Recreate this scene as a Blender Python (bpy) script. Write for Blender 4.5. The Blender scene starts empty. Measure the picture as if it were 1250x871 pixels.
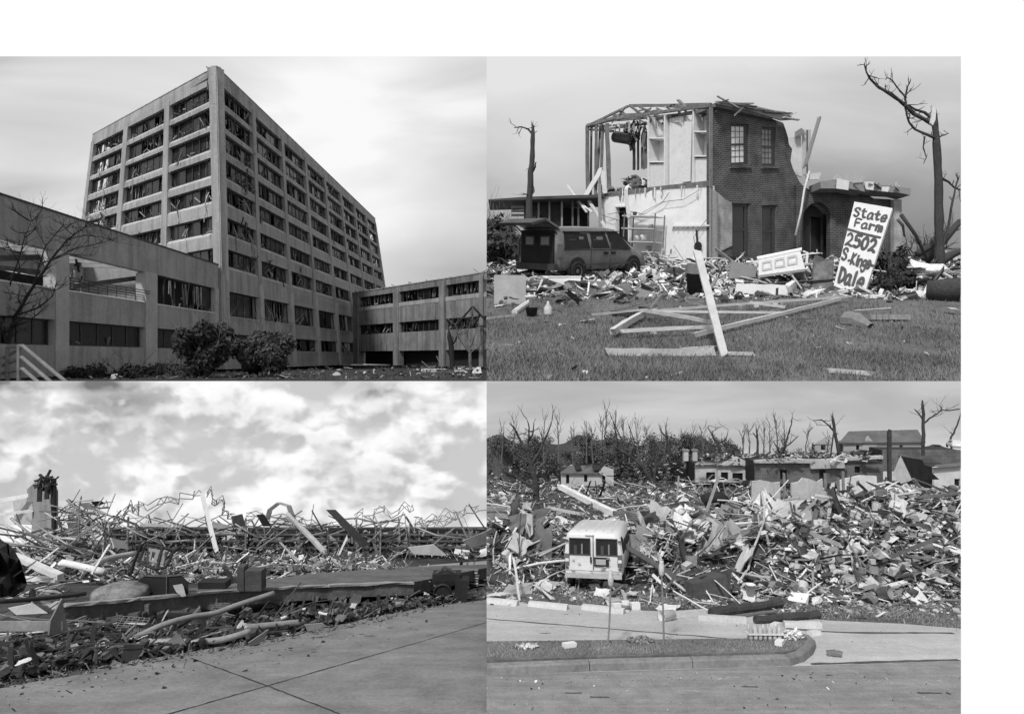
import bpy, math, random
from mathutils import Vector, Matrix, noise
from mathutils.geometry import tessellate_polygon
V = Vector
random.seed(11)
R = random.Random(5)
sc = bpy.context.scene
C = sc.collection
F = 800.0                       # focal length in units of a 1250 wide frame
# ------------------------------------------------------------ camera
cd = bpy.data.cameras.new('camera'); cam = bpy.data.objects.new('camera', cd); C.objects.link(cam)
cd.lens = 36.0 * F / 1250; cd.sensor_width = 36; cd.clip_start = 0.5; cd.clip_end = 6000
cam.location = (0, 0, 0); cam.rotation_euler = (math.radians(90), 0, 0)
sc.camera = cam
# ------------------------------------------------------------ world (grey daylight, the photographs are monochrome)
SUN_EL, SUN_ROT = math.radians(52), math.radians(205)
w = bpy.data.worlds.new('World'); sc.world = w; w.use_nodes = True
nt = w.node_tree; nt.nodes.clear()
sk = nt.nodes.new('ShaderNodeTexSky'); sk.sky_type = 'NISHITA'; sk.sun_disc = False
sk.sun_elevation = SUN_EL; sk.sun_rotation = SUN_ROT
bw = nt.nodes.new('ShaderNodeRGBToBW'); bg = nt.nodes.new('ShaderNodeBackground'); ou = nt.nodes.new('ShaderNodeOutputWorld')
bg.inputs[1].default_value = 0.15
nt.links.new(sk.outputs[0], bw.inputs[0]); nt.links.new(bw.outputs[0], bg.inputs[0]); nt.links.new(bg.outputs[0], ou.inputs[0])
sl = bpy.data.lights.new('sun', 'SUN'); sl.energy = 3.0; sl.angle = math.radians(6); sl.color = (1, 1, 1)
so = bpy.data.objects.new('sun', sl); C.objects.link(so)
sdir = V((math.sin(SUN_ROT) * math.cos(SUN_EL), math.cos(SUN_ROT) * math.cos(SUN_EL), math.sin(SUN_EL)))
so.rotation_euler = sdir.to_track_quat('Z', 'Y').to_euler()
vs = sc.view_settings; vs.view_transform = 'Standard'; vs.look = 'None'; vs.exposure = 0.0; vs.gamma = 1; vs.use_curve_mapping = False
sc.cycles.max_bounces = 5; sc.cycles.diffuse_bounces = 3

# ------------------------------------------------------------ materials
MATS = {}
def nodes_of(name):
    m = bpy.data.materials.new(name); m.use_nodes = True
    n = m.node_tree; n.nodes.clear()
    return m, n, n.nodes, n.links
def grey(v): return (v, v, v, 1)
def mat(name, base, var=0.3, scale=2.0, rough=0.8, bump=0.2, streak=0.0, metal=0.0, rnd=0.0, spec=0.3, fine=True, hstreak=0.0):
    """grey procedural surface: two noises vary the tone, streak adds vertical dirt runs, rnd varies per object"""
    if name in MATS: return MATS[name]
    m, n, N, L = nodes_of(name)
    out = N.new('ShaderNodeOutputMaterial'); b = N.new('ShaderNodeBsdfPrincipled'); L.new(b.outputs[0], out.inputs[0])
    tc = N.new('ShaderNodeTexCoord')
    no = N.new('ShaderNodeTexNoise'); no.inputs['Scale'].default_value = scale; no.inputs['Detail'].default_value = 8; no.inputs['Roughness'].default_value = .65
    L.new(tc.outputs['Object'], no.inputs['Vector'])
    mr = N.new('ShaderNodeMapRange'); mr.inputs[1].default_value = .3; mr.inputs[2].default_value = .7
    mr.inputs[3].default_value = base * (1 - var); mr.inputs[4].default_value = base * (1 + var)
    L.new(no.outputs[0], mr.inputs[0]); cur = mr.outputs[0]
    if fine:
        n2 = N.new('ShaderNodeTexNoise'); n2.inputs['Scale'].default_value = scale * 14; n2.inputs['Detail'].default_value = 3
        L.new(tc.outputs['Object'], n2.inputs['Vector'])
        m2 = N.new('ShaderNodeMapRange'); m2.inputs[1].default_value = .3; m2.inputs[2].default_value = .7; m2.inputs[3].default_value = 1 - var * .5; m2.inputs[4].default_value = 1 + var * .5
        L.new(n2.outputs[0], m2.inputs[0])
        mu = N.new('ShaderNodeMath'); mu.operation = 'MULTIPLY'; L.new(cur, mu.inputs[0]); L.new(m2.outputs[0], mu.inputs[1]); cur = mu.outputs[0]
    if streak:
        mp = N.new('ShaderNodeMapping'); mp.inputs['Scale'].default_value = (1, 1, .06); L.new(tc.outputs['Object'], mp.inputs[0])
        n3 = N.new('ShaderNodeTexNoise'); n3.inputs['Scale'].default_value = scale * 5; n3.inputs['Detail'].default_value = 5; L.new(mp.outputs[0], n3.inputs['Vector'])
        m3 = N.new('ShaderNodeMapRange'); m3.inputs[1].default_value = .45; m3.inputs[2].default_value = .75; m3.inputs[3].default_value = 1; m3.inputs[4].default_value = 1 - streak
        L.new(n3.outputs[0], m3.inputs[0])
        mu = N.new('ShaderNodeMath'); mu.operation = 'MULTIPLY'; L.new(cur, mu.inputs[0]); L.new(m3.outputs[0], mu.inputs[1]); cur = mu.outputs[0]
    if hstreak:
        mp = N.new('ShaderNodeMapping'); mp.inputs['Scale'].default_value = (.07, 1, 1); mp.inputs['Rotation'].default_value = (0, 0, -.03); L.new(tc.outputs['Object'], mp.inputs[0])
        n3 = N.new('ShaderNodeTexNoise'); n3.inputs['Scale'].default_value = scale * 1.6; n3.inputs['Detail'].default_value = 9; n3.inputs['Roughness'].default_value = .75; L.new(mp.outputs[0], n3.inputs['Vector'])
        m3 = N.new('ShaderNodeMapRange'); m3.inputs[1].default_value = .38; m3.inputs[2].default_value = .62; m3.inputs[3].default_value = 1 - hstreak; m3.inputs[4].default_value = 1 + hstreak * .5
        L.new(n3.outputs[0], m3.inputs[0])
        n5 = N.new('ShaderNodeTexNoise'); n5.inputs['Scale'].default_value = 55; n5.inputs['Detail'].default_value = 2; L.new(tc.outputs['Object'], n5.inputs['Vector'])
        m5 = N.new('ShaderNodeMapRange'); m5.inputs[1].default_value = .35; m5.inputs[2].default_value = .65; m5.inputs[3].default_value = .8; m5.inputs[4].default_value = 1.2; L.new(n5.outputs[0], m5.inputs[0])
        for o5 in (m3, m5):
            mu = N.new('ShaderNodeMath'); mu.operation = 'MULTIPLY'; L.new(cur, mu.inputs[0]); L.new(o5.outputs[0], mu.inputs[1]); cur = mu.outputs[0]
    if rnd:
        oi = N.new('ShaderNodeObjectInfo'); m4 = N.new('ShaderNodeMapRange'); m4.inputs[3].default_value = 1 - rnd; m4.inputs[4].default_value = 1 + rnd
        L.new(oi.outputs['Random'], m4.inputs[0])
        mu = N.new('ShaderNodeMath'); mu.operation = 'MULTIPLY'; L.new(cur, mu.inputs[0]); L.new(m4.outputs[0], mu.inputs[1]); cur = mu.outputs[0]
    L.new(cur, b.inputs['Base Color'])
    b.inputs['Roughness'].default_value = rough; b.inputs['Metallic'].default_value = metal
    if 'Specular IOR Level' in b.inputs: b.inputs['Specular IOR Level'].default_value = spec
    if bump:
        bp = N.new('ShaderNodeBump'); bp.inputs['Strength'].default_value = bump; bp.inputs['Distance'].default_value = .4 / scale
        L.new(no.outputs[0], bp.inputs['Height']); L.new(bp.outputs[0], b.inputs['Normal'])
    MATS[name] = m
    return m
def brick(name, dx, dy, sl_, size, c1, c2, mortar, dirt=.35):
    """brick courses running along (dx, dy) and following a slope sl_"""
    m, n, N, L = nodes_of(name)
    out = N.new('ShaderNodeOutputMaterial'); b = N.new('ShaderNodeBsdfPrincipled'); L.new(b.outputs[0], out.inputs[0]); b.inputs['Roughness'].default_value = .9
    b.inputs['Specular IOR Level'].default_value = .2
    tc = N.new('ShaderNodeTexCoord'); se = N.new('ShaderNodeSeparateXYZ'); L.new(tc.outputs['Object'], se.inputs[0])
    def M(op, a, bb, c=None):
        q = N.new('ShaderNodeMath'); q.operation = op
        for i, x in enumerate((a, bb)):
            if isinstance(x, (int, float)): q.inputs[i].default_value = x
            else: L.new(x, q.inputs[i])
        return q.outputs[0]
    u = M('ADD', M('MULTIPLY', se.outputs[0], dx), M('MULTIPLY', se.outputs[1], dy))
    v = M('SUBTRACT', se.outputs[2], M('MULTIPLY', se.outputs[1], sl_))
    cb = N.new('ShaderNodeCombineXYZ'); L.new(u, cb.inputs[0]); L.new(v, cb.inputs[1])
    br = N.new('ShaderNodeTexBrick'); L.new(cb.outputs[0], br.inputs['Vector'])
    br.inputs['Scale'].default_value = 1; br.inputs['Brick Width'].default_value = size * 3; br.inputs['Row Height'].default_value = size
    br.inputs['Mortar Size'].default_value = size * .12; br.inputs['Color1'].default_value = grey(c1); br.inputs['Color2'].default_value = grey(c2); br.inputs['Mortar'].default_value = grey(mortar)
    no = N.new('ShaderNodeTexNoise'); no.inputs['Scale'].default_value = .12 / size; no.inputs['Detail'].default_value = 6; L.new(tc.outputs['Object'], no.inputs['Vector'])
    mr = N.new('ShaderNodeMapRange'); mr.inputs[1].default_value = .3; mr.inputs[2].default_value = .7; mr.inputs[3].default_value = 1 - dirt; mr.inputs[4].default_value = 1 + dirt
    L.new(no.outputs[0], mr.inputs[0])
    vm = N.new('ShaderNodeVectorMath'); vm.operation = 'SCALE'; L.new(br.outputs[0], vm.inputs[0]); L.new(mr.outputs[0], vm.inputs['Scale']); L.new(vm.outputs[0], b.inputs['Base Color'])
    bp = N.new('ShaderNodeBump'); bp.inputs['Strength'].default_value = .5; bp.inputs['Distance'].default_value = size * .15; L.new(br.outputs['Fac'], bp.inputs['Height']); bp.invert = True
    L.new(bp.outputs[0], b.inputs['Normal'])
    return m
def sky_mat(name, stops, scale, stretch, gx=0, gz=0, spot=None, off=(0, 0, 0), det=8, rough=.55, dist=.4, amp=1.0):
    """emissive cloud layer; coordinates are normalised 0..1 over the layer (Generated)"""
    m, n, N, L = nodes_of(name)
    out = N.new('ShaderNodeOutputMaterial'); e = N.new('ShaderNodeEmission'); L.new(e.outputs[0], out.inputs[0])
    tc = N.new('ShaderNodeTexCoord'); mp = N.new('ShaderNodeMapping'); mp.inputs['Scale'].default_value = stretch; mp.inputs['Location'].default_value = off
    L.new(tc.outputs['Generated'], mp.inputs[0])
    no = N.new('ShaderNodeTexNoise'); no.inputs['Scale'].default_value = scale; no.inputs['Detail'].default_value = det; no.inputs['Roughness'].default_value = rough; no.inputs['Distortion'].default_value = dist
    L.new(mp.outputs[0], no.inputs['Vector'])
    am = N.new('ShaderNodeMath'); am.operation = 'MULTIPLY_ADD'; am.inputs[1].default_value = amp; am.inputs[2].default_value = .5 - .5 * amp; L.new(no.outputs[0], am.inputs[0]); cur = am.outputs[0]
    se = N.new('ShaderNodeSeparateXYZ'); L.new(tc.outputs['Generated'], se.inputs[0])
    def add(src, k):
        nonlocal cur
        q = N.new('ShaderNodeMath'); q.operation = 'MULTIPLY_ADD'; L.new(src, q.inputs[0]); q.inputs[1].default_value = k; L.new(cur, q.inputs[2]); cur = q.outputs[0]
    if gx: add(se.outputs[0], gx)
    if gz: add(se.outputs[2], gz)
    for sp in (spot or []):
        (sx, sz, rx, rz, k) = sp
        mq = N.new('ShaderNodeMapping'); mq.inputs['Location'].default_value = (-sx / rx, 0, -sz / rz); mq.inputs['Scale'].default_value = (1 / rx, 0, 1 / rz)
        L.new(tc.outputs['Generated'], mq.inputs[0])
        ln = N.new('ShaderNodeVectorMath'); ln.operation = 'LENGTH'; L.new(mq.outputs[0], ln.inputs[0])
        mr = N.new('ShaderNodeMapRange'); mr.interpolation_type = 'SMOOTHSTEP'; mr.inputs[1].default_value = 0; mr.inputs[2].default_value = 1; mr.inputs[3].default_value = 1; mr.inputs[4].default_value = 0
        L.new(ln.outputs['Value'], mr.inputs[0]); add(mr.outputs[0], k)
    cr = N.new('ShaderNodeValToRGB'); el = cr.color_ramp.elements
    while len(el) > 1: el.remove(el[0])
    for i, (p, c) in enumerate(stops):
        c = (c / 255.0) ** 2.2
        q = el[0] if i == 0 else el.new(p)
        q.position = p; q.color = grey(c)
    L.new(cur, cr.inputs[0]); L.new(cr.outputs[0], e.inputs[0])
    return m

# ------------------------------------------------------------ mesh builder
class MB:
    def __init__(s): s.v = []; s.f = []; s.m = []; s.mats = []
    def mi(s, m):
        if m not in s.mats: s.mats.append(m)
        return s.mats.index(m)
    def add(s, vs, fs, m):
        b = len(s.v); s.v += [tuple(x) for x in vs]; i = s.mi(m)
        for f in fs: s.f.append(tuple(b + k for k in f)); s.m.append(i)
    def hexa(s, p, m):          # p: 4 front corners (ccw) + 4 back corners
        s.add(p, [(0, 1, 2, 3), (7, 6, 5, 4), (0, 4, 5, 1), (1, 5, 6, 2), (2, 6, 7, 3), (3, 7, 4, 0)], m)
    def box(s, c, sz, m, rot=None):
        c = V(c); a, b, d = sz[0] / 2, sz[1] / 2, sz[2] / 2
        ps = [V((-a, -b, -d)), V((a, -b, -d)), V((a, -b, d)), V((-a, -b, d)), V((-a, b, -d)), V((a, b, -d)), V((a, b, d)), V((-a, b, d))]
        if rot is not None: ps = [rot @ p for p in ps]
        s.hexa([c + p for p in ps], m)
    def beam(s, p0, p1, wd, ht, m, roll=0):
        p0, p1 = V(p0), V(p1); d = (p1 - p0).normalized()
        up = V((0, 0, 1)) if abs(d.z) < .95 else V((0, 1, 0))
        a = d.cross(up).normalized(); b = a.cross(d)
        if roll: q = Matrix.Rotation(roll, 3, d); a = q @ a; b = q @ b
        a *= wd / 2; b *= ht / 2
        s.hexa([p0 - a - b, p0 + a - b, p0 + a + b, p0 - a + b, p1 - a - b, p1 + a - b, p1 + a + b, p1 - a + b], m)
    def rough(s, p0, p1, wd, ht, m, k=7, j=.10):
        # a timber with slightly uneven faces and split ends
        p0, p1 = V(p0), V(p1); d = (p1 - p0); L = d.length; d = d / L; up = V((0, 0, 1)) if abs(d.z) < .95 else V((0, 1, 0))
        a = d.cross(up).normalized(); b = a.cross(d); vs = []; bow = R.uniform(-1, 1) * min(L * .006, wd * .5)
        for i in range(k + 1):
            c = p0.lerp(p1, i / k) + b * bow * math.sin(3.14 * i / k)
            for (x, y) in ((-1, -1), (1, -1), (1, 1), (-1, 1)):
                e = d * (R.uniform(-1, 1) * wd * .7 if i in (0, k) else 0); vs.append(c + a * (x * wd / 2 * R.uniform(1 - j, 1 + j)) + b * (y * ht / 2 * R.uniform(1 - j, 1 + j)) + e)
        fs = [(3, 2, 1, 0), tuple(k * 4 + q for q in range(4))] + [(i * 4 + q, i * 4 + (q + 1) % 4, (i + 1) * 4 + (q + 1) % 4, (i + 1) * 4 + q) for i in range(k) for q in range(4)]
        s.add(vs, fs, m)
    def tube(s, pts, rad, m, n=6, caps=True):
        pts = [V(p) for p in pts]; k = len(pts)
        if not isinstance(rad, (list, tuple)): rad = [rad] * k
        vs = []; a = None
        for i, p in enumerate(pts):
            d = (pts[min(i + 1, k - 1)] - pts[max(i - 1, 0)])
            d = d.normalized() if d.length > 1e-9 else V((0, 0, 1))
            if a is None:
                a = d.cross(V((0.3, 0.2, 1))); a = a if a.length > .05 else d.cross(V((1, 0, 0)))
            a = (a - d * a.dot(d)).normalized(); b = d.cross(a)
            for j in range(n):
                t = 2 * math.pi * j / n; vs.append(p + (a * math.cos(t) + b * math.sin(t)) * rad[i])
        fs = []
        for i in range(k - 1):
            for j in range(n):
                fs.append((i * n + j, i * n + (j + 1) % n, (i + 1) * n + (j + 1) % n, (i + 1) * n + j))
        if caps: fs.append(tuple(range(n))[::-1]); fs.append(tuple((k - 1) * n + j for j in range(n)))
        s.add(vs, fs, m)
    def lathe(s, c, prof, m, n=16, axis=None):
        ax = Matrix.Identity(3) if axis is None else V((0, 0, 1)).rotation_difference(V(axis)).to_matrix()
        c = V(c); vs = []; k = len(prof)
        for r, z in prof:
            for j in range(n):
                t = 2 * math.pi * j / n; vs.append(c + ax @ V((r * math.cos(t), r * math.sin(t), z)))
        fs = [(i * n + j, i * n + (j + 1) % n, (i + 1) * n + (j + 1) % n, (i + 1) * n + j) for i in range(k - 1) for j in range(n)]
        fs.append(tuple(range(n))[::-1]); fs.append(tuple((k - 1) * n + j for j in range(n)))
        s.add(vs, fs, m)
    def plate(s, fn, outer, holes, t, m, off=0.0):
        """a wall outline (with holes) laid on fn(a, b, off) -> point, thickness t inwards"""
        loops = [outer] + list(holes or [])
        tr = tessellate_polygon([[V((a, -b, 0)) for a, b in lp] for lp in loops])
        flat = [q for lp in loops for q in lp]; k = len(flat)
        fr = [fn(a, b, off) for a, b in flat]; bk = [fn(a, b, off - t) for a, b in flat]
        fs = [tuple(q) for q in tr] + [tuple(k + i for i in q[::-1]) for q in tr]
        o = 0
        for lp in loops:
            l = len(lp)
            for i in range(l): j = (i + 1) % l; fs.append((o + i, o + j, k + o + j, k + o + i))
            o += l
        s.add(fr + bk, fs, m)
    def build(s, name, parent=None, smooth=False):
        me = bpy.data.meshes.new(name); me.from_pydata(s.v, [], s.f)
        for m in s.mats: me.materials.append(m)
        me.polygons.foreach_set('material_index', s.m)
        if smooth: me.polygons.foreach_set('use_smooth', [True] * len(s.f))
        me.update()
        o = bpy.data.objects.new(name, me); C.objects.link(o)
        if parent is not None: o.parent = parent
        return o
def tag(o, label=None, cat=None, group=None, kind=None):
    if label: o['label'] = label
    if cat: o['category'] = cat
    if group: o['group'] = group
    if kind: o['kind'] = kind
    return o
def thing(name, label, cat, group=None, loc=(0, 0, 0)):
    o = bpy.data.objects.new(name, None); C.objects.link(o); o.location = loc; o.empty_display_size = .1
    return tag(o, label, cat, group)
def recentre(root, loc):        # put an Empty at the thing's base without moving its parts
    root.location = loc
    for ch in root.children: ch.location = ch.location - V(loc)
def copy_tree(o, parent=None):
    c = o.copy(); C.objects.link(c)
    if parent is not None: c.parent = parent
    for ch in list(o.children): copy_tree(ch, c)
    return c

# ------------------------------------------------------------ the four pieces of ground (each a slope of its own)
def at(px, py, d): return V(((px - 625) / F * d, d, (435.5 - py) / F * d))
class Pan:
    def __init__(s, h, hy, k): s.h, s.hy, s.s, s.k = h, hy, (435.5 - hy) / F, k
    def d(s, py): return s.h * F / (py - s.hy)
    def g(s, px, py, H=0): d = s.d(py); return V(((px - 625) / F * d, d, -s.h + s.s * d + H * s.k))
    def z(s, y): return -s.h + s.s * y
    def W(s, x, y, H=0): return V((x, y, s.z(y) + H))
    def put(s, o, px, py, rz=0, H=0, sc_=1.0, tilt=True):
        M = Matrix.Translation(s.g(px, py, H)) @ (Matrix.Rotation(math.atan(s.s), 4, 'X') if tilt else Matrix()) @ Matrix.Rotation(rz, 4, 'Z') @ Matrix.Scale(s.k * sc_, 4)
        o.matrix_basis = M
        return o
TL = Pan(2.9, 440, 2.1); TR = Pan(20.9, 283, 13.0); BL = Pan(3.4, 640, 2.0); BR = Pan(4.7, 545, 1.0)
class Plane:
    """a wall plane through three points; P(px, py, off) is the place on it seen there, off metres proud"""
    def __init__(s, a, b, c):
        s.o = V(a); s.n = (V(b) - V(a)).cross(V(c) - V(a)).normalized()
        if s.n.y > 0: s.n = -s.n
    def __call__(s, px, py, off=0):
        r = V(((px - 625) / F, 1, (435.5 - py) / F)); t = s.o.dot(s.n) / r.dot(s.n)
        return r * t + s.n * off

# ------------------------------------------------------------ skies and the white page sheet
def skysheet(name, pts, m, label, t=.4):
    mb = MB(); q = [V(p) for p in pts]; mb.hexa(q + [p + V((0, t, 0)) for p in q], m)
    o = mb.build(name); return tag(o, label, None, None, 'structure')
m_page = sky_mat('white_page_glow', [(0, 255), (1, 255)], 2, (1, 1, 1))
skysheet('sky', [at(-500, 1300, 1000), at(1750, 1300, 1000), at(1750, -400, 1000), at(-500, -400, 1000)], m_page, 'glowing white page margin sheet beyond all four views')  # added glowing sheet for the white page margin, no part of the sky
mtl = sky_mat('soft_cloud', [(.30, 160), (.45, 196), (.62, 222), (.80, 249), (1, 252)], 1.7, (1, 1, 2.2), gz=0.10, spot=[(.72, .72, .36, .36, .32), (.95, .22, .35, .34, -.26), (.12, .75, .4, .5, -.05), (.3, .55, .2, .3, .08)], off=(3, 1, 7), det=7, rough=.45, dist=.5)
skysheet('sky', [at(-60, 480, 480), at(594, 480, 480), at(594, 69, 480), at(-60, 69, 480)], mtl, 'soft layered cloud behind the tall office block')
mtr = sky_mat('storm_haze', [(.50, 126), (.64, 138), (.74, 160), (.84, 194), (.96, 228)], 1.6, (1, 1, 1.8), gz=.42, spot=[(.0, .8, .7, .6, .07), (1, .25, .6, .6, -.03)], off=(2, 3, 1), det=6, rough=.5, amp=.35)
skysheet('sky', [at(594, 470, 900), at(1173, 470, 900), at(1173, 69, 900), at(594, 69, 900)], mtr, 'smooth grey sky darkening towards the horizon behind the brick house')
def cumulus(name):
    m, n, N, L = nodes_of(name)
    out = N.new('ShaderNodeOutputMaterial'); e = N.new('ShaderNodeEmission'); L.new(e.outputs[0], out.inputs[0]); tc = N.new('ShaderNodeTexCoord')
    def mth(op, a, b, c=None):
        q = N.new('ShaderNodeMath'); q.operation = op
        for i, x in enumerate((a, b, c)):
            if x is None: continue
            if isinstance(x, (int, float)): q.inputs[i].default_value = x
            else: L.new(x, q.inputs[i])
        return q.outputs[0]
    def dens(ox, oz):
        mp = N.new('ShaderNodeMapping'); mp.inputs['Scale'].default_value = (2.8, 1, 1.45); mp.inputs['Location'].default_value = (1.7 + ox, 0, 3.4 + oz); L.new(tc.outputs['Generated'], mp.inputs[0])
        wn = N.new('ShaderNodeTexNoise'); wn.inputs['Scale'].default_value = 5; wn.inputs['Detail'].default_value = 4; L.new(mp.outputs[0], wn.inputs['Vector'])
        mx = N.new('ShaderNodeVectorMath'); mx.operation = 'MULTIPLY_ADD'; L.new(wn.outputs['Color'], mx.inputs[0]); mx.inputs[1].default_value = (.16, 0, .16); L.new(mp.outputs[0], mx.inputs[2])
        no = N.new('ShaderNodeTexNoise'); no.inputs['Scale'].default_value = 1.45; no.inputs['Detail'].default_value = 4; no.inputs['Roughness'].default_value = .5; L.new(mx.outputs[0], no.inputs['Vector'])
        vo = N.new('ShaderNodeTexVoronoi'); vo.feature = 'SMOOTH_F1'; vo.inputs['Scale'].default_value = 3.2; vo.inputs['Smoothness'].default_value = .35; vo.inputs['Detail'].default_value = 3; vo.inputs['Roughness'].default_value = .5; L.new(mx.outputs[0], vo.inputs['Vector'])
        return mth('MULTIPLY_ADD', vo.outputs['Distance'], -.42, mth('MULTIPLY_ADD', no.outputs[0], 1.5, 0.0)), no.outputs[0]
    d0, big = dens(0, 0); d1, _ = dens(-.035, .075)
    rim = mth('SUBTRACT', d0, d1)                                  # sunlit tops, grey undersides
    lit = N.new('ShaderNodeMapRange'); lit.interpolation_type = 'SMOOTHSTEP'; lit.inputs[1].default_value = -.17; lit.inputs[2].default_value = .12; lit.inputs[3].default_value = .54; lit.inputs[4].default_value = 1.0; L.new(rim, lit.inputs[0])
    msk = N.new('ShaderNodeMapRange'); msk.interpolation_type = 'SMOOTHSTEP'; msk.inputs[1].default_value = .06; msk.inputs[2].default_value = .36; L.new(d0, msk.inputs[0])
    thick = N.new('ShaderNodeMapRange'); thick.inputs[1].default_value = .42; thick.inputs[2].default_value = .72; thick.inputs[3].default_value = 1.0; thick.inputs[4].default_value = .68; L.new(d0, thick.inputs[0])
    cl = mth('MULTIPLY', lit.outputs[0], thick.outputs[0])
    se = N.new('ShaderNodeSeparateXYZ'); L.new(tc.outputs['Generated'], se.inputs[0])
    for (sx, sz, rx, rz, k) in ((.33, .82, .13, .16, -.26), (.10, .74, .15, .10, -.26), (.17, .98, .26, .05, -.4), (.75, .97, .14, .09, -.35), (.60, .40, .08, .14, .15)):
        mq = N.new('ShaderNodeMapping'); mq.inputs['Location'].default_value = (-sx / rx, 0, -sz / rz); mq.inputs['Scale'].default_value = (1 / rx, 0, 1 / rz); L.new(tc.outputs['Generated'], mq.inputs[0])
        ln = N.new('ShaderNodeVectorMath'); ln.operation = 'LENGTH'; L.new(mq.outputs[0], ln.inputs[0]); mr = N.new('ShaderNodeMapRange'); mr.interpolation_type = 'SMOOTHSTEP'; mr.inputs[1].default_value = .2; mr.inputs[2].default_value = 1.1; mr.inputs[3].default_value = k; mr.inputs[4].default_value = 0
        L.new(ln.outputs['Value'], mr.inputs[0]); cl = mth('ADD', cl, mr.outputs[0])
    mixn = N.new('ShaderNodeMix'); L.new(msk.outputs[0], mixn.inputs[0]); mixn.inputs[2].default_value = .60; L.new(cl, mixn.inputs[3])
    fin = mth('MAXIMUM', mth('MINIMUM', mixn.outputs[0], 1.0), .2); L.new(fin, e.inputs[0])
    return m
mbl = cumulus('cumulus') if True else sky_mat('cumulus', [(.28, 150), (.38, 178), (.45, 204), (.51, 232), (.57, 250), (.66, 250), (.8, 234)], 2.6, (2.7, 1, 1.35), spot=[(.33, .80, .12, .15, -.12), (.09, .75, .14, .11, -.12), (.2, .97, .28, .05, -.16), (.75, .96, .13, .1, -.17), (.40, .50, .25, .2, .06), (.14, .50, .1, .1, -.05), (.62, .42, .09, .13, .10), (.55, .7, .15, .15, .04)], off=(1.3, 0, 4.1), det=12, rough=.62, dist=.12)
skysheet('sky', [at(-60, 700, 88), at(594, 700, 88), at(594, 465, 88), at(-60, 465, 88)], mbl, 'piled white and grey cumulus cloud above the flattened sheds', .2)
mbr = sky_mat('streaked_cloud', [(.2, 168), (.42, 188), (.55, 206), (.75, 220)], 2.0, (1, 1, 2.6), gz=-.03, off=(5, 2, 2.6), det=6, rough=.5)
skysheet('sky', [at(594, 700, 88), at(1173, 700, 88), at(1173, 465, 88), at(594, 465, 88)], mbr, 'thin streaked grey cloud above the rubble field and the white van', .2)

# ------------------------------------------------------------ base ground sheets
def sheet(name, pan, poly, m, H=0.0, label=None, t=None, sub=0):
    """polygon of photo ground points laid on the slope of its scene"""
    mb = MB(); mb.plate(lambda a, b, off: pan.g(a, b) + V((0, 0, H + off)), poly, [], t or .05, m)
    o = mb.build(name); return tag(o, label, None, None, 'structure')
G_tl = mat('dark_turf', .035, .5, .25, .95, .3); G_tr = mat('trodden_turf', .13, .38, .055, .95, .3)
G_br = mat('worn_turf', .10, .4, .5, .95, .3); G_bl = mat('mud_and_silt', .055, .6, .5, .95, .5)
G_conc = mat('street_concrete', .22, .28, .8, .85, .08, hstreak=.11); G_asph = mat('chip_asphalt', .25, .2, 2.4, .85, .12, hstreak=.17); G_lot = mat('pale_lot_asphalt', .45, .14, .5, .85, .06, hstreak=.15)
def panplate(name, pan, x0, x1, y_near, y_far, m, label, H=0, t=.3):
    mb = MB(); ps = []
    for yy in (y_near, y_far):
        for x in ((x0, x1) if yy == y_near else (x1, x0)):
            ps.append(V(((x - 625) / F * yy, yy, pan.z(yy) + H)))
    mb.hexa(ps + [p - V((0, 0, t)) for p in ps], m)
    return tag(mb.build(name), label, None, None, 'structure')
panplate('ground', TL, -60, 594, 90.5, 479, G_tl, 'dark trampled lawn below the office block')
panplate('ground', TR, 594, 1173, 90.5, 899, G_tr, 'littered lawn in front of the brick house')
panplate('ground', BL, -60, 594, 3, 87.9, G_bl, 'muddy ground under the flattened sheds')
panplate('ground', BR, 594, 1173, 5, 87.9, G_br, 'worn grass under the rubble field')
# ============================================================ shared builders
M_conc = mat('facade_concrete', .36, .2, .12, .85, .05, streak=.38); M_conc2 = mat('sill_concrete', .44, .18, .3, .85, .05)
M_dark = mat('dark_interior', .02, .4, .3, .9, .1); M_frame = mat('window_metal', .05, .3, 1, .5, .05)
M_glass = mat('dark_glass', .012, .4, .4, .2, .02, spec=.6); M_rag = mat('torn_curtain', .30, .5, .8, .9, .2, rnd=.3); M_rag2 = mat('pale_curtain', .36, .3, .8, .9, .2)
M_bark = mat('bark', .055, .4, 1.5, .95, .6); M_bark2 = mat('pale_bark', .13, .4, 1, .95, .6)
M_white = mat('white_paint', .74, .08, 1.2, .6, .04); M_off = mat('dirty_white', .64, .18, 1.1, .8, .1, rnd=.12)
M_lgt = mat('light_grey', .45, .2, 1.1, .8, .15, rnd=.2); M_mid = mat('mid_grey', .22, .25, 1.1, .85, .2, rnd=.25)
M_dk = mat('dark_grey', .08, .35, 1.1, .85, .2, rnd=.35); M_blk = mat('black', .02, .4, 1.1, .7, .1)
M_wood = mat('raw_lumber', .38, .2, 1.6, .85, .15, rnd=.25); M_wood2 = mat('old_lumber', .17, .3, 1.6, .9, .2, rnd=.35)
M_steel = mat('bare_steel', .32, .25, 1, .5, .1, metal=.3); M_rub = mat('rubber', .025, .3, 3, .9, .1)
def sway(p, a): return p + V((R.uniform(-a, a), R.uniform(-a, a), R.uniform(-a, a)))
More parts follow.
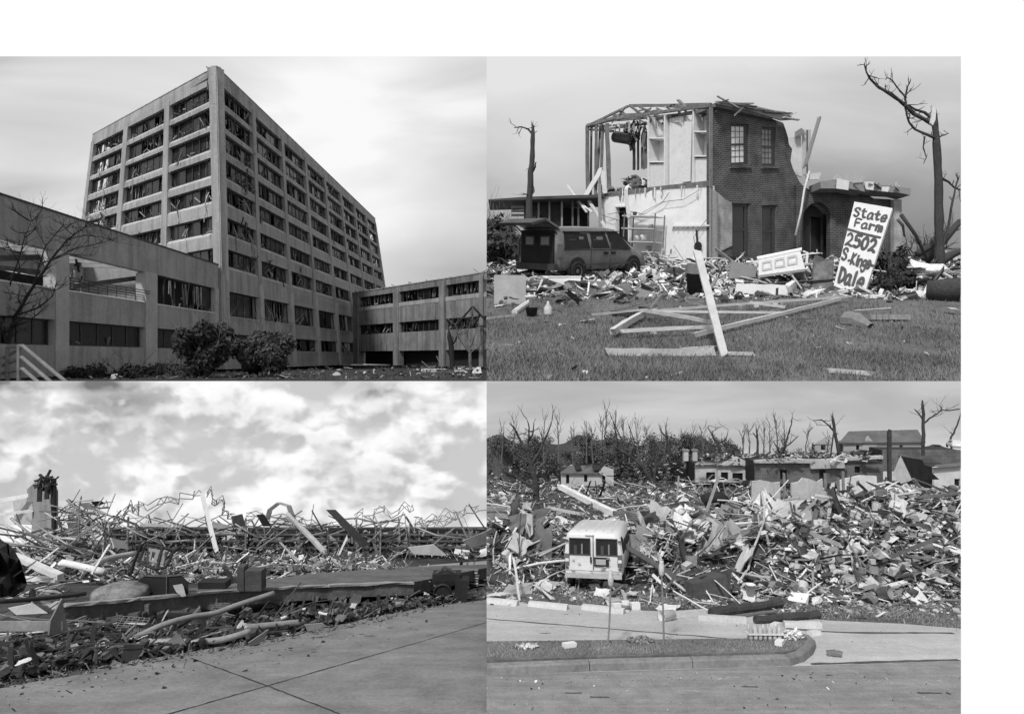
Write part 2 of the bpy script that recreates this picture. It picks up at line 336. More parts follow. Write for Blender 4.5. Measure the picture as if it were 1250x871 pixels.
def limb(mb, p0, d, L, r, m, depth, bend=.35, up=.1, split=(2, 3), n=5, shrink=.68, rs=.62):
    """one tapering branch that forks into thinner ones"""
    pts = [V(p0)]; rad = [r]; d = V(d).normalized(); k = 4
    for i in range(k):
        d = (d + V((R.uniform(-bend, bend), R.uniform(-bend, bend), R.uniform(-bend, bend) + up)) * .5).normalized()
        pts.append(pts[-1] + d * L / k); rad.append(r * (1 - (1 - rs) * (i + 1) / k))
    mb.tube(pts, rad, m, n if r > .02 else 3, caps=False)
    if depth <= 0: return
    for j in range(R.randint(*split)):
        i = R.randint(2, k) if j else k
        dd = (d + V((R.uniform(-1, 1), R.uniform(-1, 1), R.uniform(-.35, .8))) * .75).normalized()
        limb(mb, pts[i], dd, L * shrink * R.uniform(.7, 1.15), rad[i] * .75, m, depth - 1, bend, up, split, n, shrink, rs)
def bare_tree(base, H, r, label, m=None, lean=(0, 0, 1), depth=4, trunk=.4, name='bare_tree', grp=None, up=.1, bend=.35, cat='tree', spread=1):
    t = thing(name, label, cat, grp, base); m = m or M_bark
    tm = MB(); pts = [V((0, 0, -H * .03))]; rad = [r * 1.25]; d = V(lean).normalized()
    for i in range(5):
        d = (d + V((R.uniform(-.1, .1), R.uniform(-.1, .1), 0))).normalized()
        pts.append(pts[-1] + d * H * trunk / 5); rad.append(r * (1 - .35 * (i + 1) / 5))
    tm.tube(pts, rad, m, 8); tm.build('trunk', t, True)
    bm = MB()
    for j in range(4):
        a = j * 1.57 + R.random()
        limb(bm, pts[5 if j < 2 else 4], V((math.cos(a) * .6 * spread, math.sin(a) * .5 * spread, 1)), H * (1 - trunk) * .45, rad[4] * .7, m, depth, bend, up)
    bm.build('branches', t); return t
def poly_tree(pan_d, trunk, branches, label, m, name='broken_tree', cat='tree', jag=True, dense=1):
    """a tree whose main limbs follow given outlines; each limb also swings in depth. trunk/branches: [(px, py, radius_px)]"""
    base = at(trunk[0][0], trunk[0][1], pan_d); t = thing(name, label, cat, None, base); u = pan_d / F
    def put(mb, pl, sw, n):
        pts = []; rad = []; dd = 0
        for i in range(len(pl) - 1):
            a, b = pl[i], pl[i + 1]; k = 3
            for j in range(k):
                f = j / k; dd += R.uniform(-sw, sw) * u
                jx = R.uniform(-.6, .6) * (1 if i + j else 0) * min(1, a[2])
                pts.append(at(a[0] + (b[0] - a[0]) * f + jx, a[1] + (b[1] - a[1]) * f + jx * .5, pan_d + dd) - base); rad.append((a[2] + (b[2] - a[2]) * f) * u * R.uniform(.9, 1.1))
        a = pl[-1]; pts.append(at(a[0], a[1], pan_d + dd) - base); rad.append(a[2] * u * .6)
        mb.tube(pts, rad, m, n, True)
        return pts
    tm = MB(); p = put(tm, trunk, .3, 9)
    if jag:
        for j in range(4): tm.tube([p[-2], p[-1] + V((R.uniform(-2, 2), R.uniform(-2, 2), R.uniform(2, 7))) * u], [trunk[-1][2] * u * .5, .1 * u], m, 4)
    tm.build('trunk', t)
    bm = MB()
    for pl in branches:
        q = put(bm, pl, 2.2, 5)
        for j in range(max(2, len(q) // 2) * dense):
            i = R.randint(1, len(q) - 1)
            limb(bm, q[i], V((R.uniform(-1, 1), R.uniform(-1, 1), R.uniform(-.4, 1))), R.uniform(5, 13) * u * (1.5 if dense > 1 else 1), min(.7, pl[0][2] * .35) * u, m, 1 if dense == 1 else 2, n=3)
    bm.build('branches', t); return t
def leaves(mb, c, rad, n, size, m, shell=.35):
    c = V(c)
    for i in range(n):
        v = V((R.gauss(0, 1), R.gauss(0, 1), R.gauss(0, 1))).normalized() * (shell + (1 - shell) * R.random() ** .6)
        p = c + V((v.x * rad[0], v.y * rad[1], v.z * rad[2]))
        a = V((R.gauss(0, 1), R.gauss(0, 1), R.gauss(0, 1))).normalized(); b = a.cross(v + V((.01, 0, 0))).normalized(); s = size * R.uniform(.6, 1.3)
        mb.add([p - a * s, p + b * s * .5, p + a * s, p - b * s * .5], [(0, 1, 2, 3)], m)
M_leafd = mat('dark_leaf', .032, .5, .6, .8, 0, fine=False); M_leafm = mat('mid_leaf', .06, .45, .6, .8, 0, fine=False)
def shrub(base, w_, h_, label, n=1400, size=.5, name='shrub', m=None, twigs=True, grp=None):
    t = thing(name, label, 'shrub', grp, base); mb = MB(); m = m or M_leafd
    for i in range(12):
        a = R.uniform(0, 6.28); q = R.uniform(.05, .40)
        leaves(mb, (math.cos(a) * q * w_, math.sin(a) * q * w_ * .8, h_ * R.uniform(.2, .78) * (1.25 - q)), (w_ * R.uniform(.12, .25), w_ * .2, h_ * R.uniform(.13, .3)), n // 9, size, m if i % 3 else M_leafm, .1)
    mb.build('foliage', t)
    b = MB()
    for i in range(9): limb(b, (R.uniform(-.1, .1) * w_, R.uniform(-.1, .1) * w_, 0), (R.uniform(-1, 1), R.uniform(-1, 1), 1.6), h_ * R.uniform(.55, .8), h_ * .014, M_bark2, 2, n=3)
    b.build('stems', t)
    return t
def grass(name, pan, poly, n, hgt, m, label, wd=.012):
    import bisect
    xs = [p[0] for p in poly]; ys = [p[1] for p in poly]; mb = MB(); vs = []; fs = []
    def inside(x, y):
        c = False; j = len(poly) - 1
        for i in range(len(poly)):
            if (poly[i][1] > y) != (poly[j][1] > y) and x < (poly[j][0] - poly[i][0]) * (y - poly[i][1]) / (poly[j][1] - poly[i][1]) + poly[i][0]: c = not c
            j = i
        return c
    k = 0
    while k < n:
        x, y = R.uniform(min(xs), max(xs)), R.uniform(min(ys), max(ys))
        if not inside(x, y): continue
        k += 1; p = pan.g(x, y)
        if noise.noise(p * (.5 / pan.k)) + .55 * noise.noise(p * (3. / pan.k)) < R.uniform(-.75, .1): continue
        h = hgt * R.uniform(.4, 1.2) * pan.k; a = R.uniform(0, 3.14); w2 = wd * pan.k; dx, dy = math.cos(a) * w2, math.sin(a) * w2
        l = V((R.uniform(-.6, .6) * h, R.uniform(-.6, .6) * h, h)); b = len(vs)
        vs += [p + V((dx, dy, 0)), p - V((dx, dy, 0)), p + l]; fs.append((b, b + 1, b + 2))
    mb.add(vs, fs, m); o = mb.build(name); return tag(o, label, 'grass', None, 'stuff')

# ---- debris pieces -------------------------------------------------------
def mesh_only(mb, name):
    o = mb.build(name); C.objects.unlink(o); return o.data
def proto_board(L, w_, t, m):
    mb = MB(); q = L / 2; n = 3
    # snapped, slightly bowed plank with ragged ends
    ps = [V((-q + 2 * q * i / n, R.uniform(-.02, .02), R.uniform(-.03, .03) * L * .3)) for i in range(n + 1)]
    vs = []
    for i, p in enumerate(ps):
        e = R.uniform(-.12, .12) * L * .3 if i in (0, n) else 0
        for (y, z) in ((-1, -1), (1, -1), (1, 1), (-1, 1)): vs.append(p + V((e * (1 if y > 0 else -1), y * w_ / 2, z * t / 2)))
    fs = [(3, 2, 1, 0), tuple(n * 4 + j for j in range(4))]
    for i in range(n):
        for j in range(4): fs.append((i * 4 + j, i * 4 + (j + 1) % 4, (i + 1) * 4 + (j + 1) % 4, (i + 1) * 4 + j))
    mb.add(vs, fs, m); return mesh_only(mb, 'board')
def proto_sheet(w_, h_, m, bendy=.12):
    mb = MB(); n = 4; ph = R.random() * 6; vs = []
    for i in range(n + 1):
        for j in range(n + 1):
            x, y = (i / n - .5) * w_, (j / n - .5) * h_
            if i in (0, n): x += R.uniform(-.12, .12) * w_
            if j in (0, n): y += R.uniform(-.12, .12) * h_
            vs.append(V((x, y, math.sin(x * 2.2 / w_ + ph) * bendy * w_ + R.uniform(-.02, .02) * w_)))
    k = len(vs); vs += [v - V((0, 0, .03)) for v in vs]
    fs = []
    for i in range(n):
        for j in range(n):
            a = i * (n + 1) + j; q = (a, a + n + 1, a + n + 2, a + 1); fs.append(q); fs.append(tuple(k + z for z in q[::-1]))
    mb.add(vs, fs, m); return mesh_only(mb, 'sheet')
def proto_block(a, b, c, m):
    mb = MB(); ps = [V((x * a / 2 * R.uniform(.75, 1.1), y * b / 2 * R.uniform(.75, 1.1), z * c / 2 * R.uniform(.8, 1.1))) for z in (-1, 1) for (x, y) in ((-1, -1), (1, -1), (1, 1), (-1, 1))]
    mb.add(ps, [(3, 2, 1, 0), (4, 5, 6, 7), (0, 1, 5, 4), (1, 2, 6, 5), (2, 3, 7, 6), (3, 0, 4, 7)], m); return mesh_only(mb, 'block')
def proto_tub(r, h, m):
    mb = MB(); mb.lathe((0, 0, 0), [(r * .7, 0), (r, h), (r * 1.08, h), (r * 1.08, h * .94), (r * .94, h * .96), (r * .64, h * .06)], m, 12); return mesh_only(mb, 'tub')
def proto_pipe(L, r, m):
    mb = MB(); p = [V((-L / 2 + L * i / 5, math.sin(i * 1.1) * L * .03, math.sin(i * .8) * L * .05)) for i in range(6)]; mb.tube(p, r, m, 7); return mesh_only(mb, 'pipe')
PB = {}
for nm, m in (('w', M_off), ('l', M_lgt), ('m', M_mid), ('d', M_dk), ('r', M_wood), ('o', M_wood2)):
    PB['b' + nm] = [proto_board(R.uniform(1.6, 4.2), R.choice([.09, .14, .2]), .045, m) for i in range(4)]
    PB['s' + nm] = [proto_sheet(R.uniform(.6, 1.8), R.uniform(.5, 1.3), m) for i in range(4)]
    PB['k' + nm] = [proto_block(R.uniform(.3, .7), R.uniform(.25, .5), R.uniform(.2, .45), m) for i in range(4)]
    PB['t' + nm] = [proto_tub(R.uniform(.2, .3), R.uniform(.28, .5), m) for i in range(2)]
    PB['p' + nm] = [proto_pipe(R.uniform(2, 4.5), R.uniform(.025, .05), m) for i in range(2)]
NAMES = {'b': ('broken_board', 'board'), 's': ('torn_sheet', 'sheet'), 'k': ('rubble_block', 'block'), 't': ('plastic_tub', 'tub'), 'p': ('bent_pipe', 'pipe')}
def debris(pan, n, kinds, region, heap, label, grp, sc_=1.0, tilt=.35, sink=.0, wild=.25):
    """n separate pieces; region() -> photo ground point, heap(px, py) -> height of the pile there in metres"""
    for i in range(n):
        kd = R.choice(kinds); px, py = region(); me = R.choice(PB[kd]); nm, cat = NAMES[kd[0]]
        o = bpy.data.objects.new(nm, me); C.objects.link(o)
        s = sc_ * R.uniform(.65, 1.25) * pan.k; tl = tilt if R.random() > wild else 1.1
        p = pan.g(px, py, heap(px, py) - sink + R.uniform(0, .18)); ex = R.gauss(0, tl); ey = R.gauss(0, tl * .7)
        if kd[0] == 'b': p.z += abs(math.sin(ey)) * 1.0 * s
        if kd[0] == 't': ex += R.uniform(0, 2)
        o.matrix_basis = Matrix.Translation(p) @ Matrix.Rotation(R.uniform(0, 6.28), 4, 'Z') @ Matrix.Rotation(ex, 4, 'X') @ Matrix.Rotation(ey, 4, 'Y') @ Matrix.Scale(s, 4)
        tag(o, label[kd[0]] if isinstance(label, dict) else label, cat, grp[kd[0]] if isinstance(grp, dict) else grp)
CHIPS = [(1, .6, .3), (2.6, .25, .12), (1, .9, .08), (1.5, .5, .1), (.6, .5, .45), (3.4, .16, .1)]
STICKS = [(3.6, .2, .12), (5, .16, .1), (2.6, .3, .1), (6, .12, .08), (1.6, 1.1, .06), (1, .7, .5), (4, .3, .06)]
def litter(name, pan, n, region, heap, mats, label, size=.25, flat=.3, cat='rubble', shapes=CHIPS):
    """uncountable small fragments as one object"""
    mb = MB()
    for i in range(n):
        px, py = region(); s = size * pan.k * min(2.6, .28 + R.expovariate(2.0)); p = pan.g(px, py, heap(px, py) * R.uniform(.8, 1.04)) + V((0, 0, s * .1))
        rot = (Matrix.Rotation(R.uniform(0, 6.28), 3, 'Z') @ Matrix.Rotation(R.gauss(0, .5), 3, 'X') @ Matrix.Rotation(R.gauss(0, .5), 3, 'Y'))
        lx, ly, lz = R.choice(shapes)
        m = R.choice(mats)
        a, b, c = lx * s / 2, ly * s / 2, lz * s / 2
        ps = [p + rot @ V((x * a * R.uniform(.6, 1), y * b * R.uniform(.6, 1), z * c)) for z in (-1, 1) for (x, y) in ((-1, -1), (1, -1), (1, 1), (-1, 1))]
        mb.add(ps, [(4, 5, 6, 7), (0, 1, 5, 4), (1, 2, 6, 5), (2, 3, 7, 6), (3, 0, 4, 7)], m)
    return tag(mb.build(name), label, cat, None, 'stuff')
def mound(name, pan, x0, x1, y0, y1, heap, m, label, nx=60, ny=24):
    mb = MB(); vs = []; fs = []
    for j in range(ny + 1):
        for i in range(nx + 1):
            px, py = x0 + (x1 - x0) * i / nx, y0 + (y1 - y0) * j / ny; p = pan.g(px, py, heap(px, py) * .93 - .04)
            p.z += noise.noise(p * (1.5 / pan.k)) * .22 * pan.k * min(1, heap(px, py)); vs.append(p)
    for j in range(ny):
        for i in range(nx): a = j * (nx + 1) + i; fs.append((a, a + 1, a + nx + 2, a + nx + 1))
    mb.add(vs, fs, m); o = mb.build(name); return tag(o, label, 'rubble', None, 'stuff')
def seg(name, pts, r, m, label, cat, grp=None, n=8, smooth=True):
    mb = MB(); base = V(pts[0]); mb.tube([V(p) - base for p in pts], r, m, n); o = mb.build(name, None, smooth); o.location = base; return tag(o, label, cat, grp)
def plank(name, p0, p1, wd, ht, m, label, cat='board', grp=None, roll=0):
    mb = MB(); p0, p1 = V(p0), V(p1); (mb.beam((0, 0, 0), p1 - p0, wd, ht, m, roll) if roll else mb.rough((0, 0, 0), p1 - p0, wd, ht, m)); o = mb.build(name); o.location = p0; return tag(o, label, cat, grp)
def smoothpts(ps, k=5):
    out = []; n = len(ps)
    for i in range(n - 1):
        p0, p1, p2, p3 = ps[max(i - 1, 0)], ps[i], ps[i + 1], ps[min(i + 2, n - 1)]
        for j in range(k):
            t = j / k; out.append(.5 * ((2 * p1) + (-p0 + p2) * t + (2 * p0 - 5 * p1 + 4 * p2 - p3) * t * t + (-p0 + 3 * p1 - 3 * p2 + p3) * t ** 3))
    out.append(ps[-1]); return out

# ---- vehicles ------------------------------------------------------------
def loft(mb, secs, m):
    """secs: (x, zlow, zbelt, ztop, halfwidth low, belt, top): closed car-like rings along x"""
    vs = []; n = 10
    for (x, zl, zb, zt, wl, wb, wt) in secs:
        vs += [V((x, wl * .92, zl)), V((x, wl, zl + .12)), V((x, wb, zb)), V((x, wt + .03, zt - .07)), V((x, wt - .10, zt)),
               V((x, -wt + .10, zt)), V((x, -wt - .03, zt - .07)), V((x, -wb, zb)), V((x, -wl, zl + .12)), V((x, -wl * .92, zl))]
    fs = [tuple(range(n)), tuple((len(secs) - 1) * n + j for j in range(n))[::-1]]
    for i in range(len(secs) - 1):
        for j in range(n): fs.append((i * n + j, (i + 1) * n + j, (i + 1) * n + (j + 1) % n, i * n + (j + 1) % n))
    mb.add(vs, fs, m)
def wheel(parent, x, y, r, side, rim_m):
    t = MB(); ax = (0, side, 0)
    t.lathe((x, y - side * .11, r), [(r * .6, 0), (r * .92, 0), (r, .05), (r, .17), (r * .92, .22), (r * .62, .22), (r * .6, .16)], M_rub, 22, ax)
    wo = t.build('wheel', parent, True); q = MB()
    q.lathe((x, y - side * .11, r), [(r * .1, .12), (r * .6, .14), (r * .62, .2), (r * .56, .21), (r * .5, .16), (r * .2, .19), (r * .08, .2)], rim_m, 18, ax); q.build('rim', wo, True)
M_vwhite = mat('white_van_paint', .62, .13, 1.3, .35, .01, spec=.5); M_vgrey = mat('dusty_grey_paint', .16, .3, 1.4, .25, .02, spec=.5)
M_lamp = mat('tail_lamp', .12, .2, 2, .2, 0, spec=.7); M_rim = mat('wheel_rim', .5, .15, 3, .4, .05, metal=.4)
PANEL_OBJS = {}; _done = set(o.name for o in sc.objects)
def close_panel(k):
    PANEL_OBJS[k] = [o for o in sc.objects if o.name not in _done]; _done.update(o.name for o in sc.objects)
# ============================================================ UPPER LEFT: the gutted office block
def zz(py, d): return (435.5 - py) * d / F
DL, DC, DR = 222.0, 170.0, 357.0
def xy(px, d): return V(((px - 625) / F * d, d, 0))
class Wall:
    """a long wall between two plan points that leans slightly: P(u, z, off)"""
    def __init__(s, a0, b0, a1, b1, zb, zt):
        s.a0, s.b0, s.a1, s.b1, s.zb, s.zt = a0, b0, a1, b1, zb, zt
        d = (b0 - a0); s.n = V((d.y, -d.x, 0)).normalized(); s.L = d.length
        if s.n.dot(-(a0 + b0)) < 0: s.n = -s.n
    def __call__(s, u, z, off=0):
        t = (z - s.zb) / (s.zt - s.zb); a = s.a0.lerp(s.a1, t); b = s.b0.lerp(s.b1, t); p = a.lerp(b, u); p.z = z
        return p + s.n * off
    def bar(s, mb, u0, u1, z0, z1, o1, o0, m):
        mb.hexa([s(u0, z0, o1), s(u1, z0, o1), s(u1, z1, o1), s(u0, z1, o1), s(u0, z0, o0), s(u1, z0, o0), s(u1, z1, o0), s(u0, z1, o0)], m)
ZT, ZB = 75.2, -3.2
WLf = Wall(xy(78, DL), xy(273, DC), xy(113, DL), xy(264, DC), ZB, ZT)
WRt = Wall(xy(273, DC), xy(484, DR), xy(264, DC), xy(458, DR), ZB, ZT)
tow_rows = [(67.7, 71.4), (61.3, 65.6), (54.9, 59.3), (48.0, 52.4), (41.2, 45.2), (32.9, 37.0), (24.2, 28.6)]
low_rows = [(10.8, 17.4), (1.9, 6.1)]
def torn_window(W, u0, u1, z0, z1, parent, np_=6, wreck=.5, inner=1.2, lit=.0, name='window'):
    """one strip window: metal mullions, some dark panes left, torn curtains and hanging pieces"""
    mb = MB(); g = MB(); h = z1 - z0; o = -1.0
    e = .0016; u0 += e; u1 -= e
    W.bar(mb, u0, u1, z0 + .02, z0 + .22, o + .15, o - .15, M_frame); W.bar(mb, u0, u1, z1 - .25, z1 - .02, o + .15, o - .15, M_frame)
    for i in range(np_ + 1):
        if 0 < i < np_ and R.random() < .18 * wreck: continue
        uc = u0 + (u1 - u0) * i / np_; du = .16 / W.L
        lean = R.uniform(-.003, .003) * (R.random() < wreck * .5) if 0 < i < np_ else 0
        uc = min(max(uc, u0 + du), u1 - du)
        mb.hexa([W(uc - du, z0 + .22, o + .12), W(uc + du, z0 + .22, o + .12), W(uc + du + lean, z1 - .25, o + .12), W(uc - du + lean, z1 - .25, o + .12),
                 W(uc - du, z0 + .22, o - .12), W(uc + du, z0 + .22, o - .12), W(uc + du + lean, z1 - .25, o - .12), W(uc - du + lean, z1 - .25, o - .12)], M_frame)
    any_glass = False
    for i in range(np_):
        a = u0 + (u1 - u0) * i / np_ + .2 / W.L; b = u0 + (u1 - u0) * (i + 1) / np_ - .2 / W.L; r = R.random()
        if r > wreck * .8:
            any_glass = True; W.bar(g, a, b, z0 + .24, z1 - .27, o, o - .05, M_glass)
            if R.random() < .35: W.bar(mb, a, a + (b - a) * R.uniform(.4, .95), z0 + .3, z1 - .3, o - .35, o - .45, M_rag2 if R.random() < .25 else M_mid)
        for k in range(R.randint(1, 4) if R.random() < .75 else 7):      # rags
            c = R.uniform(a, b); wq = R.uniform(.12, .5) / W.L; zb = z1 - R.uniform(.25, .97) * h; s = R.uniform(-.5, .5) / W.L; q = R.uniform(-1.9, -1.2)
            mb.hexa([W(c + s, zb, q + .1), W(c + wq * .6 + s, zb - .1, q + .1), W(c + wq, z1 - .3, q), W(c, z1 - .3, q), W(c + s, zb, q - .1), W(c + wq * .6 + s, zb - .1, q - .1), W(c + wq, z1 - .3, q - .15), W(c, z1 - .3, q - .15)], R.choice([M_rag, M_rag, M_mid, M_dk, M_dk]))
        if R.random() < wreck:                                           # wreck on the sill
            c = R.uniform(a, b); p = W(c, z0 + .4, R.uniform(-1.3, .3)); mb.beam(p, p + V((R.uniform(-1.6, 1.6), R.uniform(-.6, .6), R.uniform(-.8, 2.4))), .14, .3, R.choice([M_rag, M_dk, M_frame, M_mid]))
    o_ = mb.build(name, parent)
    if any_glass: g.build('pane', o_)
    return o_
tower = thing('office_tower', 'tall gutted concrete office block with rows of blown out strip windows', 'building')
wm = MB()
ulf = [(0, .03), (.3167, .3533), (.650, .687), (.962, 1.0)]       # piers on the left face
urt = [(0, .012)] + [(i / 8 - .0062, i / 8 + .0062) for i in range(1, 8)] + [(.985, 1.0)]
def face(W, piers, rows, ztop, zbot, mb, deep=2.2, bevel=True):
    prev = ztop
    for (z0, z1) in rows:
        W.bar(mb, 0, 1, z1, prev, 0, -deep, M_conc); prev = z0 - (0 if not bevel else .9)
        if bevel:      # sloping sill under the opening
            for k in range(len(piers) - 1):
                a, b = piers[k][1], piers[k + 1][0]
                mb.hexa([W(a, z0 - .9, 0), W(b, z0 - .9, 0), W(b, z0 - .05, -.75), W(a, z0 - .05, -.75), W(a, z0 - .9, -deep), W(b, z0 - .9, -deep), W(b, z0 - .05, -deep), W(a, z0 - .05, -deep)], M_conc2)
    W.bar(mb, 0, 1, zbot, prev, 0, -deep, M_conc)
    for (a, b) in piers: W.bar(mb, a + 1e-4, b - 1e-4, zbot + .05, ztop - 2.5, .18, -deep + .1, M_conc)
face(WLf, ulf, tow_rows, ZT, ZB, wm)
face(WRt, urt, tow_rows, ZT, 21.5, wm)
# lower storeys of the right face: flat bands, thin white sills
prev = 21.5
for (z0, z1) in low_rows:
    WRt.bar(wm, 0, 1, z1, prev, 0, -2.2, M_conc); prev = z0
    WRt.bar(wm, 0.01, .6, z0 - .28, z0 - .01, .12, -.6, M_conc2)
WRt.bar(wm, 0, 1, ZB, prev, 0, -2.2, M_conc)
for (a, b) in urt[:6]: WRt.bar(wm, a + 1e-4, b - 1e-4, ZB + .05, 21.4, .5, -2.1, M_conc2)
# panel joints
for z in (73.9,):
    WLf.bar(wm, 0, 1, z + 1.35, z + 1.6, .12, -1.4, M_conc2); WRt.bar(wm, 0, 1, z + 1.35, z + 1.6, .12, -1.4, M_conc2)
wm.build('wall', tower)
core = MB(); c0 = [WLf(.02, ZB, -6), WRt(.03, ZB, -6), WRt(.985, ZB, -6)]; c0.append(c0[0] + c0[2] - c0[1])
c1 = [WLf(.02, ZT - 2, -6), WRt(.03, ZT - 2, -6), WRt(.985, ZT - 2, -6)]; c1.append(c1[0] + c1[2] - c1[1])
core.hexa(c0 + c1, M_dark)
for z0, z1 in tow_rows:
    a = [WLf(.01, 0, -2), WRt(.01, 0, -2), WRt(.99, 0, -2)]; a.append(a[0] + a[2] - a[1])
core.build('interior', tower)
rf = MB(); a = [WLf(.005, ZT - 1, -1.9), WRt(.005, ZT - 1, -1.9), WRt(.995, ZT - 1, -1.9)]; a.append(a[0] + a[2] - a[1]); rf.hexa([p - V((0, 0, 1)) for p in a] + a, M_mid); rf.build('roof', tower)
for ri, (z0, z1) in enumerate(tow_rows):
    for k in range(3): torn_window(WLf, ulf[k][1], ulf[k + 1][0], z0, z1, tower, 6, .75 if k else .9)
    for k in range(8): torn_window(WRt, urt[k][1], urt[k + 1][0], z0, z1, tower, 6, .7)
for ri, (z0, z1) in enumerate(low_rows):
    for k in range(5):
        torn_window(WRt, urt[k][1], urt[k + 1][0], z0, z1, tower, 5, .75 if ri == 0 else .6)
# burst parapet corner and cables hanging from the floors
hg = MB()
for i in range(26):
    z = R.choice(tow_rows)[0]; W = R.choice([WLf, WRt, WRt]); u = R.uniform(.04, .95) if W is WLf else R.choice([.05, .08, .1, .22, .3, .36, .45, .5, .6, .7]) + R.uniform(-.02, .02)
    pts = [W(u, z + 2.5, -.6), W(u + .002, z + .3, .35)]
    L = R.uniform(1, 7)
    for j in range(4): pts.append(pts[-1] + V((R.uniform(-.4, .4), R.uniform(-.4, .1), -L / 4)))
    hg.tube(pts, R.uniform(.08, .2), R.choice([M_dk, M_mid, M_rag]), 4)
for (W, u, z, n, s) in ((WRt, .085, 52, 26, 1.6), (WRt, .08, 46, 22, 1.5), (WRt, .07, 37, 16, 1.2), (WRt, .1, 28, 12, 1.2), (WLf, .2, 45, 26, 1.6), (WLf, .17, 38, 22, 1.5), (WLf, .965, 72, 18, 1.0), (WLf, .955, 74.5, 14, .9), (WRt, .16, 28, 14, 1), (WRt, .42, 28, 12, 1), (WRt, .3, 30, 12, 1)):
    for i in range(n):
        p = W(u + R.uniform(-.6, .6) * s * 2 / W.L, z + R.uniform(-2.4, 1.6) * s, R.uniform(-.3, .7)); hg.beam(p, p + V((R.uniform(-1, 1), R.uniform(-.3, .3), R.uniform(-2.2, 1.2))) * s, R.uniform(.12, .5), .1, R.choice([M_dk, M_dk, M_blk, M_mid, M_rag]))
for i in range(260):     # torn strips, blinds and broken frames pushed out over the sills
    W = R.choice([WLf, WRt, WRt]); z = R.choice(tow_rows)[0]; p = W(R.uniform(.02, .98), z + R.uniform(-.3, 2.2), R.uniform(-.6, .3)); hg.beam(p, p + V((R.uniform(-.7, .7), R.uniform(-.3, .1), R.uniform(-1.8, .5))), R.uniform(.08, .4), .08, R.choice([M_dk, M_blk, M_mid, M_rag, M_frame]))
hg.build('hanging_wreckage', tower)
ck = MB()                # chips and spalled patches on the concrete
for i in range(120):
    W = R.choice([WLf, WRt, WRt]); u, z = R.uniform(.01, .99), R.choice(tow_rows)[R.randint(0, 1)] + R.uniform(-.5, .5); n = 7; rr_ = R.uniform(.1, .45); c = [(R.uniform(.5, 1) * rr_ * math.cos(6.283 * k / n), R.uniform(.5, 1) * rr_ * math.sin(6.283 * k / n)) for k in range(n)]
    ck.add([W(min(max(u + a / W.L, 0), 1), z + b, .2 + i * .0005) for a, b in c], [tuple(range(n))], R.choice([M_dk, M_mid, M_mid]))
ck.build('spalled_patch', tower)
pm = MB()
for i in range(30):
    p = WLf(.975 + R.uniform(-.012, .01), R.uniform(69.5, 75.4), .25); pm.beam(p, p + V((R.uniform(-.8, .8), 0, R.uniform(-1.3, .9))), R.uniform(.3, .9), .25, R.choice([M_blk, M_dk]))
pm.build('burst_corner', tower)

# ---- lower block running out of frame to the left
DP = 95.8
WP = Wall(xy(0, DP), xy(266.5, 169.4), xy(0, DP), xy(266.5, 169.4), ZB, 23.7)
def pu(px):                                      # position along the wall under a photo column
    s = px / 266.5; r = 169.4 / DP; return s / (r + s - r * s)
L5 = [23.7, 17.5, 11.1, 6.1, 1.9]
pod = thing('low_office_wing', 'low concrete wing with an open balcony storey running into the foreground', 'building')
pw = MB(); uA = -.10
WP.bar(pw, uA, 1, L5[1], L5[0], 0, -1.6, M_conc)
WP.bar(pw, uA, 1, L5[0], L5[0] + .3, .15, -1.9, M_dk)
WP.bar(pw, uA, 1, L5[3], L5[2], 0, -2.2, M_conc); WP.bar(pw, uA, 1, ZB, L5[4], 0, -2.2, M_conc)
WP.bar(pw, uA, 1, L5[2], L5[2] + .22, .12, -2.3, M_white)
for (a, b) in ((67, 83), (177, 191), (262, 266.4)): WP.bar(pw, pu(a), pu(b), ZB + .03, L5[1] + .1, .22, -1.9, M_conc2)
# balcony storey: back wall, slanted stair wall, roof beams, open to the sky on the left
WP.bar(pw, uA, pu(182), L5[2] - .6, L5[2] - .1, -2.3, -16, M_conc)
WP.bar(pw, pu(74), pu(180), L5[2] + 4.2, L5[0] - .5, -13, -14.5, M_conc); 
WP.bar(pw, pu(74), pu(180), L5[2], L5[2] + 4.2, -15, -16, M_dark)
WP.bar(pw, uA, pu(66), L5[2], L5[2] + 2.3, -13, -14.5, M_conc)
WP.bar(pw, uA, pu(66), L5[2] + 3.6, L5[0] - 2.2, -13, -14.5, M_conc)
for (a, b) in ((8, 14), (50, 56)): WP.bar(pw, pu(a), pu(b), L5[2], L5[0] - .4, -12, -13, M_conc2)
for q in range(9): WP.bar(pw, pu(10 + q * 20) , pu(12 + q * 20), L5[1] + .6, L5[1] + 2, -1.7, -13, M_conc)
pw.beam(WP(pu(10), L5[2] + 3.4, -7), WP(pu(66), L5[1] - 1.2, -2.5), .7, .9, M_dk); pw.beam(WP(pu(-8), L5[2] + 2.6, -7), WP(pu(70), L5[2] + 2.9, -3), .5, .7, M_dk)
pw.beam(WP(pu(110), L5[2] + 1.0, -6), WP(pu(184), L5[1] - 1.0, -2.5), .5, .9, M_dk)
pw.build('wall', pod)
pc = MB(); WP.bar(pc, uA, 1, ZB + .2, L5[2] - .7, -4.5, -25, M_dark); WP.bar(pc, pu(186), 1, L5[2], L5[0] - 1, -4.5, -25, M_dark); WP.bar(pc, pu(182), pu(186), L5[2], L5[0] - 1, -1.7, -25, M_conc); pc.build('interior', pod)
torn_window(WP, pu(191), pu(262), L5[2] + .25, L5[1], pod, 6, .5)
for a, b, wr, n in ((-40, 66, .25, 5), (84, 176, .3, 5), (192, 262, .6, 6)): torn_window(WP, pu(a), pu(b), L5[4], L5[3], pod, n, wr)
rl = MB()
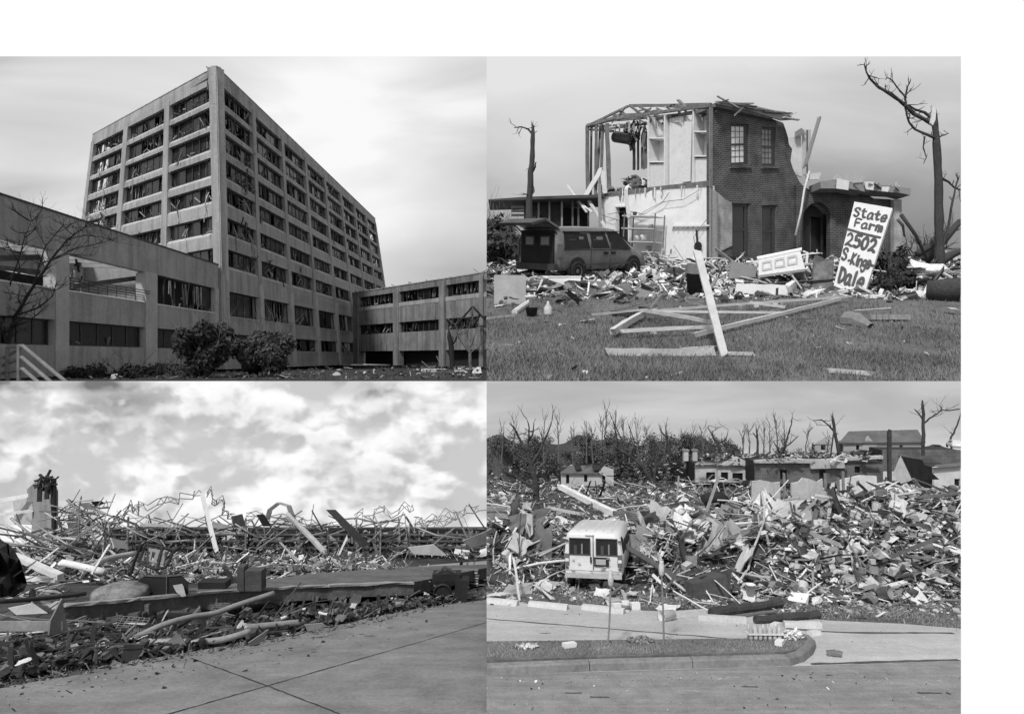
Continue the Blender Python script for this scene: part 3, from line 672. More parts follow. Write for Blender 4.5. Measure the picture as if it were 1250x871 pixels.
for k in range(5): rl.tube([WP(pu(86), L5[2] + .6 + k * .45, -.3), WP(pu(180), L5[2] + .6 + k * .45, -.3 + (.9 if k > 2 else 0))], .09, M_frame, 5)
for k in range(9): q = 88 + k * 11.3; rl.tube([WP(pu(q), L5[2] + .2, -.32), WP(pu(q), L5[2] + 2.5, -.32)], .08, M_frame, 5)
rl.build('balcony_railing', pod)
sm = MB()     # soot and damp with outlines of their own on the base wall
hgm = MB()
for i in range(30):
    q = R.choice([96, 104, 100, 222, 230, 228]); z = L5[1] - R.uniform(.3, 4) if q < 150 else L5[2] + R.uniform(-2, 4); p = WP(pu(q + R.uniform(-5, 5)), z, R.uniform(-2, -.6)); hgm.beam(p, p + V((R.uniform(-.5, .5), R.uniform(-.3, .3), R.uniform(-2.6, -.4))), R.uniform(.2, .6), .1, R.choice([M_dk, M_rag, M_blk, M_dk]))
hgm.build('hanging_wreckage', pod)

# ---- right wing coming back towards the viewer, ends at the edge of this view
def rad(px, d): return xy(px, d)
class WallEdge(Wall):
    def __call__(s, u, z, off=0):        # the wing is cut off square at the end of this view
        p = Wall.__call__(s, u, z, off); lim = (594 - 625) / F * p.y - .02
        if p.x > lim: p.x = lim
        return p
WW = WallEdge(rad(432, 280), rad(594, 211), rad(432, 280), rad(594, 211), ZB, 27.2)
def wu(px): s = (px - 432) / 162; r = 211 / 280; return s / (r + s - r * s)
wing = thing('stained_office_wing', 'low two storey concrete wing with soot stained bands beside the tall block', 'building')
M_stain = mat('stained_concrete', .22, .35, .13, .9, .05, streak=.6)
W6 = [27.2, 25.0, 20.9, 13.3, 9.4, 2.4]
wb = MB(); WW.bar(wb, 0, 1, W6[1], W6[0], 0, -2.4, M_stain); WW.bar(wb, 0, 1, W6[3], W6[2], 0, -2.4, M_stain); WW.bar(wb, 0, 1, W6[5], W6[4], 0, -2.4, M_stain)
WW.bar(wb, 0, 1, W6[2] - 1.5, W6[2] - .02, .1, -.2, M_conc)
wp = [(432, 438), (481, 487), (537, 544), (586, 591)]
for a, b in wp: WW.bar(wb, wu(a), wu(b), ZB + .02, W6[0] - .6, .5, -2.2, M_stain)
WW.bar(wb, 0, 1, W6[0], W6[0] + .35, .2, -8, M_conc)
wb.build('wall', wing)
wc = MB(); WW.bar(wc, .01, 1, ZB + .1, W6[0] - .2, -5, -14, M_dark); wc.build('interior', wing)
for i in range(3):
    for (z0, z1) in ((W6[2], W6[1]), (W6[4], W6[3])): torn_window(WW, wu(wp[i][1]), wu(wp[i + 1][0]), z0, z1, wing, 7, .75)
rw = MB()
for i in range(22): p = WW(R.random(), W6[0] + .3, R.uniform(-2, -.3)); rw.beam(p, p + V((R.uniform(-2, 2), 0, R.uniform(.1, 1.6))), .25, .2, R.choice([M_dk, M_blk, M_mid]))
rw.build('roof_debris', wing)

# ---- foreground pieces of this view
hr = thing('stair_handrail', 'thick metal stair handrail with three rails, bottom left under the bare tree', 'handrail')
hm = MB()
for (a, b, c) in (((6, 437.0), (28, 422), (76, 464)), ((4, 446), (27, 436), (58, 464.5)), ((3, 456), (28, 450), (42, 464.5))):
    hm.tube([at(a[0], a[1] - 1, 96.5), at(b[0], b[1], 95), at(c[0] + 6, c[1] + 3, 93.0)], .27, M_mid, 8)
for (x, y0, y1, d) in ((9, 424, 470, 96), (23, 422, 469, 95)): hm.tube([at(x, y1, d), at(x, y0, d)], .27, M_mid, 8)
hm.tube([at(9, 424, 96), at(28, 421.6, 95)], .27, M_mid, 8)
hm.build('rail', hr)
def pxtree(d, br, label, m=M_bark, name='bare_tree', dense=1): return poly_tree(d, br[0], br[1:], label, m, name, jag=False, dense=dense)
t = pxtree(98, [[(2, 456, 3.0), (8, 425, 2.6), (14, 395, 2.0)],
    [(8, 428, 2.4), (20, 385, 2.1), (40, 350, 1.8), (62, 318, 1.4), (82, 292, 1.0), (104, 277, .6)], [(62, 318, 1), (88, 304, .8), (118, 298, .5), (142, 291, .3)],
    [(40, 350, 1.2), (48, 322, .9), (56, 300, .7), (78, 275, .4)], [(8, 425, 2), (4, 395, 1.4), (10, 355, 1), (22, 318, .8), (30, 290, .5), (38, 270, .3)],
    [(20, 385, 1.3), (46, 376, 1), (64, 362, .6), (70, 340, .4)], [(14, 400, 1.2), (34, 392, .8), (60, 372, .5)], [(22, 318, .8), (10, 300, .5), (4, 280, .3)],
    [(82, 292, .7), (104, 287, .6), (126, 290, .4), (144, 296, .2)], [(56, 300, .6), (44, 280, .4), (36, 262, .3), (46, 255, .2)], [(104, 277, .5), (118, 270, .3), (128, 262, .2)], [(62, 318, .8), (82, 310, .6), (106, 311, .3)]],
    'bare leaning tree in front of the low wing at far left', m=M_blk, name='bare_tree', dense=4)
o = shrub(TL.g(254, 461), 12.5, 9.2, 'dark rounded evergreen bush left of its twin below the low wing', 7500, .45)
o = shrub(TL.g(326, 459.5), 12.5, 9.6, 'dark evergreen bush with pale stems right of its twin below the office block', 7500, .45)
o = shrub(TL.g(372, 447.5), 5.0, 4.0, 'small dark bush against the foot of the office block', 900, .5)
o = shrub(TL.g(408, 447.5), 8, 3.8, 'low spreading bush under the last bays of the office block', 1000, .5)
lm = MB()
for i in range(26): x = R.uniform(78, 236); leaves(lm, TL.g(x, 459.5 + R.uniform(-2, 2)) + V((0, 0, R.uniform(.2, 1.6))), (2.4, 2, R.uniform(.7, 1.5)), 170, .33, R.choice([M_leafd, M_leafm, M_leafd]), .1)
for i in range(30): p = TL.g(R.uniform(80, 230), 460); limb(lm, p, (R.uniform(-1, 1), R.uniform(-1, 1), .9), R.uniform(1.5, 4), .07, M_bark, 1, n=3)
tag(lm.build('flattened_hedge'), 'flattened hedge and torn branches along the low wing', 'hedge')
# splintered trees at the right edge of the view
poly_tree(196, [(553, 449, 3.4), (551, 425, 3.1), (548, 404, 2.6)], [[(551, 425, 1.5), (558, 410, .9), (560, 400, .4)]], 'snapped dark stump standing at the right wing', M_blk, 'tree_stump')
poly_tree(150, [(575, 451, 2.2), (573, 430, 2.0), (569, 416, 1.7)], [[(573, 430, 1.3), (562, 415, .9), (552, 402, .5)], [(573, 424, 1.2), (580, 408, .8), (586, 394, .5)], [(569, 416, 1.2), (572, 400, .7), (578, 384, .3)], [(573, 432, 1), (583, 424, .8), (592, 412, .4)], [(562, 415, .8), (556, 396, .5), (545, 388, .3)]], 'pale twisted bare tree in front of the stained wing', M_bark2, 'bare_tree', jag=False)
fr = MB()
for a, b in (((552, 402), (577, 374)), ((577, 374), (592, 390)), ((560, 398), (592, 398)), ((577, 374), (577, 398)), ((566, 386), (577, 398)), ((586, 384), (577, 398))): fr.beam(at(a[0], a[1], 208), at(b[0], b[1], 205), .5, .5, M_blk)
tag(fr.build('roof_frame'), 'dark gable frame of beams thrown against the stained wing', 'frame')
bn = thing('garden_bench', 'weathered slatted bench standing on the lawn by the stained wing', 'bench')
p = TL.g(492, 449); q = MB()
for z in (1.1, 1.5, 1.9): q.box((0, .6 + z * .1, z * 1.15), (9, .12, .25), M_mid)
q.build('backrest', bn); q = MB(); q.box((0, 0, 1), (9, 1.4, .2), M_mid); q.build('seat', bn)
for x in (-4.2, 0, 4.2): q = MB(); q.box((x, 0, .45), (.25, 1.3, 1.1), M_dk); q.build('leg', bn)
bn.location = TL.g(489, 448.5); bn.rotation_euler.z = -.2
ch = thing('wooden_chair', 'upright pale wooden chair standing beside the slatted bench', 'chair'); q = MB(); q.box((0, 0, 1.1), (1.3, 1.3, .2), M_wood2); q.build('seat', ch); q = MB(); q.box((0, .6, 2.1), (1.3, .15, 1.4), M_wood2); q.build('backrest', ch)
for x in (-.55, .55):
    for y in (-.55, .55): q = MB(); q.box((x, y, .5), (.15, .15, 1.1), M_wood2); q.build('leg', ch)
ch.location = TL.g(512, 448)
flat0 = lambda a, b: 0.0
debris(TL, 46, ['bw', 'bl', 'bm', 'bo', 'bd', 'sw', 'sl', 'sm', 'kl', 'kw'], lambda: (R.uniform(500, 586), R.uniform(446, 456)), lambda a, b: .12, {'b': 'broken board in the wreckage heap below the stained wing', 's': 'torn sheet in the wreckage heap below the stained wing', 'k': 'block in the wreckage heap below the stained wing'}, {'b': 'boards below the stained wing', 's': 'sheets below the stained wing', 'k': 'blocks below the stained wing'}, .8)
debris(TL, 22, ['sw', 'bl', 'kw', 'sl', 'bw'], lambda: (R.uniform(80, 470), R.uniform(450, 458)), lambda a, b: .05, {'b': 'pale board lying on the dark lawn before the bushes', 's': 'pale torn sheet lying on the dark lawn', 'k': 'pale block lying on the dark lawn'}, {'b': 'boards on the dark lawn', 's': 'sheets on the dark lawn', 'k': 'blocks on the dark lawn'}, .45)
litter('rubble', TL, 2200, lambda: (R.uniform(0, 590), 446 + 17 * R.random() ** 1.6), lambda a, b: .03 + (.25 if a > 500 and b < 456 else 0), [M_dk, M_dk, M_mid, M_blk, M_lgt, M_wood2], 'small fragments scattered over the dark lawn of the office block', .3)
G_blade = mat('grass_blade', .06, .4, .3, .9, 0, fine=False)
grass('grass', TL, [(0, 452), (594, 450), (593, 466), (0, 466)], 9000, .16, G_blade, 'dark grass in front of the office block', .014)
close_panel('TL')
# ============================================================ UPPER RIGHT: the torn open brick house
K = 13.0; DCN = 380.0
pb = at(868, 327, DCN); pe = at(968, 322, 428.7); pt_ = at(868, 130, DCN)
PBR = Plane(pb, pe, pt_)                                    # brick front
PLF = Plane(pb, at(716, 319, 475), pt_)                     # torn open left side
db = (pe - pb); db.z = 0; db.normalize()
M_brick = brick('dark_brick', db.x, db.y, TR.s, 1.2, .085, .055, .20)
M_brickp = brick('porch_brick', 1, .1, TR.s, 1.2, .075, .05, .17)
M_bwhite = brick('white_painted_brick', db.x, db.y, TR.s, .9, .42, .36, .30)
M_stucco = mat('white_plaster', .78, .1, .12, .8, .03); M_room = mat('pale_room_paint', .66, .12, .15, .8, .03)
M_woodT = mat('roof_timber', .16, .35, .25, .9, .1, rnd=.1); M_woodP = mat('pale_timber', .52, .14, .35, .85, .1, rnd=.12)
house = thing('brick_house', 'dark brick two storey house torn open on its left side, behind the grey minivan', 'house')
mb = MB()
win = [[(892, 151), (914, 151.5), (914, 200.5), (892, 202)], [(930, 154.5), (947, 156), (947, 202.5), (930, 202.5)], [(894, 249), (914, 249), (914, 312), (894, 313)], [(930, 251), (947, 251), (947, 314), (930, 314)]]
edge = [(868, 130), (905, 136), (940, 144), (956, 150), (959, 158), (962, 168), (963, 176), (967, 182), (965, 196), (968, 206), (972, 214), (976, 222), (985, 232), (990, 244), (990, 300), (990, 319), (880, 327), (868, 328)]
mb.plate(PBR, edge, win, 3.2, M_brick); mb.build('brick_wall', house)
mb = MB()                                                   # courses over and under the openings, step of white brick left
for wq in win:
    x0, x1, y0, y1 = wq[0][0] - 2, wq[1][0] + 2, wq[0][1], wq[3][1]
    if y1 < 240: mb.plate(PBR, [(x0, y1 + .3), (x1, y1 + .3), (x1, y1 + 3.4), (x0, y1 + 3.6)], [], 1.2, M_brick, 1.0)
    else: mb.plate(PBR, [(x0, y0 - 6), (x1, y0 - 6), (x1, y0 - .5), (x0, y0 - .5)], [], .5, M_brick, .35)
mb.build('brick_ledge', house)
mb = MB(); mb.plate(PBR, [(876, 236), (881, 240), (885, 244), (892, 247), (893, 252), (893, 300), (876, 308)], [], .6, M_bwhite, .5); mb.build('white_brick_patch', house)
def sash(q, pm, parent, fancy=True):
    (x0, y0), (x1, y1), (x2, y2), (x3, y3) = q; f = MB()
    def pp(a, b, o): # a, b in 0..1
        xa = x0 + (x1 - x0) * a; xb = x3 + (x2 - x3) * a; ya = y0 + (y1 - y0) * a; yb = y3 + (y2 - y3) * a
        return PBR(xa + (xb - xa) * b, ya + (yb - ya) * b, o)
    def barr(a0, a1, b0, b1, o, t, m): f.hexa([pp(a0, b1, o), pp(a1, b1, o), pp(a1, b0, o), pp(a0, b0, o), pp(a0, b1, o - t), pp(a1, b1, o - t), pp(a1, b0, o - t), pp(a0, b0, o - t)], m)
    for a0, a1, b0, b1 in ((0.01, .09, 0.01, .99), (.80, .99, 0.01, .99), (.09, .80, 0.01, .05), (.09, .80, .93, .99), (.09, .80, .47, .51)): barr(a0, a1, b0, b1, -.7, .6, M_frame)
    if fancy:
        for a in (.32, .56): barr(a, a + .02, .05, .93, -.95, .2, M_frame)
        for b in (.17, .31, .63, .78): barr(.09, .80, b, b + .008, -.95, .2, M_frame)
    w_ = f.build('window', parent); g = MB()
    f = g; barr(.09, .80, .05, .93, -1.2, .1, pm); g.build('pane', w_)
M_blind = mat('white_blind_behind_glass', .8, .2, .12, .3, 0, spec=.6); M_blind2 = mat('grey_blind_behind_glass', .22, .3, .12, .3, 0, spec=.6)
sash(win[0], M_blind, house); sash(win[1], M_blind2, house); sash(win[2], M_glass, house, False); sash(win[3], M_glass, house, False)
# white lower wall of the left side with a doorway
mb = MB(); mb.plate(PLF, [(732, 240), (745, 236), (790, 231), (868, 226), (868, 328), (800, 327), (735, 321)], [[(752, 253), (767, 252.5), (767, 285), (767, 318), (752, 318)]], 3, M_stucco); mb.build('plaster_wall', house)
mb = MB(); mb.plate(PLF, [(750, 251), (769, 250), (769, 318), (767.2, 318), (767.2, 252.3), (751.8, 252.8), (751.8, 318), (750, 318)], [], .8, M_white, .5); mb.build('door_frame', house)
mb = MB(); mb.plate(PLF, [(728, 236), (866, 220.5), (866, 227), (795, 231), (790, 234), (728, 241)], [], 9, M_woodT, .6); mb.build('upper_floor', house)
mb = MB(); mb.plate(PLF, [(866.5, 131), (868.6, 131), (868.6, 327), (866.5, 327)], [], 1.5, M_mid, .6)
mb.plate(PLF, [(872, 232), (877, 236), (877, 327), (872, 327)], [], 1.4, M_mid, 1.6); mb.build('corner_post', house)
# closets left standing upstairs
cl = MB()
for x0, x1, yt0, yt1, sh in ((791, 811, 143, 141, (168, 197)), (846, 866, 134, 132, (160, 190))):
    cl.plate(PLF, [(x0, yt0), (x1, yt1), (x1, 222 - (x1 - 868) * .09), (x0, 222 - (x0 - 868) * .09)], [], .8, M_room, -9)
    for xs in (x0, x1): cl.hexa([PLF(xs - .7, 224 - (xs - 868) * .06, 0), PLF(xs + .7, 224 - (xs - 868) * .06, 0), PLF(xs + .7, yt1, 0), PLF(xs - .7, yt1, 0), PLF(xs - .7, 224 - (xs - 868) * .06, -9), PLF(xs + .7, 224 - (xs - 868) * .06, -9), PLF(xs + .7, yt1, -9), PLF(xs - .7, yt1, -9)], M_room)
    for y in sh: cl.hexa([PLF(x0 + .8, y + 1, -.4), PLF(x1 - .8, y + 1, -.4), PLF(x1 - .8, y - .4, -.4), PLF(x0 + .8, y - .4, -.4), PLF(x0 + .8, y + 1, -8.8), PLF(x1 - .8, y + 1, -8.8), PLF(x1 - .8, y - .4, -8.8), PLF(x0 + .8, y - .4, -8.8)], M_white)
    cl.plate(PLF, [(x0 + 1, sh[1] + 3), (x1 - 1, sh[1] + 2), (x1 - 1, 222 - (x1 - 868) * .08), (x0 + 1, 222 - (x0 - 868) * .08)], [], .5, M_off if x0 < 800 else M_room, -1.5)
cl.build('closet', house)
cl = MB(); cl.plate(PLF, [(813, 140), (829, 138), (838, 146), (845, 150), (845, 222), (813, 225)], [], 1.2, M_room, -3); cl.plate(PLF, [(834, 148), (843, 150), (841, 221), (831, 222)], [], .6, M_off, -1); cl.build('inner_wall', house)
tr = MB()
def lf(px, py, o=0): return at(px, py, PLF(px, py).y - o * 1.2)
def tb(a, b, w_, m=None, o0=0, o1=0): tr.rough(lf(a[0], a[1], o0), lf(b[0], b[1], o1), w_, w_, m or M_woodT, 5, .16)
for a, b, w_, o in (((717, 153), (717.5, 240), 2.6, 0), ((722, 153), (721, 240), 1.6, -8), ((728, 154), (727, 238), 2.2, 0), ((736, 154), (733, 236), 2.0, -4), ((741, 153), (744, 232), 2.6, 0), ((733, 150), (729, 225), 1.6, -14), ((774, 168), (774, 206), 1.8, -24), ((779, 166), (779, 206), 1.4, -24), ((784, 164), (784, 205), 1.6, -20), ((788, 162), (788, 205), 2, -14), ((868, 131), (868, 228), 1.6, 0)): tb(a, b, w_, None, o, o)
tr.build('wall_studs', house); tr = MB()
for a, b, w_, o0, o1 in (((716, 153.5), (752, 144), 2.0, 0, 0), ((752, 145), (868, 129), 1.8, 0, 0), ((716, 154), (768, 129), 1.4, -4, -20), ((768, 129), (868, 127.5), 1.6, -20, -14), ((762, 132), (752, 146), 1.4, -18, -4),
    ((770, 130), (794, 147), 1.4, -18, -2), ((781, 131), (812, 146), 1.2, -16, -4), ((795, 132), (775, 146), 1.2, -14, -4), ((748, 141), (800, 138), 1.1, -12, -12), ((740, 148), (868, 136), 1.4, -10, -12), ((716, 155), (790, 151), 1.2, -8, -14),
    ((744, 157), (812, 148), 1.3, -24, -14), ((760, 139), (786, 141), 1.0, -24, -10), ((806, 129), (833, 131), 1.6, -14, -2), ((835, 128), (868, 138), 1.2, -14, -4), ((800, 146), (868, 132.5), 1.4, -3, -3), ((720, 158), (750, 160), 1.2, -3, -22), ((765, 150), (778, 172), 1.1, -14, -8), ((775, 148), (768, 176), 1.3, -16, -10)): tb(a, b, w_, M_woodT, o0, o1)
tr.beam(PLF(817, 119, -8), PLF(834, 132, -4), 2.2, .8, M_woodT); tr.beam(PLF(760, 174, -10), PLF(767, 150, -12), 1.6, .8, M_blk); tr.beam(PLF(771, 176, -10), PLF(776, 160, -8), 1.8, .8, M_lgt)
tr.build('roof_truss', house); tr = MB()
for i in range(46):
    x = R.uniform(742, 868); y = 150 - (x - 742) * .14 + R.uniform(-12, 12); a = (x, y); b = (x + R.uniform(-16, 16), y + R.uniform(-5, 9)); tb(a, b, R.uniform(.4, 1.2), R.choice([M_woodT, M_blk, M_lgt, M_woodT]), R.uniform(-20, -1), R.uniform(-20, -1))
for i in range(30):
    x = R.uniform(760, 790); y = R.uniform(146, 166); tb((x, y), (x + R.uniform(-4, 4), y + R.uniform(4, 20)), R.uniform(.4, 1.3), R.choice([M_woodT, M_blk, M_mid]), R.uniform(-18, -8), R.uniform(-18, -8))
tr.build('splintered_lath', house); tr = MB()
for i in range(34):      # torn plaster, insulation and strips hanging from the ceiling and the floor edge
    x = R.uniform(745, 866); up = R.random() < .5; y = (152 - (x - 742) * .13) if up else 229 - (x - 790) * .05; L = R.uniform(4, 15); o_ = R.uniform(-9, -1) if up else 1.5; w2 = R.uniform(.5, 2.2)
    tr.plate(lambda a, b, off: lf(a, b, off + o_), [(x, y), (x + w2, y), (x + w2 * R.uniform(.2, 1.4) + R.uniform(-2, 2), y + L), (x + R.uniform(-1.5, .5), y + L * R.uniform(.7, .95))], [], .3, R.choice([M_off, M_lgt, M_mid, M_white]))
tr.build('hanging_scrap', house)
tr = MB(); tr.tube([lf(751, 167, -12), lf(772, 170, -12)], 3.8, M_dk, 12); tr.build('hanging_duct', house, True)
# flattened roof edge over the brick front
rr = MB(); rr.plate(PBR, [(868, 127.5), (905, 133), (942, 141), (946, 144), (936, 147), (900, 138.5), (868, 132)], [], 14, M_woodT, 3)
rr.plate(PBR, [(868, 125.5), (900, 128), (940, 137), (958, 141), (962, 148), (948, 149), (905, 136), (868, 129)], [], 1.0, M_lgt, 3.6); rr.build('roof_edge', house)
for i, (a, b, w_) in enumerate((((872, 128), (912, 129), 1.4), ((888, 130), (916, 133), 1.6), ((868, 120), (893, 134), 1.0), ((902, 134), (935, 139), 1.8), ((912, 136), (950, 140), 1.4), ((925, 139), (958, 141), 1.4), ((948, 146), (966, 149), 2), ((888, 144), (897, 136), 1.5), ((955, 145), (963, 140), 1.2), ((865, 130), (880, 125), 1))):
    plank('split_rafter', PBR(a[0], a[1], 3.8 + i * .15), PBR(b[0], b[1], 4.2 + i * .1), w_, .6, M_woodT if i % 2 else M_lgt, 'splintered rafter lying on the torn roof edge above the brick front', 'board', 'rafters on the roof edge')
# rooms seen behind the torn right edge
PB2 = Plane(at(968, 322, 444), at(1000, 321, 452), at(968, 222, 444))
rm = MB(); rm.plate(PB2, [(962, 168), (978, 166), (979, 216), (966, 212)], [], 1, M_room); rm.plate(PB2, [(978.5, 159), (988, 159), (988, 214), (979, 214)], [], 1.2, M_lgt, 1.5); rm.plate(PB2, [(982, 160), (983.2, 160), (983.2, 213), (982, 213)], [], .4, M_dk, 2.2); rm.plate(PB2, [(968, 162), (974, 158), (979, 166), (968, 168)], [], 2, M_mid, 3.5); rm.build('room_remains', house)
# one storey brick porch at the right
PP = Plane(at(968, 322, 429), at(1095, 321, 442), at(968, 222, 429))
porch = MB(); porch.plate(PP, [(986, 232), (1046, 233), (1064, 243), (1083, 244), (1092, 246), (1092, 321), (1011, 321), (1011, 262), (1008, 254), (1002, 249), (995, 247), (987, 250), (980, 258), (977, 268), (976, 321), (970, 321), (970, 226)], [], 4, M_brickp, 2); porch.build('porch_wall', house)
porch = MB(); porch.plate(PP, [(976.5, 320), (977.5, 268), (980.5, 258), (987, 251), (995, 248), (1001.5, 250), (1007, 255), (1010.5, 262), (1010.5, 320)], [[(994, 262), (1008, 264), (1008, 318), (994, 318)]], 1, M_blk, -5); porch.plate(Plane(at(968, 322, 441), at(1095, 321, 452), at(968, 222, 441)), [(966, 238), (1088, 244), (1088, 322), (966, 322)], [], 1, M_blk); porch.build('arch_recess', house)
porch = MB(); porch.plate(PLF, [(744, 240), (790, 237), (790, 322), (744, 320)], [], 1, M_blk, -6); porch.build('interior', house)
porch = MB()
porch.plate(PP, [(986, 228), (1000, 226), (1019, 229), (1040, 231), (1064, 232), (1094, 236), (1093, 244), (1080, 241), (1060, 240), (1048, 238), (1040, 240), (1020, 236), (1000, 236), (987, 236)], [], 12, M_mid, 13)
for i in range(40): p = PP(R.uniform(988, 1092), 0, 0); x = R.uniform(988, 1090); p = PP(x, 229 + (x - 988) * .06 + R.uniform(-2, 4), R.uniform(4, 14.5)); porch.rough(p, p + V((R.uniform(-6, 6), R.uniform(-3, 3), R.uniform(-1.5, 2.5))), R.uniform(.5, 1.8), R.uniform(.3, 1), R.choice([M_mid, M_lgt, M_dk, M_off, M_dk]), 3, .3)
porch.plate(PP, [(1004, 225), (1018, 228), (1017, 239), (1003, 237)], [], .6, M_off, 15); porch.plate(PP, [(1036, 229), (1047, 229), (1047, 239), (1038, 238)], [], .6, M_off, 15); porch.plate(PP, [(1057, 235), (1066, 235), (1064, 241), (1057, 240)], [], .6, M_white, 15)
porch.build('porch_roof', house)
porch = MB(); porch.plate(PP, [(1083, 246), (1092.5, 246), (1093, 314), (1083, 312)], [], 3, M_bwhite, 6); porch.build('porch_pillar', house)
for i, (q, m) in enumerate((([(1008, 223), (1013, 216), (1035, 217), (1046, 220), (1041, 229), (1028, 226)], M_lgt), ([(976, 216), (994, 214), (992, 222), (978, 223)], M_off), ([(1034, 217), (1047, 220), (1043, 228), (1034, 227)], M_off))):
    s = MB(); s.plate(PP, q, [], 1.2, m, 8 - i); tag(s.build('roof_sheet'), ['large torn sheet standing on the porch roof', 'crumpled white sheet at the brick wall end of the porch roof', 'pale torn sheet leaning on the porch roof, right of the larger one'][i], 'sheet')
plank('leaning_timber', PBR(979, 150, 12), PBR(968, 208, 8), 3, 1, M_mid, 'broad timber leaning against the torn edge of the brick front', 'board')
seg('dangling_strip', [PBR(972, 213, 9), PBR(965, 235, 9.5), PBR(960, 262, 10), PBR(955, 290, 9)], .7, M_off, 'thin white strip dangling down the brick front', 'strip')
for i in range(16):
    q = PP(R.uniform(988, 1090), 0, 0); 
# upstairs floor wreckage
for i in range(95):
    x = R.uniform(736, 790); p = PLF(x, 236 - (x - 738) * .12 - R.uniform(0, 20) * (1 - abs(x - 768) / 40), R.uniform(-12, -2)); me = R.choice(PB[R.choice(['sw', 'sl', 'sd', 'bl', 'bo', 'kd'])])
    o = bpy.data.objects.new('room_wreckage', me); C.objects.link(o); o.matrix_basis = Matrix.Translation(p) @ Matrix.Rotation(R.uniform(0, 6), 4, 'Z') @ Matrix.Rotation(R.gauss(0, .5), 4, 'X') @ Matrix.Scale(K * R.uniform(.25, .55), 4)
    tag(o, 'piece of room wreckage heaped on the open upper floor', 'wreckage', 'wreckage on the upper floor')
for i in range(20):
    x = R.uniform(792, 866); p = PLF(x, 222 - (x - 868) * .08, R.uniform(-1.5, .4)); me = R.choice(PB[R.choice(['sw', 'kw', 'bl'])]); o = bpy.data.objects.new('plaster_scrap', me); C.objects.link(o)
    o.matrix_basis = Matrix.Translation(p) @ Matrix.Rotation(R.uniform(0, 6), 4, 'Z') @ Matrix.Scale(K * R.uniform(.06, .16), 4); tag(o, 'plaster scrap lying along the edge of the upper floor below the closets', 'scrap', 'plaster scraps on the floor edge')
s = MB(); s.plate(PLF, [(735, 206), (739, 205), (737, 214), (727, 230), (716, 250), (712, 246), (722, 228), (731, 214)], [], .6, M_white, 3); s.plate(PLF, [(736, 206), (742, 212), (744, 236), (740, 237), (737, 222)], [], .6, M_off, 2.5); tag(s.build('hanging_sheet'), 'white cloth hanging off the corner of the open upper floor', 'cloth')
for i, (a, b, w_, m) in enumerate((((740, 226), (752, 290), 2.2, M_mid), ((728, 246), (770, 300), 2.6, M_lgt), ((703, 228), (735, 262), 1.2, M_off), ((776, 235), (787, 266), 2.4, M_wood), ((718, 248), (742, 262), 1.6, M_off))):
    plank('leaning_board', PLF(a[0], a[1], 6 + i), PLF(b[0], b[1], 14), w_, .8, m, 'board leaning against the white plaster wall behind the grey minivan', 'board', 'boards leaning on the plaster wall')
wr = MB()
for q in ([(820, 236), (812, 248), (790, 262), (770, 258), (745, 262)], [(858, 232), (838, 244), (812, 247), (795, 256), (775, 268)], [(735, 262), (760, 270), (790, 262)], [(868, 266), (850, 290), (856, 316), (838, 318), (826, 300)]):
    wr.tube([PLF(a, b, 2.5) for a, b in q], .18, M_dk, 4)
tag(wr.build('loose_cable'), 'loose cables strung across the white plaster wall', 'cable')
sh = thing('shelf_unit', 'open metal shelf with pots standing by the white plaster wall', 'shelf')
q = MB()
for y, a, b in ((265, 776, 815), (280, 775, 814), (296, 778, 814), (308, 780, 814)): q.plate(PLF, [(a, y), (b, y + 1), (b, y + 2.3), (a, y + 1.3)], [], 9, M_lgt, 12)
q.build('shelf_board', sh); q = MB()
for x in (776, 814): q.beam(PLF(x + 3, 263, 12), PLF(x, 322, 12), .7, .7, M_mid); q.beam(PLF(x + 3, 264, 4), PLF(x, 322, 4), .7, .7, M_mid)
q.build('upright', sh)
for x, y, r in ((790, 294, 2), (797, 294, 2.3), (806, 280, 1.6), (803, 307, 2), (786, 264, 1.5)):
    q = MB(); q.lathe((0, 0, 0), [(r * .7, 0), (r, r * 1.3), (r * .9, r * 1.5)], R.choice([M_mid, M_off, M_dk]), 10); o = q.build('pot', None, True); o.location = PLF(x, y + .8, 8); tag(o, 'small pot standing on the open metal shelf', 'pot', 'pots on the metal shelf')
pan_ = MB(); pan_.tube([PLF(853, 281, 2), PLF(854, 296, 2)], .6, M_blk, 6); pan_.lathe(PLF(855, 301, 1.6), [(2.6, 0), (2.8, .8), (2.5, 1)], M_blk, 14, PLF.n); tag(pan_.build('hanging_pan'), 'black pan hanging from the rail on the white plaster wall', 'pan')
rl = MB(); rl.plate(PLF, [(822, 275), (867, 274.5), (867, 276.5), (822, 277)], [], 1, M_white, 1.6)
for x in range(824, 866, 6): rl.beam(PLF(x, 277, 1), PLF(x, 279, 2), .4, .4, M_mid)
tag(rl.build('hook_rail'), 'white hook rail fixed to the plaster wall above the pan', 'rail')

# ---- dark shed at the left
shed = thing('collapsed_shed', 'dark open shed with a sagging flat roof left of the brick house', 'shed')
PS = Plane(at(600, 320, 470), at(740, 320, 470), at(640, 240, 470))
q = MB(); q.plate(PS, [(597, 249), (640, 246), (700, 244), (735, 243), (735, 246.5), (700, 247.5), (640, 249.5), (597, 250.5)], [], 30, M_dk, 14); q.build('roof', shed)
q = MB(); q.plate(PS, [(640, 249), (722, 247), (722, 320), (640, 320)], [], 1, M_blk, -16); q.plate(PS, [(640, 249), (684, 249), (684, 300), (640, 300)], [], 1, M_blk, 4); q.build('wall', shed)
for x in (656, 669, 684, 697, 704, 716): q = MB(); q.plate(PS, [(x, 248), (x + 2.2, 248), (x + 2.2, 318), (x, 318)], [], 1.6, M_mid if x < 690 else M_wood2, 6); q.build('post', shed)
q = MB(); 
for y in (252, 257, 262): q.plate(PS, [(624, y), (641, y), (641, y + 3), (624, y + 3)], [], 1, M_mid, 3)
q.build('siding_board', shed)
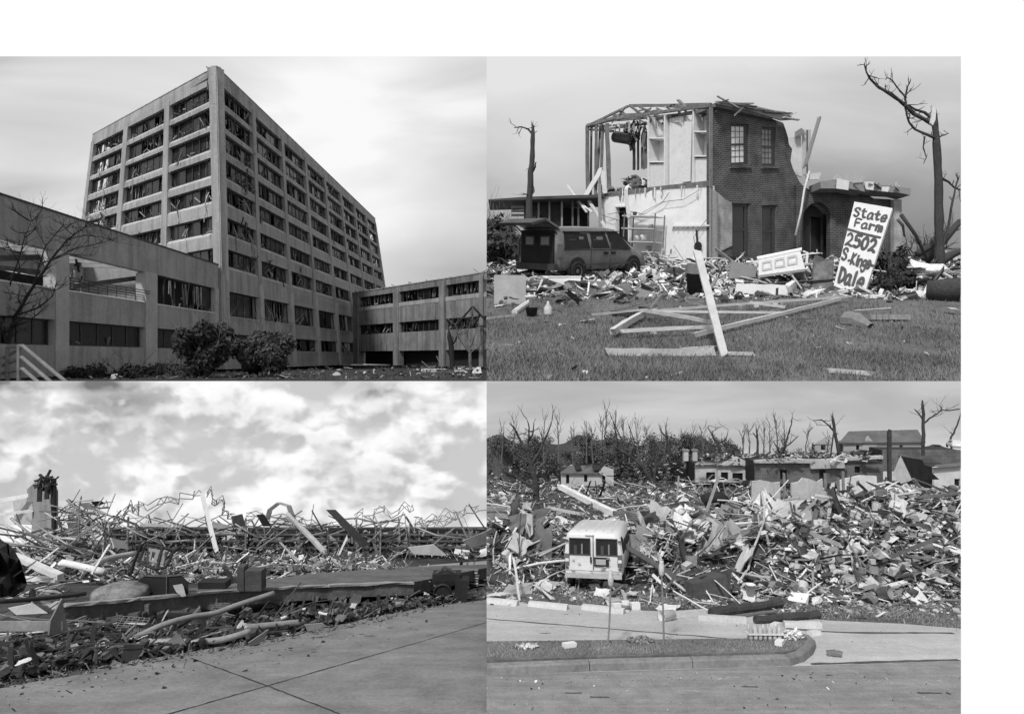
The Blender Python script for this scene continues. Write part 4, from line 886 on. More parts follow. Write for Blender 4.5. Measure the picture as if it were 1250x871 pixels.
# ---- minivan
vn = thing('minivan', 'grey dusty minivan with raised tailgate and broken windows before the white wall', 'van')
q = MB()
secs = [(-2.3, .42, .95, 1.68, .90, .93, .70), (-2.2, .36, .98, 1.72, .93, .96, .74), (-1.2, .34, 1.0, 1.76, .95, .97, .76), (.0, .34, 1.0, 1.74, .95, .97, .76), (.75, .34, .99, 1.66, .95, .96, .72), (1.0, .34, .98, 1.50, .95, .95, .70), (1.6, .34, .96, 1.08, .95, .93, .74), (1.95, .36, .90, .98, .93, .90, .72), (2.3, .38, .76, .84, .86, .84, .66), (2.42, .40, .62, .68, .76, .74, .6)]
loft(q, secs, M_vgrey); q.build('body', vn, True)
q = MB()
def sidewin(x0, x1, xt0, xt1, z0=1.04, z1=1.56, sd=-1, m=None, e=.012):
    y = lambda z: sd * (.968 + e - (z - 1.0) * .28)
    ps = [V((x0, y(z0), z0)), V((x1, y(z0), z0)), V((xt1, y(z1), z1)), V((xt0, y(z1), z1))]; c = sum(ps, V()) / 4
    q.hexa([p for p in ps] + [p - V((0, sd * .03, 0)) for p in ps], m or M_dark)
for sd in (-1, 1):
    q = MB(); sidewin(-2.05, -.85, -1.95, -.9, sd=sd); q.build('window', vn); q = MB(); sidewin(-.72, .15, -.75, .02, sd=sd); q.build('window', vn); q = MB(); sidewin(.25, 1.28, .12, .72, sd=sd, z0=1.02, z1=1.55); q.build('window', vn)
# dents of light seen through the broken side windows, seats inside shown as light shapes at the opening
q = MB(); q.box((-1.6, -.88, 1.22), (.3, .02, .26), M_dk); q.box((-1.2, -.875, 1.28), (.2, .02, .3), M_mid); q.box((-.55, -.885, 1.2), (.1, .02, .3), M_dk); q.box((-.3, -.88, 1.25), (.3, .02, .35), M_mid); q.build('seat_back', vn)
q = MB(); q.hexa([V((1.0, -.68, 1.46)), V((1.0, .68, 1.46)), V((1.62, .74, 1.10)), V((1.62, -.74, 1.10)), V((.98, -.68, 1.40)), V((.98, .68, 1.40)), V((1.6, .74, 1.04)), V((1.6, -.74, 1.04))], M_glass); 
q = MB(); q.hexa([V((1.0, -.70, 1.53)), V((1.0, .70, 1.53)), V((1.60, .75, 1.13)), V((1.60, -.75, 1.13)), V((1.0, -.70, 1.50)), V((1.0, .70, 1.50)), V((1.60, .75, 1.09)), V((1.60, -.75, 1.09))], M_glass); q.build('windscreen', vn)
for sd in (-1, 1):
    q = MB(); q.box((.2, sd * .965, .8), (.018, .03, .9), M_dk); q.box((-.8, sd * .968, .8), (.018, .03, .9), M_dk); q.box((-.3, sd * .978, .52), (2.9, .03, .05), M_dk); q.build('door_seam', vn)
    for x in (-.05, .33): q = MB(); q.box((x, sd * .985, .88), (.2, .03, .1), M_blk); q.build('door_handle', vn)
    for x in (-1.45, 1.45):
        q = MB(); q.lathe((x, sd * .9, .36), [(.42, 0), (.42, .075), (.36, .078)], M_blk, 24, (0, sd, 0)); q.build('wheel_arch', vn); wheel(vn, x, sd * .90, .33, sd, M_mid)
    q = MB(); q.box((-2.22, sd * .93, 1.0), (.2, .08, .42), M_lamp); q.build('tail_light', vn); q = MB(); q.box((2.26, sd * .72, .66), (.22, .3, .16), M_rim); q.build('headlight', vn)
# open back: dark cargo space with frame, tailgate raised above
q = MB(); q.box((-2.33, 0, 1.08), (.05, 1.5, 1.1), M_blk); q.build('cargo_opening', vn)
q = MB()
for y in (-.4, .3): q.box((-2.37, y, 1.3), (.03, .45, .34), M_frame); q.box((-2.39, y, 1.3), (.02, .34, .24), M_mid)
q.build('rear_seat', vn)
for sd in (-1, 1):
    for (x0, x1, z0, z1) in ((-2.08, -.82, 1.0, 1.03), (-.75, 1.3, .98, 1.01), (-2.0, .8, 1.58, 1.605)): q = MB(); q.hexa([V((x0, sd * .985, z0)), V((x1, sd * .985, z0)), V((x1, sd * .975, z1)), V((x0, sd * .975, z1)), V((x0, sd * .6, z0)), V((x1, sd * .6, z0)), V((x1, sd * .6, z1)), V((x0, sd * .6, z1))] if z0 < 1.2 else [V((x0, sd * .845, z0)), V((x1, sd * .845, z0)), V((x1, sd * .83, z1)), V((x0, sd * .83, z1)), V((x0, sd * .5, z0)), V((x1, sd * .5, z0)), V((x1, sd * .5, z1)), V((x0, sd * .5, z1))], M_blk); q.build('window_trim', vn)
q = MB(); q.box((-2.36, 0, .48), (.18, 1.8, .2), M_dk); q.build('rear_bumper', vn)
tg = MB(); tg.hexa([V((-2.15, -.8, 1.74)), V((-2.15, .8, 1.74)), V((-2.75, .82, 2.0)), V((-2.75, -.82, 2.0)), V((-2.15, -.8, 1.67)), V((-2.15, .8, 1.67)), V((-2.75, .82, 1.93)), V((-2.75, -.82, 1.93))], M_vgrey)
tg.hexa([V((-2.75, -.82, 2.0)), V((-2.75, .82, 2.0)), V((-3.35, .76, 1.86)), V((-3.35, -.76, 1.86)), V((-2.75, -.82, 1.93)), V((-2.75, .82, 1.93)), V((-3.3, .76, 1.78)), V((-3.3, -.76, 1.78))], M_dk); tg.build('tailgate', vn)
q = MB(); q.tube([V((-2.2, -.78, 1.5)), V((-2.8, -.8, 1.93))], .02, M_blk, 5); q.tube([V((-2.2, .78, 1.5)), V((-2.8, .8, 1.93))], .02, M_blk, 5); q.build('gas_strut', vn)
TR.put(vn, 714, 339, math.radians(42), tilt=True)

# ---- the painted board and other things on the lawn
M_board = mat('white_painted_plywood', .66, .08, .25, .6, .02, streak=.08); M_spray = mat('grey_spray_paint', .07, .35, .6, .6, 0); 
sa, sb_, sc2 = at(1016, 355, 236), at(1052, 368, 227), at(1043, 246, 250)
PSG = Plane(sa, sb_, sc2)
sign = thing('painted_sign', 'tall white board with hand sprayed writing leaning among the debris', 'sign')
q = MB(); q.plate(PSG, [(1043, 246), (1089.5, 254), (1052, 368), (1016, 355)], [], 1.2, M_board); q.build('board', sign)
GL = {'S': [[(.9, .82), (.75, .97), (.4, 1), (.12, .82), (.3, .6), (.7, .45), (.85, .2), (.55, 0), (.1, .1)]], 't': [[(.45, 1), (.42, .3), (.6, .02), (.85, .1)], [(.1, .68), (.85, .7)]],
 'a': [[(.8, .6), (.45, .68), (.12, .4), (.2, .05), (.5, 0), (.8, .3), (.82, .62), (.82, .1), (.98, 0)]], 'e': [[(.12, .36), (.85, .38), (.75, .65), (.4, .68), (.1, .35), (.3, .02), (.85, .08)]],
 'F': [[(.15, 0), (.2, 1), (.95, .98)], [(.2, .55), (.75, .55)]], 'r': [[(.2, 0), (.2, .66)], [(.2, .4), (.5, .68), (.85, .6)]], 'm': [[(.05, 0), (.08, .66)], [(.08, .5), (.3, .68), (.48, .5), (.48, 0)], [(.48, .5), (.72, .68), (.92, .5), (.95, 0)]],
 '2': [[(.1, .8), (.4, 1), (.8, .8), (.7, .5), (.1, .04), (.5, .1), (.95, 0)]], '5': [[(.9, 1), (.25, .98), (.2, .6), (.6, .66), (.9, .35), (.6, 0), (.1, .08)]], '0': [[(.5, 1), (.12, .7), (.15, .2), (.5, 0), (.85, .25), (.85, .75), (.5, 1)]],
 '.': [[(.3, .02), (.5, .06)]], 'K': [[(.15, 0), (.2, 1)], [(.9, .95), (.25, .45), (.95, 0)]], 'i': [[(.5, 0), (.5, .62)], [(.48, .85), (.54, .9)]], 'n': [[(.12, 0), (.15, .66)], [(.15, .45), (.5, .68), (.82, .5), (.85, 0)]],
 'g': [[(.85, .6), (.45, .68), (.15, .4), (.45, .12), (.82, .35), (.85, .62), (.8, -.2), (.4, -.35), (.1, -.2)]], 's': [[(.8, .58), (.45, .68), (.2, .5), (.75, .25), (.5, 0), (.15, .08)]], '-': [[(.1, .35), (.9, .35)]],
 'D': [[(.18, 1), (.2, 0), (.6, .08), (.92, .45), (.75, .85), (.1, 1)]], 'l': [[(.5, 1), (.48, .05)]]}
def sgp(u, v, off): # u right along the lines, v up the board, 0..1
    bl, brr, tl, trr = (1016, 355), (1052, 368), (1043, 246), (1089.5, 254)
    x = (bl[0] * (1 - u) + brr[0] * u) * (1 - v) + (tl[0] * (1 - u) + trr[0] * u) * v; y = (bl[1] * (1 - u) + brr[1] * u) * (1 - v) + (tl[1] * (1 - u) + trr[1] * u) * v
    return PSG(x, y, off)
q = MB(); cnt = [0]
def stroke(pts, w_):
    w_ *= R.uniform(.8, 1.15); pts = [(a + R.uniform(-.006, .006), b + R.uniform(-.005, .005)) for a, b in pts]
    pts = smoothpts([V((a, b, 0)) for a, b in pts], 4) if len(pts) > 2 else [V((a, b, 0)) for a, b in pts]
    for p in pts + [pts[0]]:
        cnt[0] += 1; c = sgp(p.x, p.y, .12 + cnt[0] * .0004); ex = (sgp(p.x + .01, p.y, 0) - sgp(p.x, p.y, 0)).normalized(); ey = PSG.n.cross(ex).normalized(); q.add([c + (ex * math.cos(k * .785) + ey * math.sin(k * .785)) * w_ / 2 for k in range(8)], [tuple(range(8))], M_spray)
    for a, b in zip(pts[:-1], pts[1:]):
        cnt[0] += 1; pa, pb2 = sgp(a.x, a.y, .12 + cnt[0] * .0004), sgp(b.x, b.y, .12 + cnt[0] * .0004); d = pb2 - pa
        if d.length < 1e-5: continue
        sdv = d.cross(PSG.n).normalized() * w_ / 2; q.add([pa - sdv, pb2 - sdv, pb2 + sdv, pa + sdv], [(0, 1, 2, 3)], M_spray)
def line(txt, u0, v0, cw, chh, w_=.72, adv=1.1, dv=0, dy=0):
    for i, ch in enumerate(txt):
        if ch == ' ': u0 += cw * .5; continue
        for st in GL[ch]: stroke([(u0 + a * cw, v0 + dy * i + b * chh) for a, b in st], w_)
        u0 += cw * (adv if ch not in '.i' else .75)
line('State', .06, .845, .155, .095, .8, 1.18); line('Farm', .14, .735, .175, .085, .8, 1.15)
stroke([(.02, .685), (.5, .682), (.93, .675)], .8)
line('2502', .04, .52, .19, .13, .9, 1.18); line('S.', .03, .36, .16, .12, .8, 1.1); line('Kings-', .32, .335, .13, .12, .72, .98)
line('Dale', .10, .12, .19, .15, .85, 1.05); stroke([(.02, .045), (.4, .03), (.75, .01)], .8)
q.build('lettering', sign)
q = MB(); ps1 = Plane(at(993, 355, 240), at(1018, 355, 240), at(996, 319, 246)); q.plate(ps1, [(993, 319), (1018, 315), (1016, 361), (990, 357)], [], .8, M_dk); po = thing('framed_picture', 'grey framed picture board standing left of the tall white sign', 'picture'); q.build('frame', po)
q = MB(); q.plate(ps1, [(994.2, 321), (1016.6, 317.5), (1015, 359), (991.8, 355)], [], .1, mat('printed_picture', .15, .5, .35, .5, 0), .08); q.build('print', po)
# white carved headboard and beams
def pxbox(name, quad, d0, th, m, label, cat, d1=None, grp=None):
    """a slab whose outline is given at its distance; it leans back between the near and far edge"""
    d1 = d1 or d0 + 4; pl = Plane(at(quad[0][0], quad[0][1], d1), at(quad[1][0], quad[1][1], d1 + .3), at(quad[2][0], quad[2][1], d0)); q = MB(); q.plate(pl, quad, [], th, m); o = q.build(name); return tag(o, label, cat, grp), pl
hb = thing('headboard', 'white carved panel with raised squares lying tilted on the debris left of the picture', 'panel')
pl = Plane(at(925, 330, 262), at(978, 318, 258), at(930, 316, 272)); q = MB(); q.plate(pl, [(926, 317), (977, 307), (983, 328), (926, 336)], [], 1, M_off); q.build('panel', hb); q = MB()
for i in range(3):
    x = 930 + i * 15.5; y = 320.5 - i * 3.2; q.plate(pl, [(x, y), (x + 12, y - 2.4), (x + 13, y + 9), (x, y + 11)], [[(x + 2, y + 2), (x + 10, y + .3), (x + 11, y + 7), (x + 2, y + 9)]], .3, M_lgt, .4)
q.plate(pl, [(924, 315), (979, 304), (979, 306.5), (925, 318)], [], .8, M_white, .7); q.build('moulding', hb)
q = MB(); q.tube([pl(981, 307, 0), pl(986, 312, 1), pl(985, 326, 1)], .5, M_off, 6); q.build('bed_leg', hb)
pxbox('fallen_picture', [(893, 318), (925, 325), (922, 338), (889, 340)], 265, 1, M_mid, 'grey framed panel lying flat left of the carved white panel', 'panel', 275)
def wbeam(a, b, w_, h_, m, label, name='beam', H=0, cat='board', grp=None): return plank(name, TR.g(*a, H), TR.g(*b, H), w_ * K, h_ * K, m, label, cat, grp)
wbeam((901, 358.5), (957, 361), .2, .26, M_white, 'thick white beam lying at the edge of the lawn', 'white_beam', .13); wbeam((959, 361), (970, 351), .16, .2, M_white, 'short white beam end tilted up beside the thick white beam', 'white_beam', .12)
# big truss of new lumber lying on the lawn
tq = thing('roof_truss', 'broken roof truss of pale lumber lying on the lawn', 'truss')
base = TR.g(800, 412); tq.location = base
for a, b, ha, hb_, w_ in (((747, 415), (784, 391), .12, .12, .13), ((758, 414), (872, 408), .12, .12, .08), ((784, 392), (868, 408.5), .2, .2, .08), ((846, 417), (1025, 370), .1, .1, .09), ((782, 391), (1040, 368), .16, .12, .07), ((724, 398), (792, 390.5), .2, .2, .05), ((790, 391.5), (958, 388), .18, .1, .06), ((915, 381), (957, 387.5), .2, .2, .07)):
    q = MB(); q.rough(TR.g(*a, ha) - base, TR.g(*b, hb_) - base, w_ * K * .72, w_ * K * .72, M_woodP, 9, .13); q.build('chord', tq)
plank('upright_board', at(885, 437, 109), at(851, 307, 128), .105 * K, .04 * K, M_woodP, 'long pale board standing upright in the middle of the lawn', 'board')
wbeam((743, 434), (873, 434), .15, .1, M_wood, 'grey plank lying flat on the near lawn', 'plank', .05); wbeam((889, 434), (922, 435), .1, .05, M_wood, 'short pale plank right of the upright board foot', 'plank', .03); wbeam((1007, 455), (1062, 459), .1, .05, M_wood, 'plank lying near the bottom edge of the lawn', 'plank', .03)
wbeam((594, 391), (626, 387), .06, .05, M_wood, 'thin strip of lumber at the left edge of the lawn', 'plank', .03); wbeam((827, 429), (868, 426), .12, .03, M_off, 'thin white board scrap beside the long plank', 'plank', .03)
q = MB(); a = [TR.g(603, 371), TR.g(642, 372)]; v = V((0, 2.5, 36 * a[0].y / F)); q.hexa([a[0], a[1], a[1] + v, a[0] + v] + [p + V((0, 6, 1)) for p in (a[0], a[1], a[1] + v, a[0] + v)], mat('cabinet_enamel', .26, .2, .2, .5, .02)); tag(q.build('metal_cabinet'), 'scuffed grey metal cabinet standing on the lawn at far left', 'cabinet')
ct = thing('ice_chest', 'long white chest lying in the debris in front of the minivan', 'chest'); p = TR.g(686, 350); ct.location = p; q = MB(); q.box((0, 4, 2.0), (14.5, 6, 3.4), M_white); q.build('body', ct); q = MB(); q.box((0, 4, 4.0), (15, 6.4, .5), M_white); q.build('lid', ct)
dr = thing('waste_drum', 'dark open drum with planks on top standing beside the upright board', 'drum'); p = TR.g(848, 362); dr.location = p; q = MB(); q.lathe((0, 0, 0), [(2.2, 0), (2.7, 6.8), (2.85, 6.9), (2.6, 7)], M_blk, 18); q.build('body', dr, True); q = MB(); q.box((0, 0, 8.6), (5.4, 3.5, 3.2), M_mid, Matrix.Rotation(.12, 3, 'Y')); q.build('crate', dr)
bt = thing('spray_bottle', 'clear spray bottle standing on the lawn at left', 'bottle'); q = MB(); q.lathe((0, 0, 0), [(1, 0), (1.05, .4), (1.05, 2.0), (.35, 3), (.3, 3.6)], M_lgt, 12); q.build('body', bt, True); q = MB(); q.box((-.2, 0, 4), (1.1, .5, .7), M_dk); q.build('trigger', bt); bt.location = TR.g(669, 385)
q = MB(); q.lathe((0, 0, 0), [(1.2, 0), (1.5, 2), (1.6, 2.1), (1.3, 2), (1.1, .3)], M_blk, 14); o = q.build('cooking_pot', None, True); o.location = TR.g(649, 386); tag(o, 'black pot on the lawn beside the spray bottle', 'pot')
q = MB(); q.lathe((0, 0, 0), [(.4, 0), (.5, 3), (1.6, 3.2), (1.6, 3.8), (.5, 4)], M_off, 14); o = q.build('table_lamp', None, True); o.location = TR.g(648, 378); tag(o, 'small white lamp standing behind the black pot', 'lamp')
q = MB(); q.tube([TR.g(628, 384) + V((0, 0, .6)), TR.g(646, 372) + V((0, 0, .8))], .8, M_off, 8); tag(q.build('rolled_paper'), 'white roll lying beside the grey cabinet', 'roll')
q = MB(); q.lathe((0, 0, 0), [(.7, 0), (1.0, 1.8), (1.1, 1.9)], M_white, 12); o = q.build('paper_cup', None, True); o.location = TR.g(904, 381); tag(o, 'white cup standing on the lawn by the long truss', 'cup')
for (x, y, a, b) in ((1064, 389, 1099, 389),):
    q = MB(); p = TR.g(1081, 391); q.add([], [], M_mid)
    for i in range(7): q.box((-4 + i * 1.35, 0, .7), (1.25, 5.2 - .3 * abs(i - 3), 1.3), M_mid)
    o = q.build('brick_slab'); o.location = p; tag(o, 'slab of bricks still joined lying on the lawn at right', 'bricks')
q = MB(); q.tube([TR.g(1034, 396) + V((0, 0, 1)), TR.g(1046, 398) + V((0, 0, 1.1)), TR.g(1063, 401) + V((0, 0, .3))], [2.1, 1.9, .9], M_mid, 9, False); tag(q.build('drain_tile'), 'broken piece of curved pipe on the lawn before the brick slab', 'pipe')
seg('fallen_log', [TR.g(1132, 366) + V((0, 0, 3)), TR.g(1150, 367) + V((0, 0, 3.2)), TR.g(1172, 368) + V((0, 0, 3.4))], [3.0, 3.6, 3.8], M_bark, 'thick dark log lying at the right edge of the lawn', 'log')
cv = MB(); c0 = TR.g(1114, 335) + V((0, 0, 4)); cv.lathe(c0, [(3.2, -6), (3.2, 0), (2.6, 0), (2.6, -5)], M_lgt, 16, V((0, -1, .1))); cv.lathe(c0 - V((0, -.1, 0)), [(2.55, -.6), (.1, -.6)], M_blk, 16, V((0, -1, .1))); tag(cv.build('culvert_pipe'), 'round pipe mouth facing out of the white debris at right', 'pipe')
s = MB(); pl = Plane(at(1095, 320, 300), at(1160, 330, 290), at(1095, 312, 305)); s.plate(pl, [(1090, 313), (1103, 312), (1120, 319), (1135, 322), (1152, 322), (1160, 330), (1146, 331), (1120, 329), (1108, 320), (1092, 319)], [], 2, M_off); tag(s.build('crumpled_awning'), 'long crumpled white sheet lying over the debris at right', 'sheet')
o = shrub(TR.g(1079, 341), 20, 17, 'dark clipped shrub right of the tall white sign', 2200, 1.3, twigs=False)
o = shrub(TR.g(1086, 358), 8, 9, 'dark shrub tucked behind the foot of the tall white sign', 1500, 1.1)
o = shrub(TR.g(1112, 352), 22, 6, 'low spreading juniper on the lawn before the white sheet', 1500, 1.1)
for i, x in enumerate((598, 610, 621)): shrub(TR.g(x, 326 + i) , 36, 34 - 5 * i, ['broad leafy bush at the left edge behind the debris', 'leafy bush between the edge bush and the shed', 'small leafy bush against the shed'][i], 1500, 1.9, m=M_leafm)
sl_ = MB(); sl_.plate(PP, [(1095, 287), (1172, 286), (1172, 288.5), (1095, 289)], [], 2, M_off, -60); sl_.plate(PP, [(1095, 289), (1172, 288.5), (1172, 318), (1095, 318)], [], 2, M_lgt, -62); tag(sl_.build('garden_wall'), 'low pale wall behind the tangled trees at right', 'wall')
# ---- trees
poly_tree(430, [(645, 322, 5), (646, 243, 4.2), (648, 210, 3.4), (650, 180, 3.0), (650.5, 153, 2.2)], [[(650, 165, 1.6), (645, 158, 1.2), (637, 155, .9), (627, 156, .5)], [(649, 215, 1.6), (653, 203, 1.2), (655, 198, .6)], [(646, 238, 1), (638, 236, .5)], [(646, 240, 1), (652, 234, .7), (651, 225, .4)]], 'snapped bare trunk standing behind the dark shed', M_bark)
poly_tree(330, [(1148, 335, 5.6), (1147, 300, 5.2), (1146, 250, 5.0), (1145, 205, 4.6), (1143, 175, 4.0), (1141, 152, 3.6), (1141, 133, 2.6)],
    [[(1140, 152, 3), (1127, 145, 2.4), (1115, 139, 2.2), (1106, 130, 2.3), (1098, 123, 2.0), (1083, 113, 1.8), (1070, 105, 1.6), (1061, 95, 1.3), (1057, 86, .9), (1055, 76, .5)], [(1139, 146, 2), (1128, 137, 1.6), (1117, 134, 1.4), (1108, 128, 1.4)], [(1106, 130, 1.6), (1105, 117, 1.2), (1108, 106, .9), (1112, 96, .5)], [(1105, 118, 1.2), (1096, 108, .9), (1090, 99, .8), (1084, 95, .7), (1080, 98, .3)],
     [(1141, 168, 2.2), (1128, 163, 1.6), (1117, 158, 1.5), (1110, 150, 1.2), (1107, 140, 1.2), (1104, 130, 1)], [(1129, 167, 1), (1127, 180, .8), (1131, 192, .6), (1127, 200, .4)], [(1098, 122, 1.2), (1088, 113, .8), (1076, 108, .5)], [(1145, 167, 1.2), (1153, 165, .8), (1158, 163, .5)],
     [(1148, 217, 1.8), (1158, 222, 1.3), (1165, 229, 1.1), (1173, 232, 1)], [(1150, 300, 2), (1158, 275, 1.6), (1163, 245, 1.3), (1168, 222, .9), (1171, 214, .6)]], 'tall snapped tree with one long bare limb reaching left above the porch', M_bark)
q = MB(); q.plate(Plane(at(1135, 150, 318), at(1145, 150, 318), at(1138, 130, 318)), [(1136, 150), (1137.5, 142), (1139, 133), (1141, 128), (1143, 135), (1142, 146), (1139, 153)], [], 1, M_off); tag(q.build('snagged_cloth'), 'pale rag snagged at the broken top of the tall tree', 'cloth')
for i in range(9):
    t = thing('uprooted_branch', 'bare tangled branch thrown down right of the porch', 'branch', 'tangled branches at the right of the lawn', TR.g(1098 + i * 6.5, 318 + R.uniform(0, 10))); q = MB()
    for j in range(2): limb(q, (0, 0, 0), (R.uniform(-1, 1), R.uniform(-.5, .5), R.uniform(.4, 1.6)), R.uniform(10, 22), R.uniform(.4, 1.0), M_bark, 3, .6, 0, n=5)
    q.build('branch', t)
for i, (a, b, r) in enumerate((((1130, 318), (1172, 270), 2.6), ((1120, 310), (1150, 296), 1.8), ((1140, 325), (1173, 306), 2.4), ((1100, 262), (1132, 318), .9), ((1128, 345), (1142, 335), 1.6), ((1096, 268), (1104, 288), .7))):
    seg('fallen_limb', [at(a[0], a[1], 350 - i * 10), at((a[0] + b[0]) / 2 + 2, (a[1] + b[1]) / 2 - 3, 352 - i * 10), at(b[0], b[1], 356 - i * 10)], [r, r * .9, r * .6], M_bark if i < 4 else M_bark2, 'thick bare limb lying in the tangle at right', 'branch', 'fallen limbs at right')
# ---- debris belt
def hp4(px, py): return max(0, (.55 - abs(py - 328) / 40)) * (.5 + .6 * noise.noise(V((px * .05, py * .1, 3)))) + .03
belt = lambda: (R.uniform(596, 1172), R.choice([R.uniform(318, 345), R.gauss(338, 7)]))
LB = {'b': 'broken board in the debris belt in front of the brick house', 's': 'torn sheet in the debris belt in front of the brick house', 'k': 'block in the debris belt in front of the brick house', 't': 'tub in the debris belt in front of the brick house', 'p': 'bent pipe in the debris belt in front of the brick house'}
GB = {'b': 'boards before the brick house', 's': 'sheets before the brick house', 'k': 'blocks before the brick house', 't': 'tubs before the brick house', 'p': 'pipes before the brick house'}
debris(TR, 115, ['bw', 'bl', 'bo', 'bd', 'br', 'sw', 'sw', 'sl', 'sm', 'sd', 'kw', 'kl', 'km', 'kd', 'pd', 'pl'], belt, hp4, LB, GB, .62, .22, 0, .05)
debris(TR, 34, ['sw', 'sl', 'bl', 'kw', 'bd'], lambda: (R.uniform(600, 1165), R.uniform(348, 395)), lambda a, b: .02, {'b': 'small board lying loose on the lawn', 's': 'small pale scrap lying loose on the lawn', 'k': 'small block lying loose on the lawn'}, {'b': 'loose boards on the lawn', 's': 'loose scraps on the lawn', 'k': 'loose blocks on the lawn'}, .22, .15)
litter('rubble', TR, 8200, lambda: (R.uniform(595, 1172), R.choice([R.uniform(316, 348), R.gauss(334, 7)]) if R.random() < .85 else R.uniform(345, 366)), lambda a, b: hp4(a, b) * .8 if b < 350 else 0, [M_dk, M_mid, M_mid, M_lgt, M_off, M_off, M_blk, M_wood2, M_white, M_white], 'small broken fragments strewn in front of the brick house', .22)
litter('litter', TR, 350, lambda: (R.uniform(595, 1172), R.uniform(350, 463)), lambda a, b: 0, [M_mid, M_lgt, M_off, M_dk], 'tiny scraps scattered over the lawn of the brick house', .06)
for (a, b, c, d_) in ((745, 384, 833, 380), (781, 378, 830, 381), (748, 386, 800, 387)): seg('hose', [TR.g(a, b) + V((0, 0, .5)), TR.g((a + c) / 2, (b + d_) / 2 + 1.5) + V((0, 0, .5)), TR.g(c, d_) + V((0, 0, .5))], .5, M_blk, 'length of black hose lying curled on the lawn', 'hose', 'hose lengths on the lawn')
debris(TR, 26, ['bd', 'kd', 'sd'], lambda: (R.choice([R.gauss(695, 10), R.gauss(760, 8), R.gauss(618, 8)]), R.uniform(364, 376)), lambda a, b: .03, {'b': 'dark stick in a small heap on the lawn', 's': 'dark scrap in a small heap on the lawn', 'k': 'dark lump in a small heap on the lawn'}, {'b': 'dark sticks on the lawn', 's': 'dark scraps on the lawn', 'k': 'dark lumps on the lawn'}, .25, .4)
G_blade2 = mat('lawn_blade', .17, .45, .05, .9, 0, fine=False)
grass('grass', TR, [(594, 350), (1173, 350), (1173, 466), (594, 466)], 60000, .07, G_blade2, 'short grass growing on the lawn of the brick house', .008)
close_panel('TR')
# ============================================================ LOWER LEFT: the flattened sheds beside the concrete street
def B(px, py, H=0): return BL.g(px, py, H)
def bplate(name, q, d0, d1, th, m, label=None, cat=None, parent=None, holes=None, grp=None):
    """slab seen as outline q; its right end is at distance d1, its left end at d0"""
    xs = [a for a, b in q]; ys = [b for a, b in q]; x0, x1 = min(xs), max(xs); pl = Plane(at(x0, max(ys), d0), at(x1, max(ys), d1), at(x0, min(ys), d0 + .01))
    mb = MB(); mb.plate(pl, q, holes, th, m); o = mb.build(name, parent)
    if label: tag(o, label, cat, grp)
    return o
# street of concrete slabs
st = [(-60, 850), (0, 842), (60, 832), (150, 812), (250, 795), (330, 777), (420, 758), (500, 745), (594, 733), (594, 905), (-60, 905)]
street = sheet('road', BL, st, G_conc, .06, 'stained concrete street with sawn joints beside the flattened sheds', .06)
def strip(a, b, w_, H, m, name, parent):
    p0, p1 = B(*a) + V((0, 0, H)), B(*b) + V((0, 0, H)); d = (p1 - p0); s = V((d.y, -d.x, 0)).normalized() * w_ / 2; mb = MB()
    n = 14; vs = []
    for i in range(n + 1):
        p = p0.lerp(p1, i / n) + s.normalized() * R.uniform(-.01, .01); q = R.uniform(.6, 1.3); vs += [p - s * q, p + s * q]
    mb.add(vs, [(2 * i, 2 * i + 1, 2 * i + 3, 2 * i + 2) for i in range(n)], m); return mb.build(name, parent)
M_joint = mat('joint_filler', .035, .3, 2, .9, 0)
for a, b in (((190, 880), (300, 848)), ((300, 848), (498, 790)), ((498, 790), (594, 761.6)), ((233, 806), (325, 840)), ((325, 840), (404, 871)), ((404, 871), (430, 882))): strip(a, b, .03, .072, M_joint, 'joint', street)
sm_ = MB()
for i in range(16):      # mud scraped along the street, flat blotches of their own shape
    px, py = R.choice([(R.gauss(470, 60), R.gauss(775, 8)), (R.gauss(480, 40), R.gauss(775, 6)), (R.gauss(370, 40), R.gauss(795, 6))])
    if py < 742 + (594 - px) * .19 or px > 590: continue
    p = B(px, py) + V((0, 0, .066 + i * .0002)); n = 9; L = R.uniform(.03, .22); a0 = R.gauss(.35, .3)
    vs = []
    for k in range(n):
        t = 6.283 * k / n; r = R.uniform(.5, 1.1); x, y = math.cos(t) * L * r, math.sin(t) * L * .35 * r; vs.append(p + V((x * math.cos(a0) - y * math.sin(a0), x * math.sin(a0) + y * math.cos(a0), 0)))
    for v in vs: v.z = BL.z(v.y) + .066 + i * .0002
    sm_.add(vs, [tuple(range(n))], mat('dried_mud', .12, .5, 3, .95, .2))
sm_.build('mud_smear', street)
pad = sheet('pavement', BL, [(468, 697), (530, 690), (594, 685), (594, 700), (540, 706), (480, 704)], mat('pale_pavement', .34, .12, .4, .85, .05), .08, 'pale concrete pad beyond the rubble at right', .06)
# soil bank along the street edge
bank = lambda a: 842 - 842 + (842 - .168 * a if a < 330 else 786.6 - (a - 330) * .205)
litter('dirt', BL, 5200, lambda: (lambda x: (x, bank(x) - abs(R.gauss(0, 9)) + 1))(R.uniform(-5, 594)), lambda a, b: .01, [M_blk, M_dk, M_dk, M_mid, M_wood2], 'crumbled earth and splinters along the edge of the street', .05)
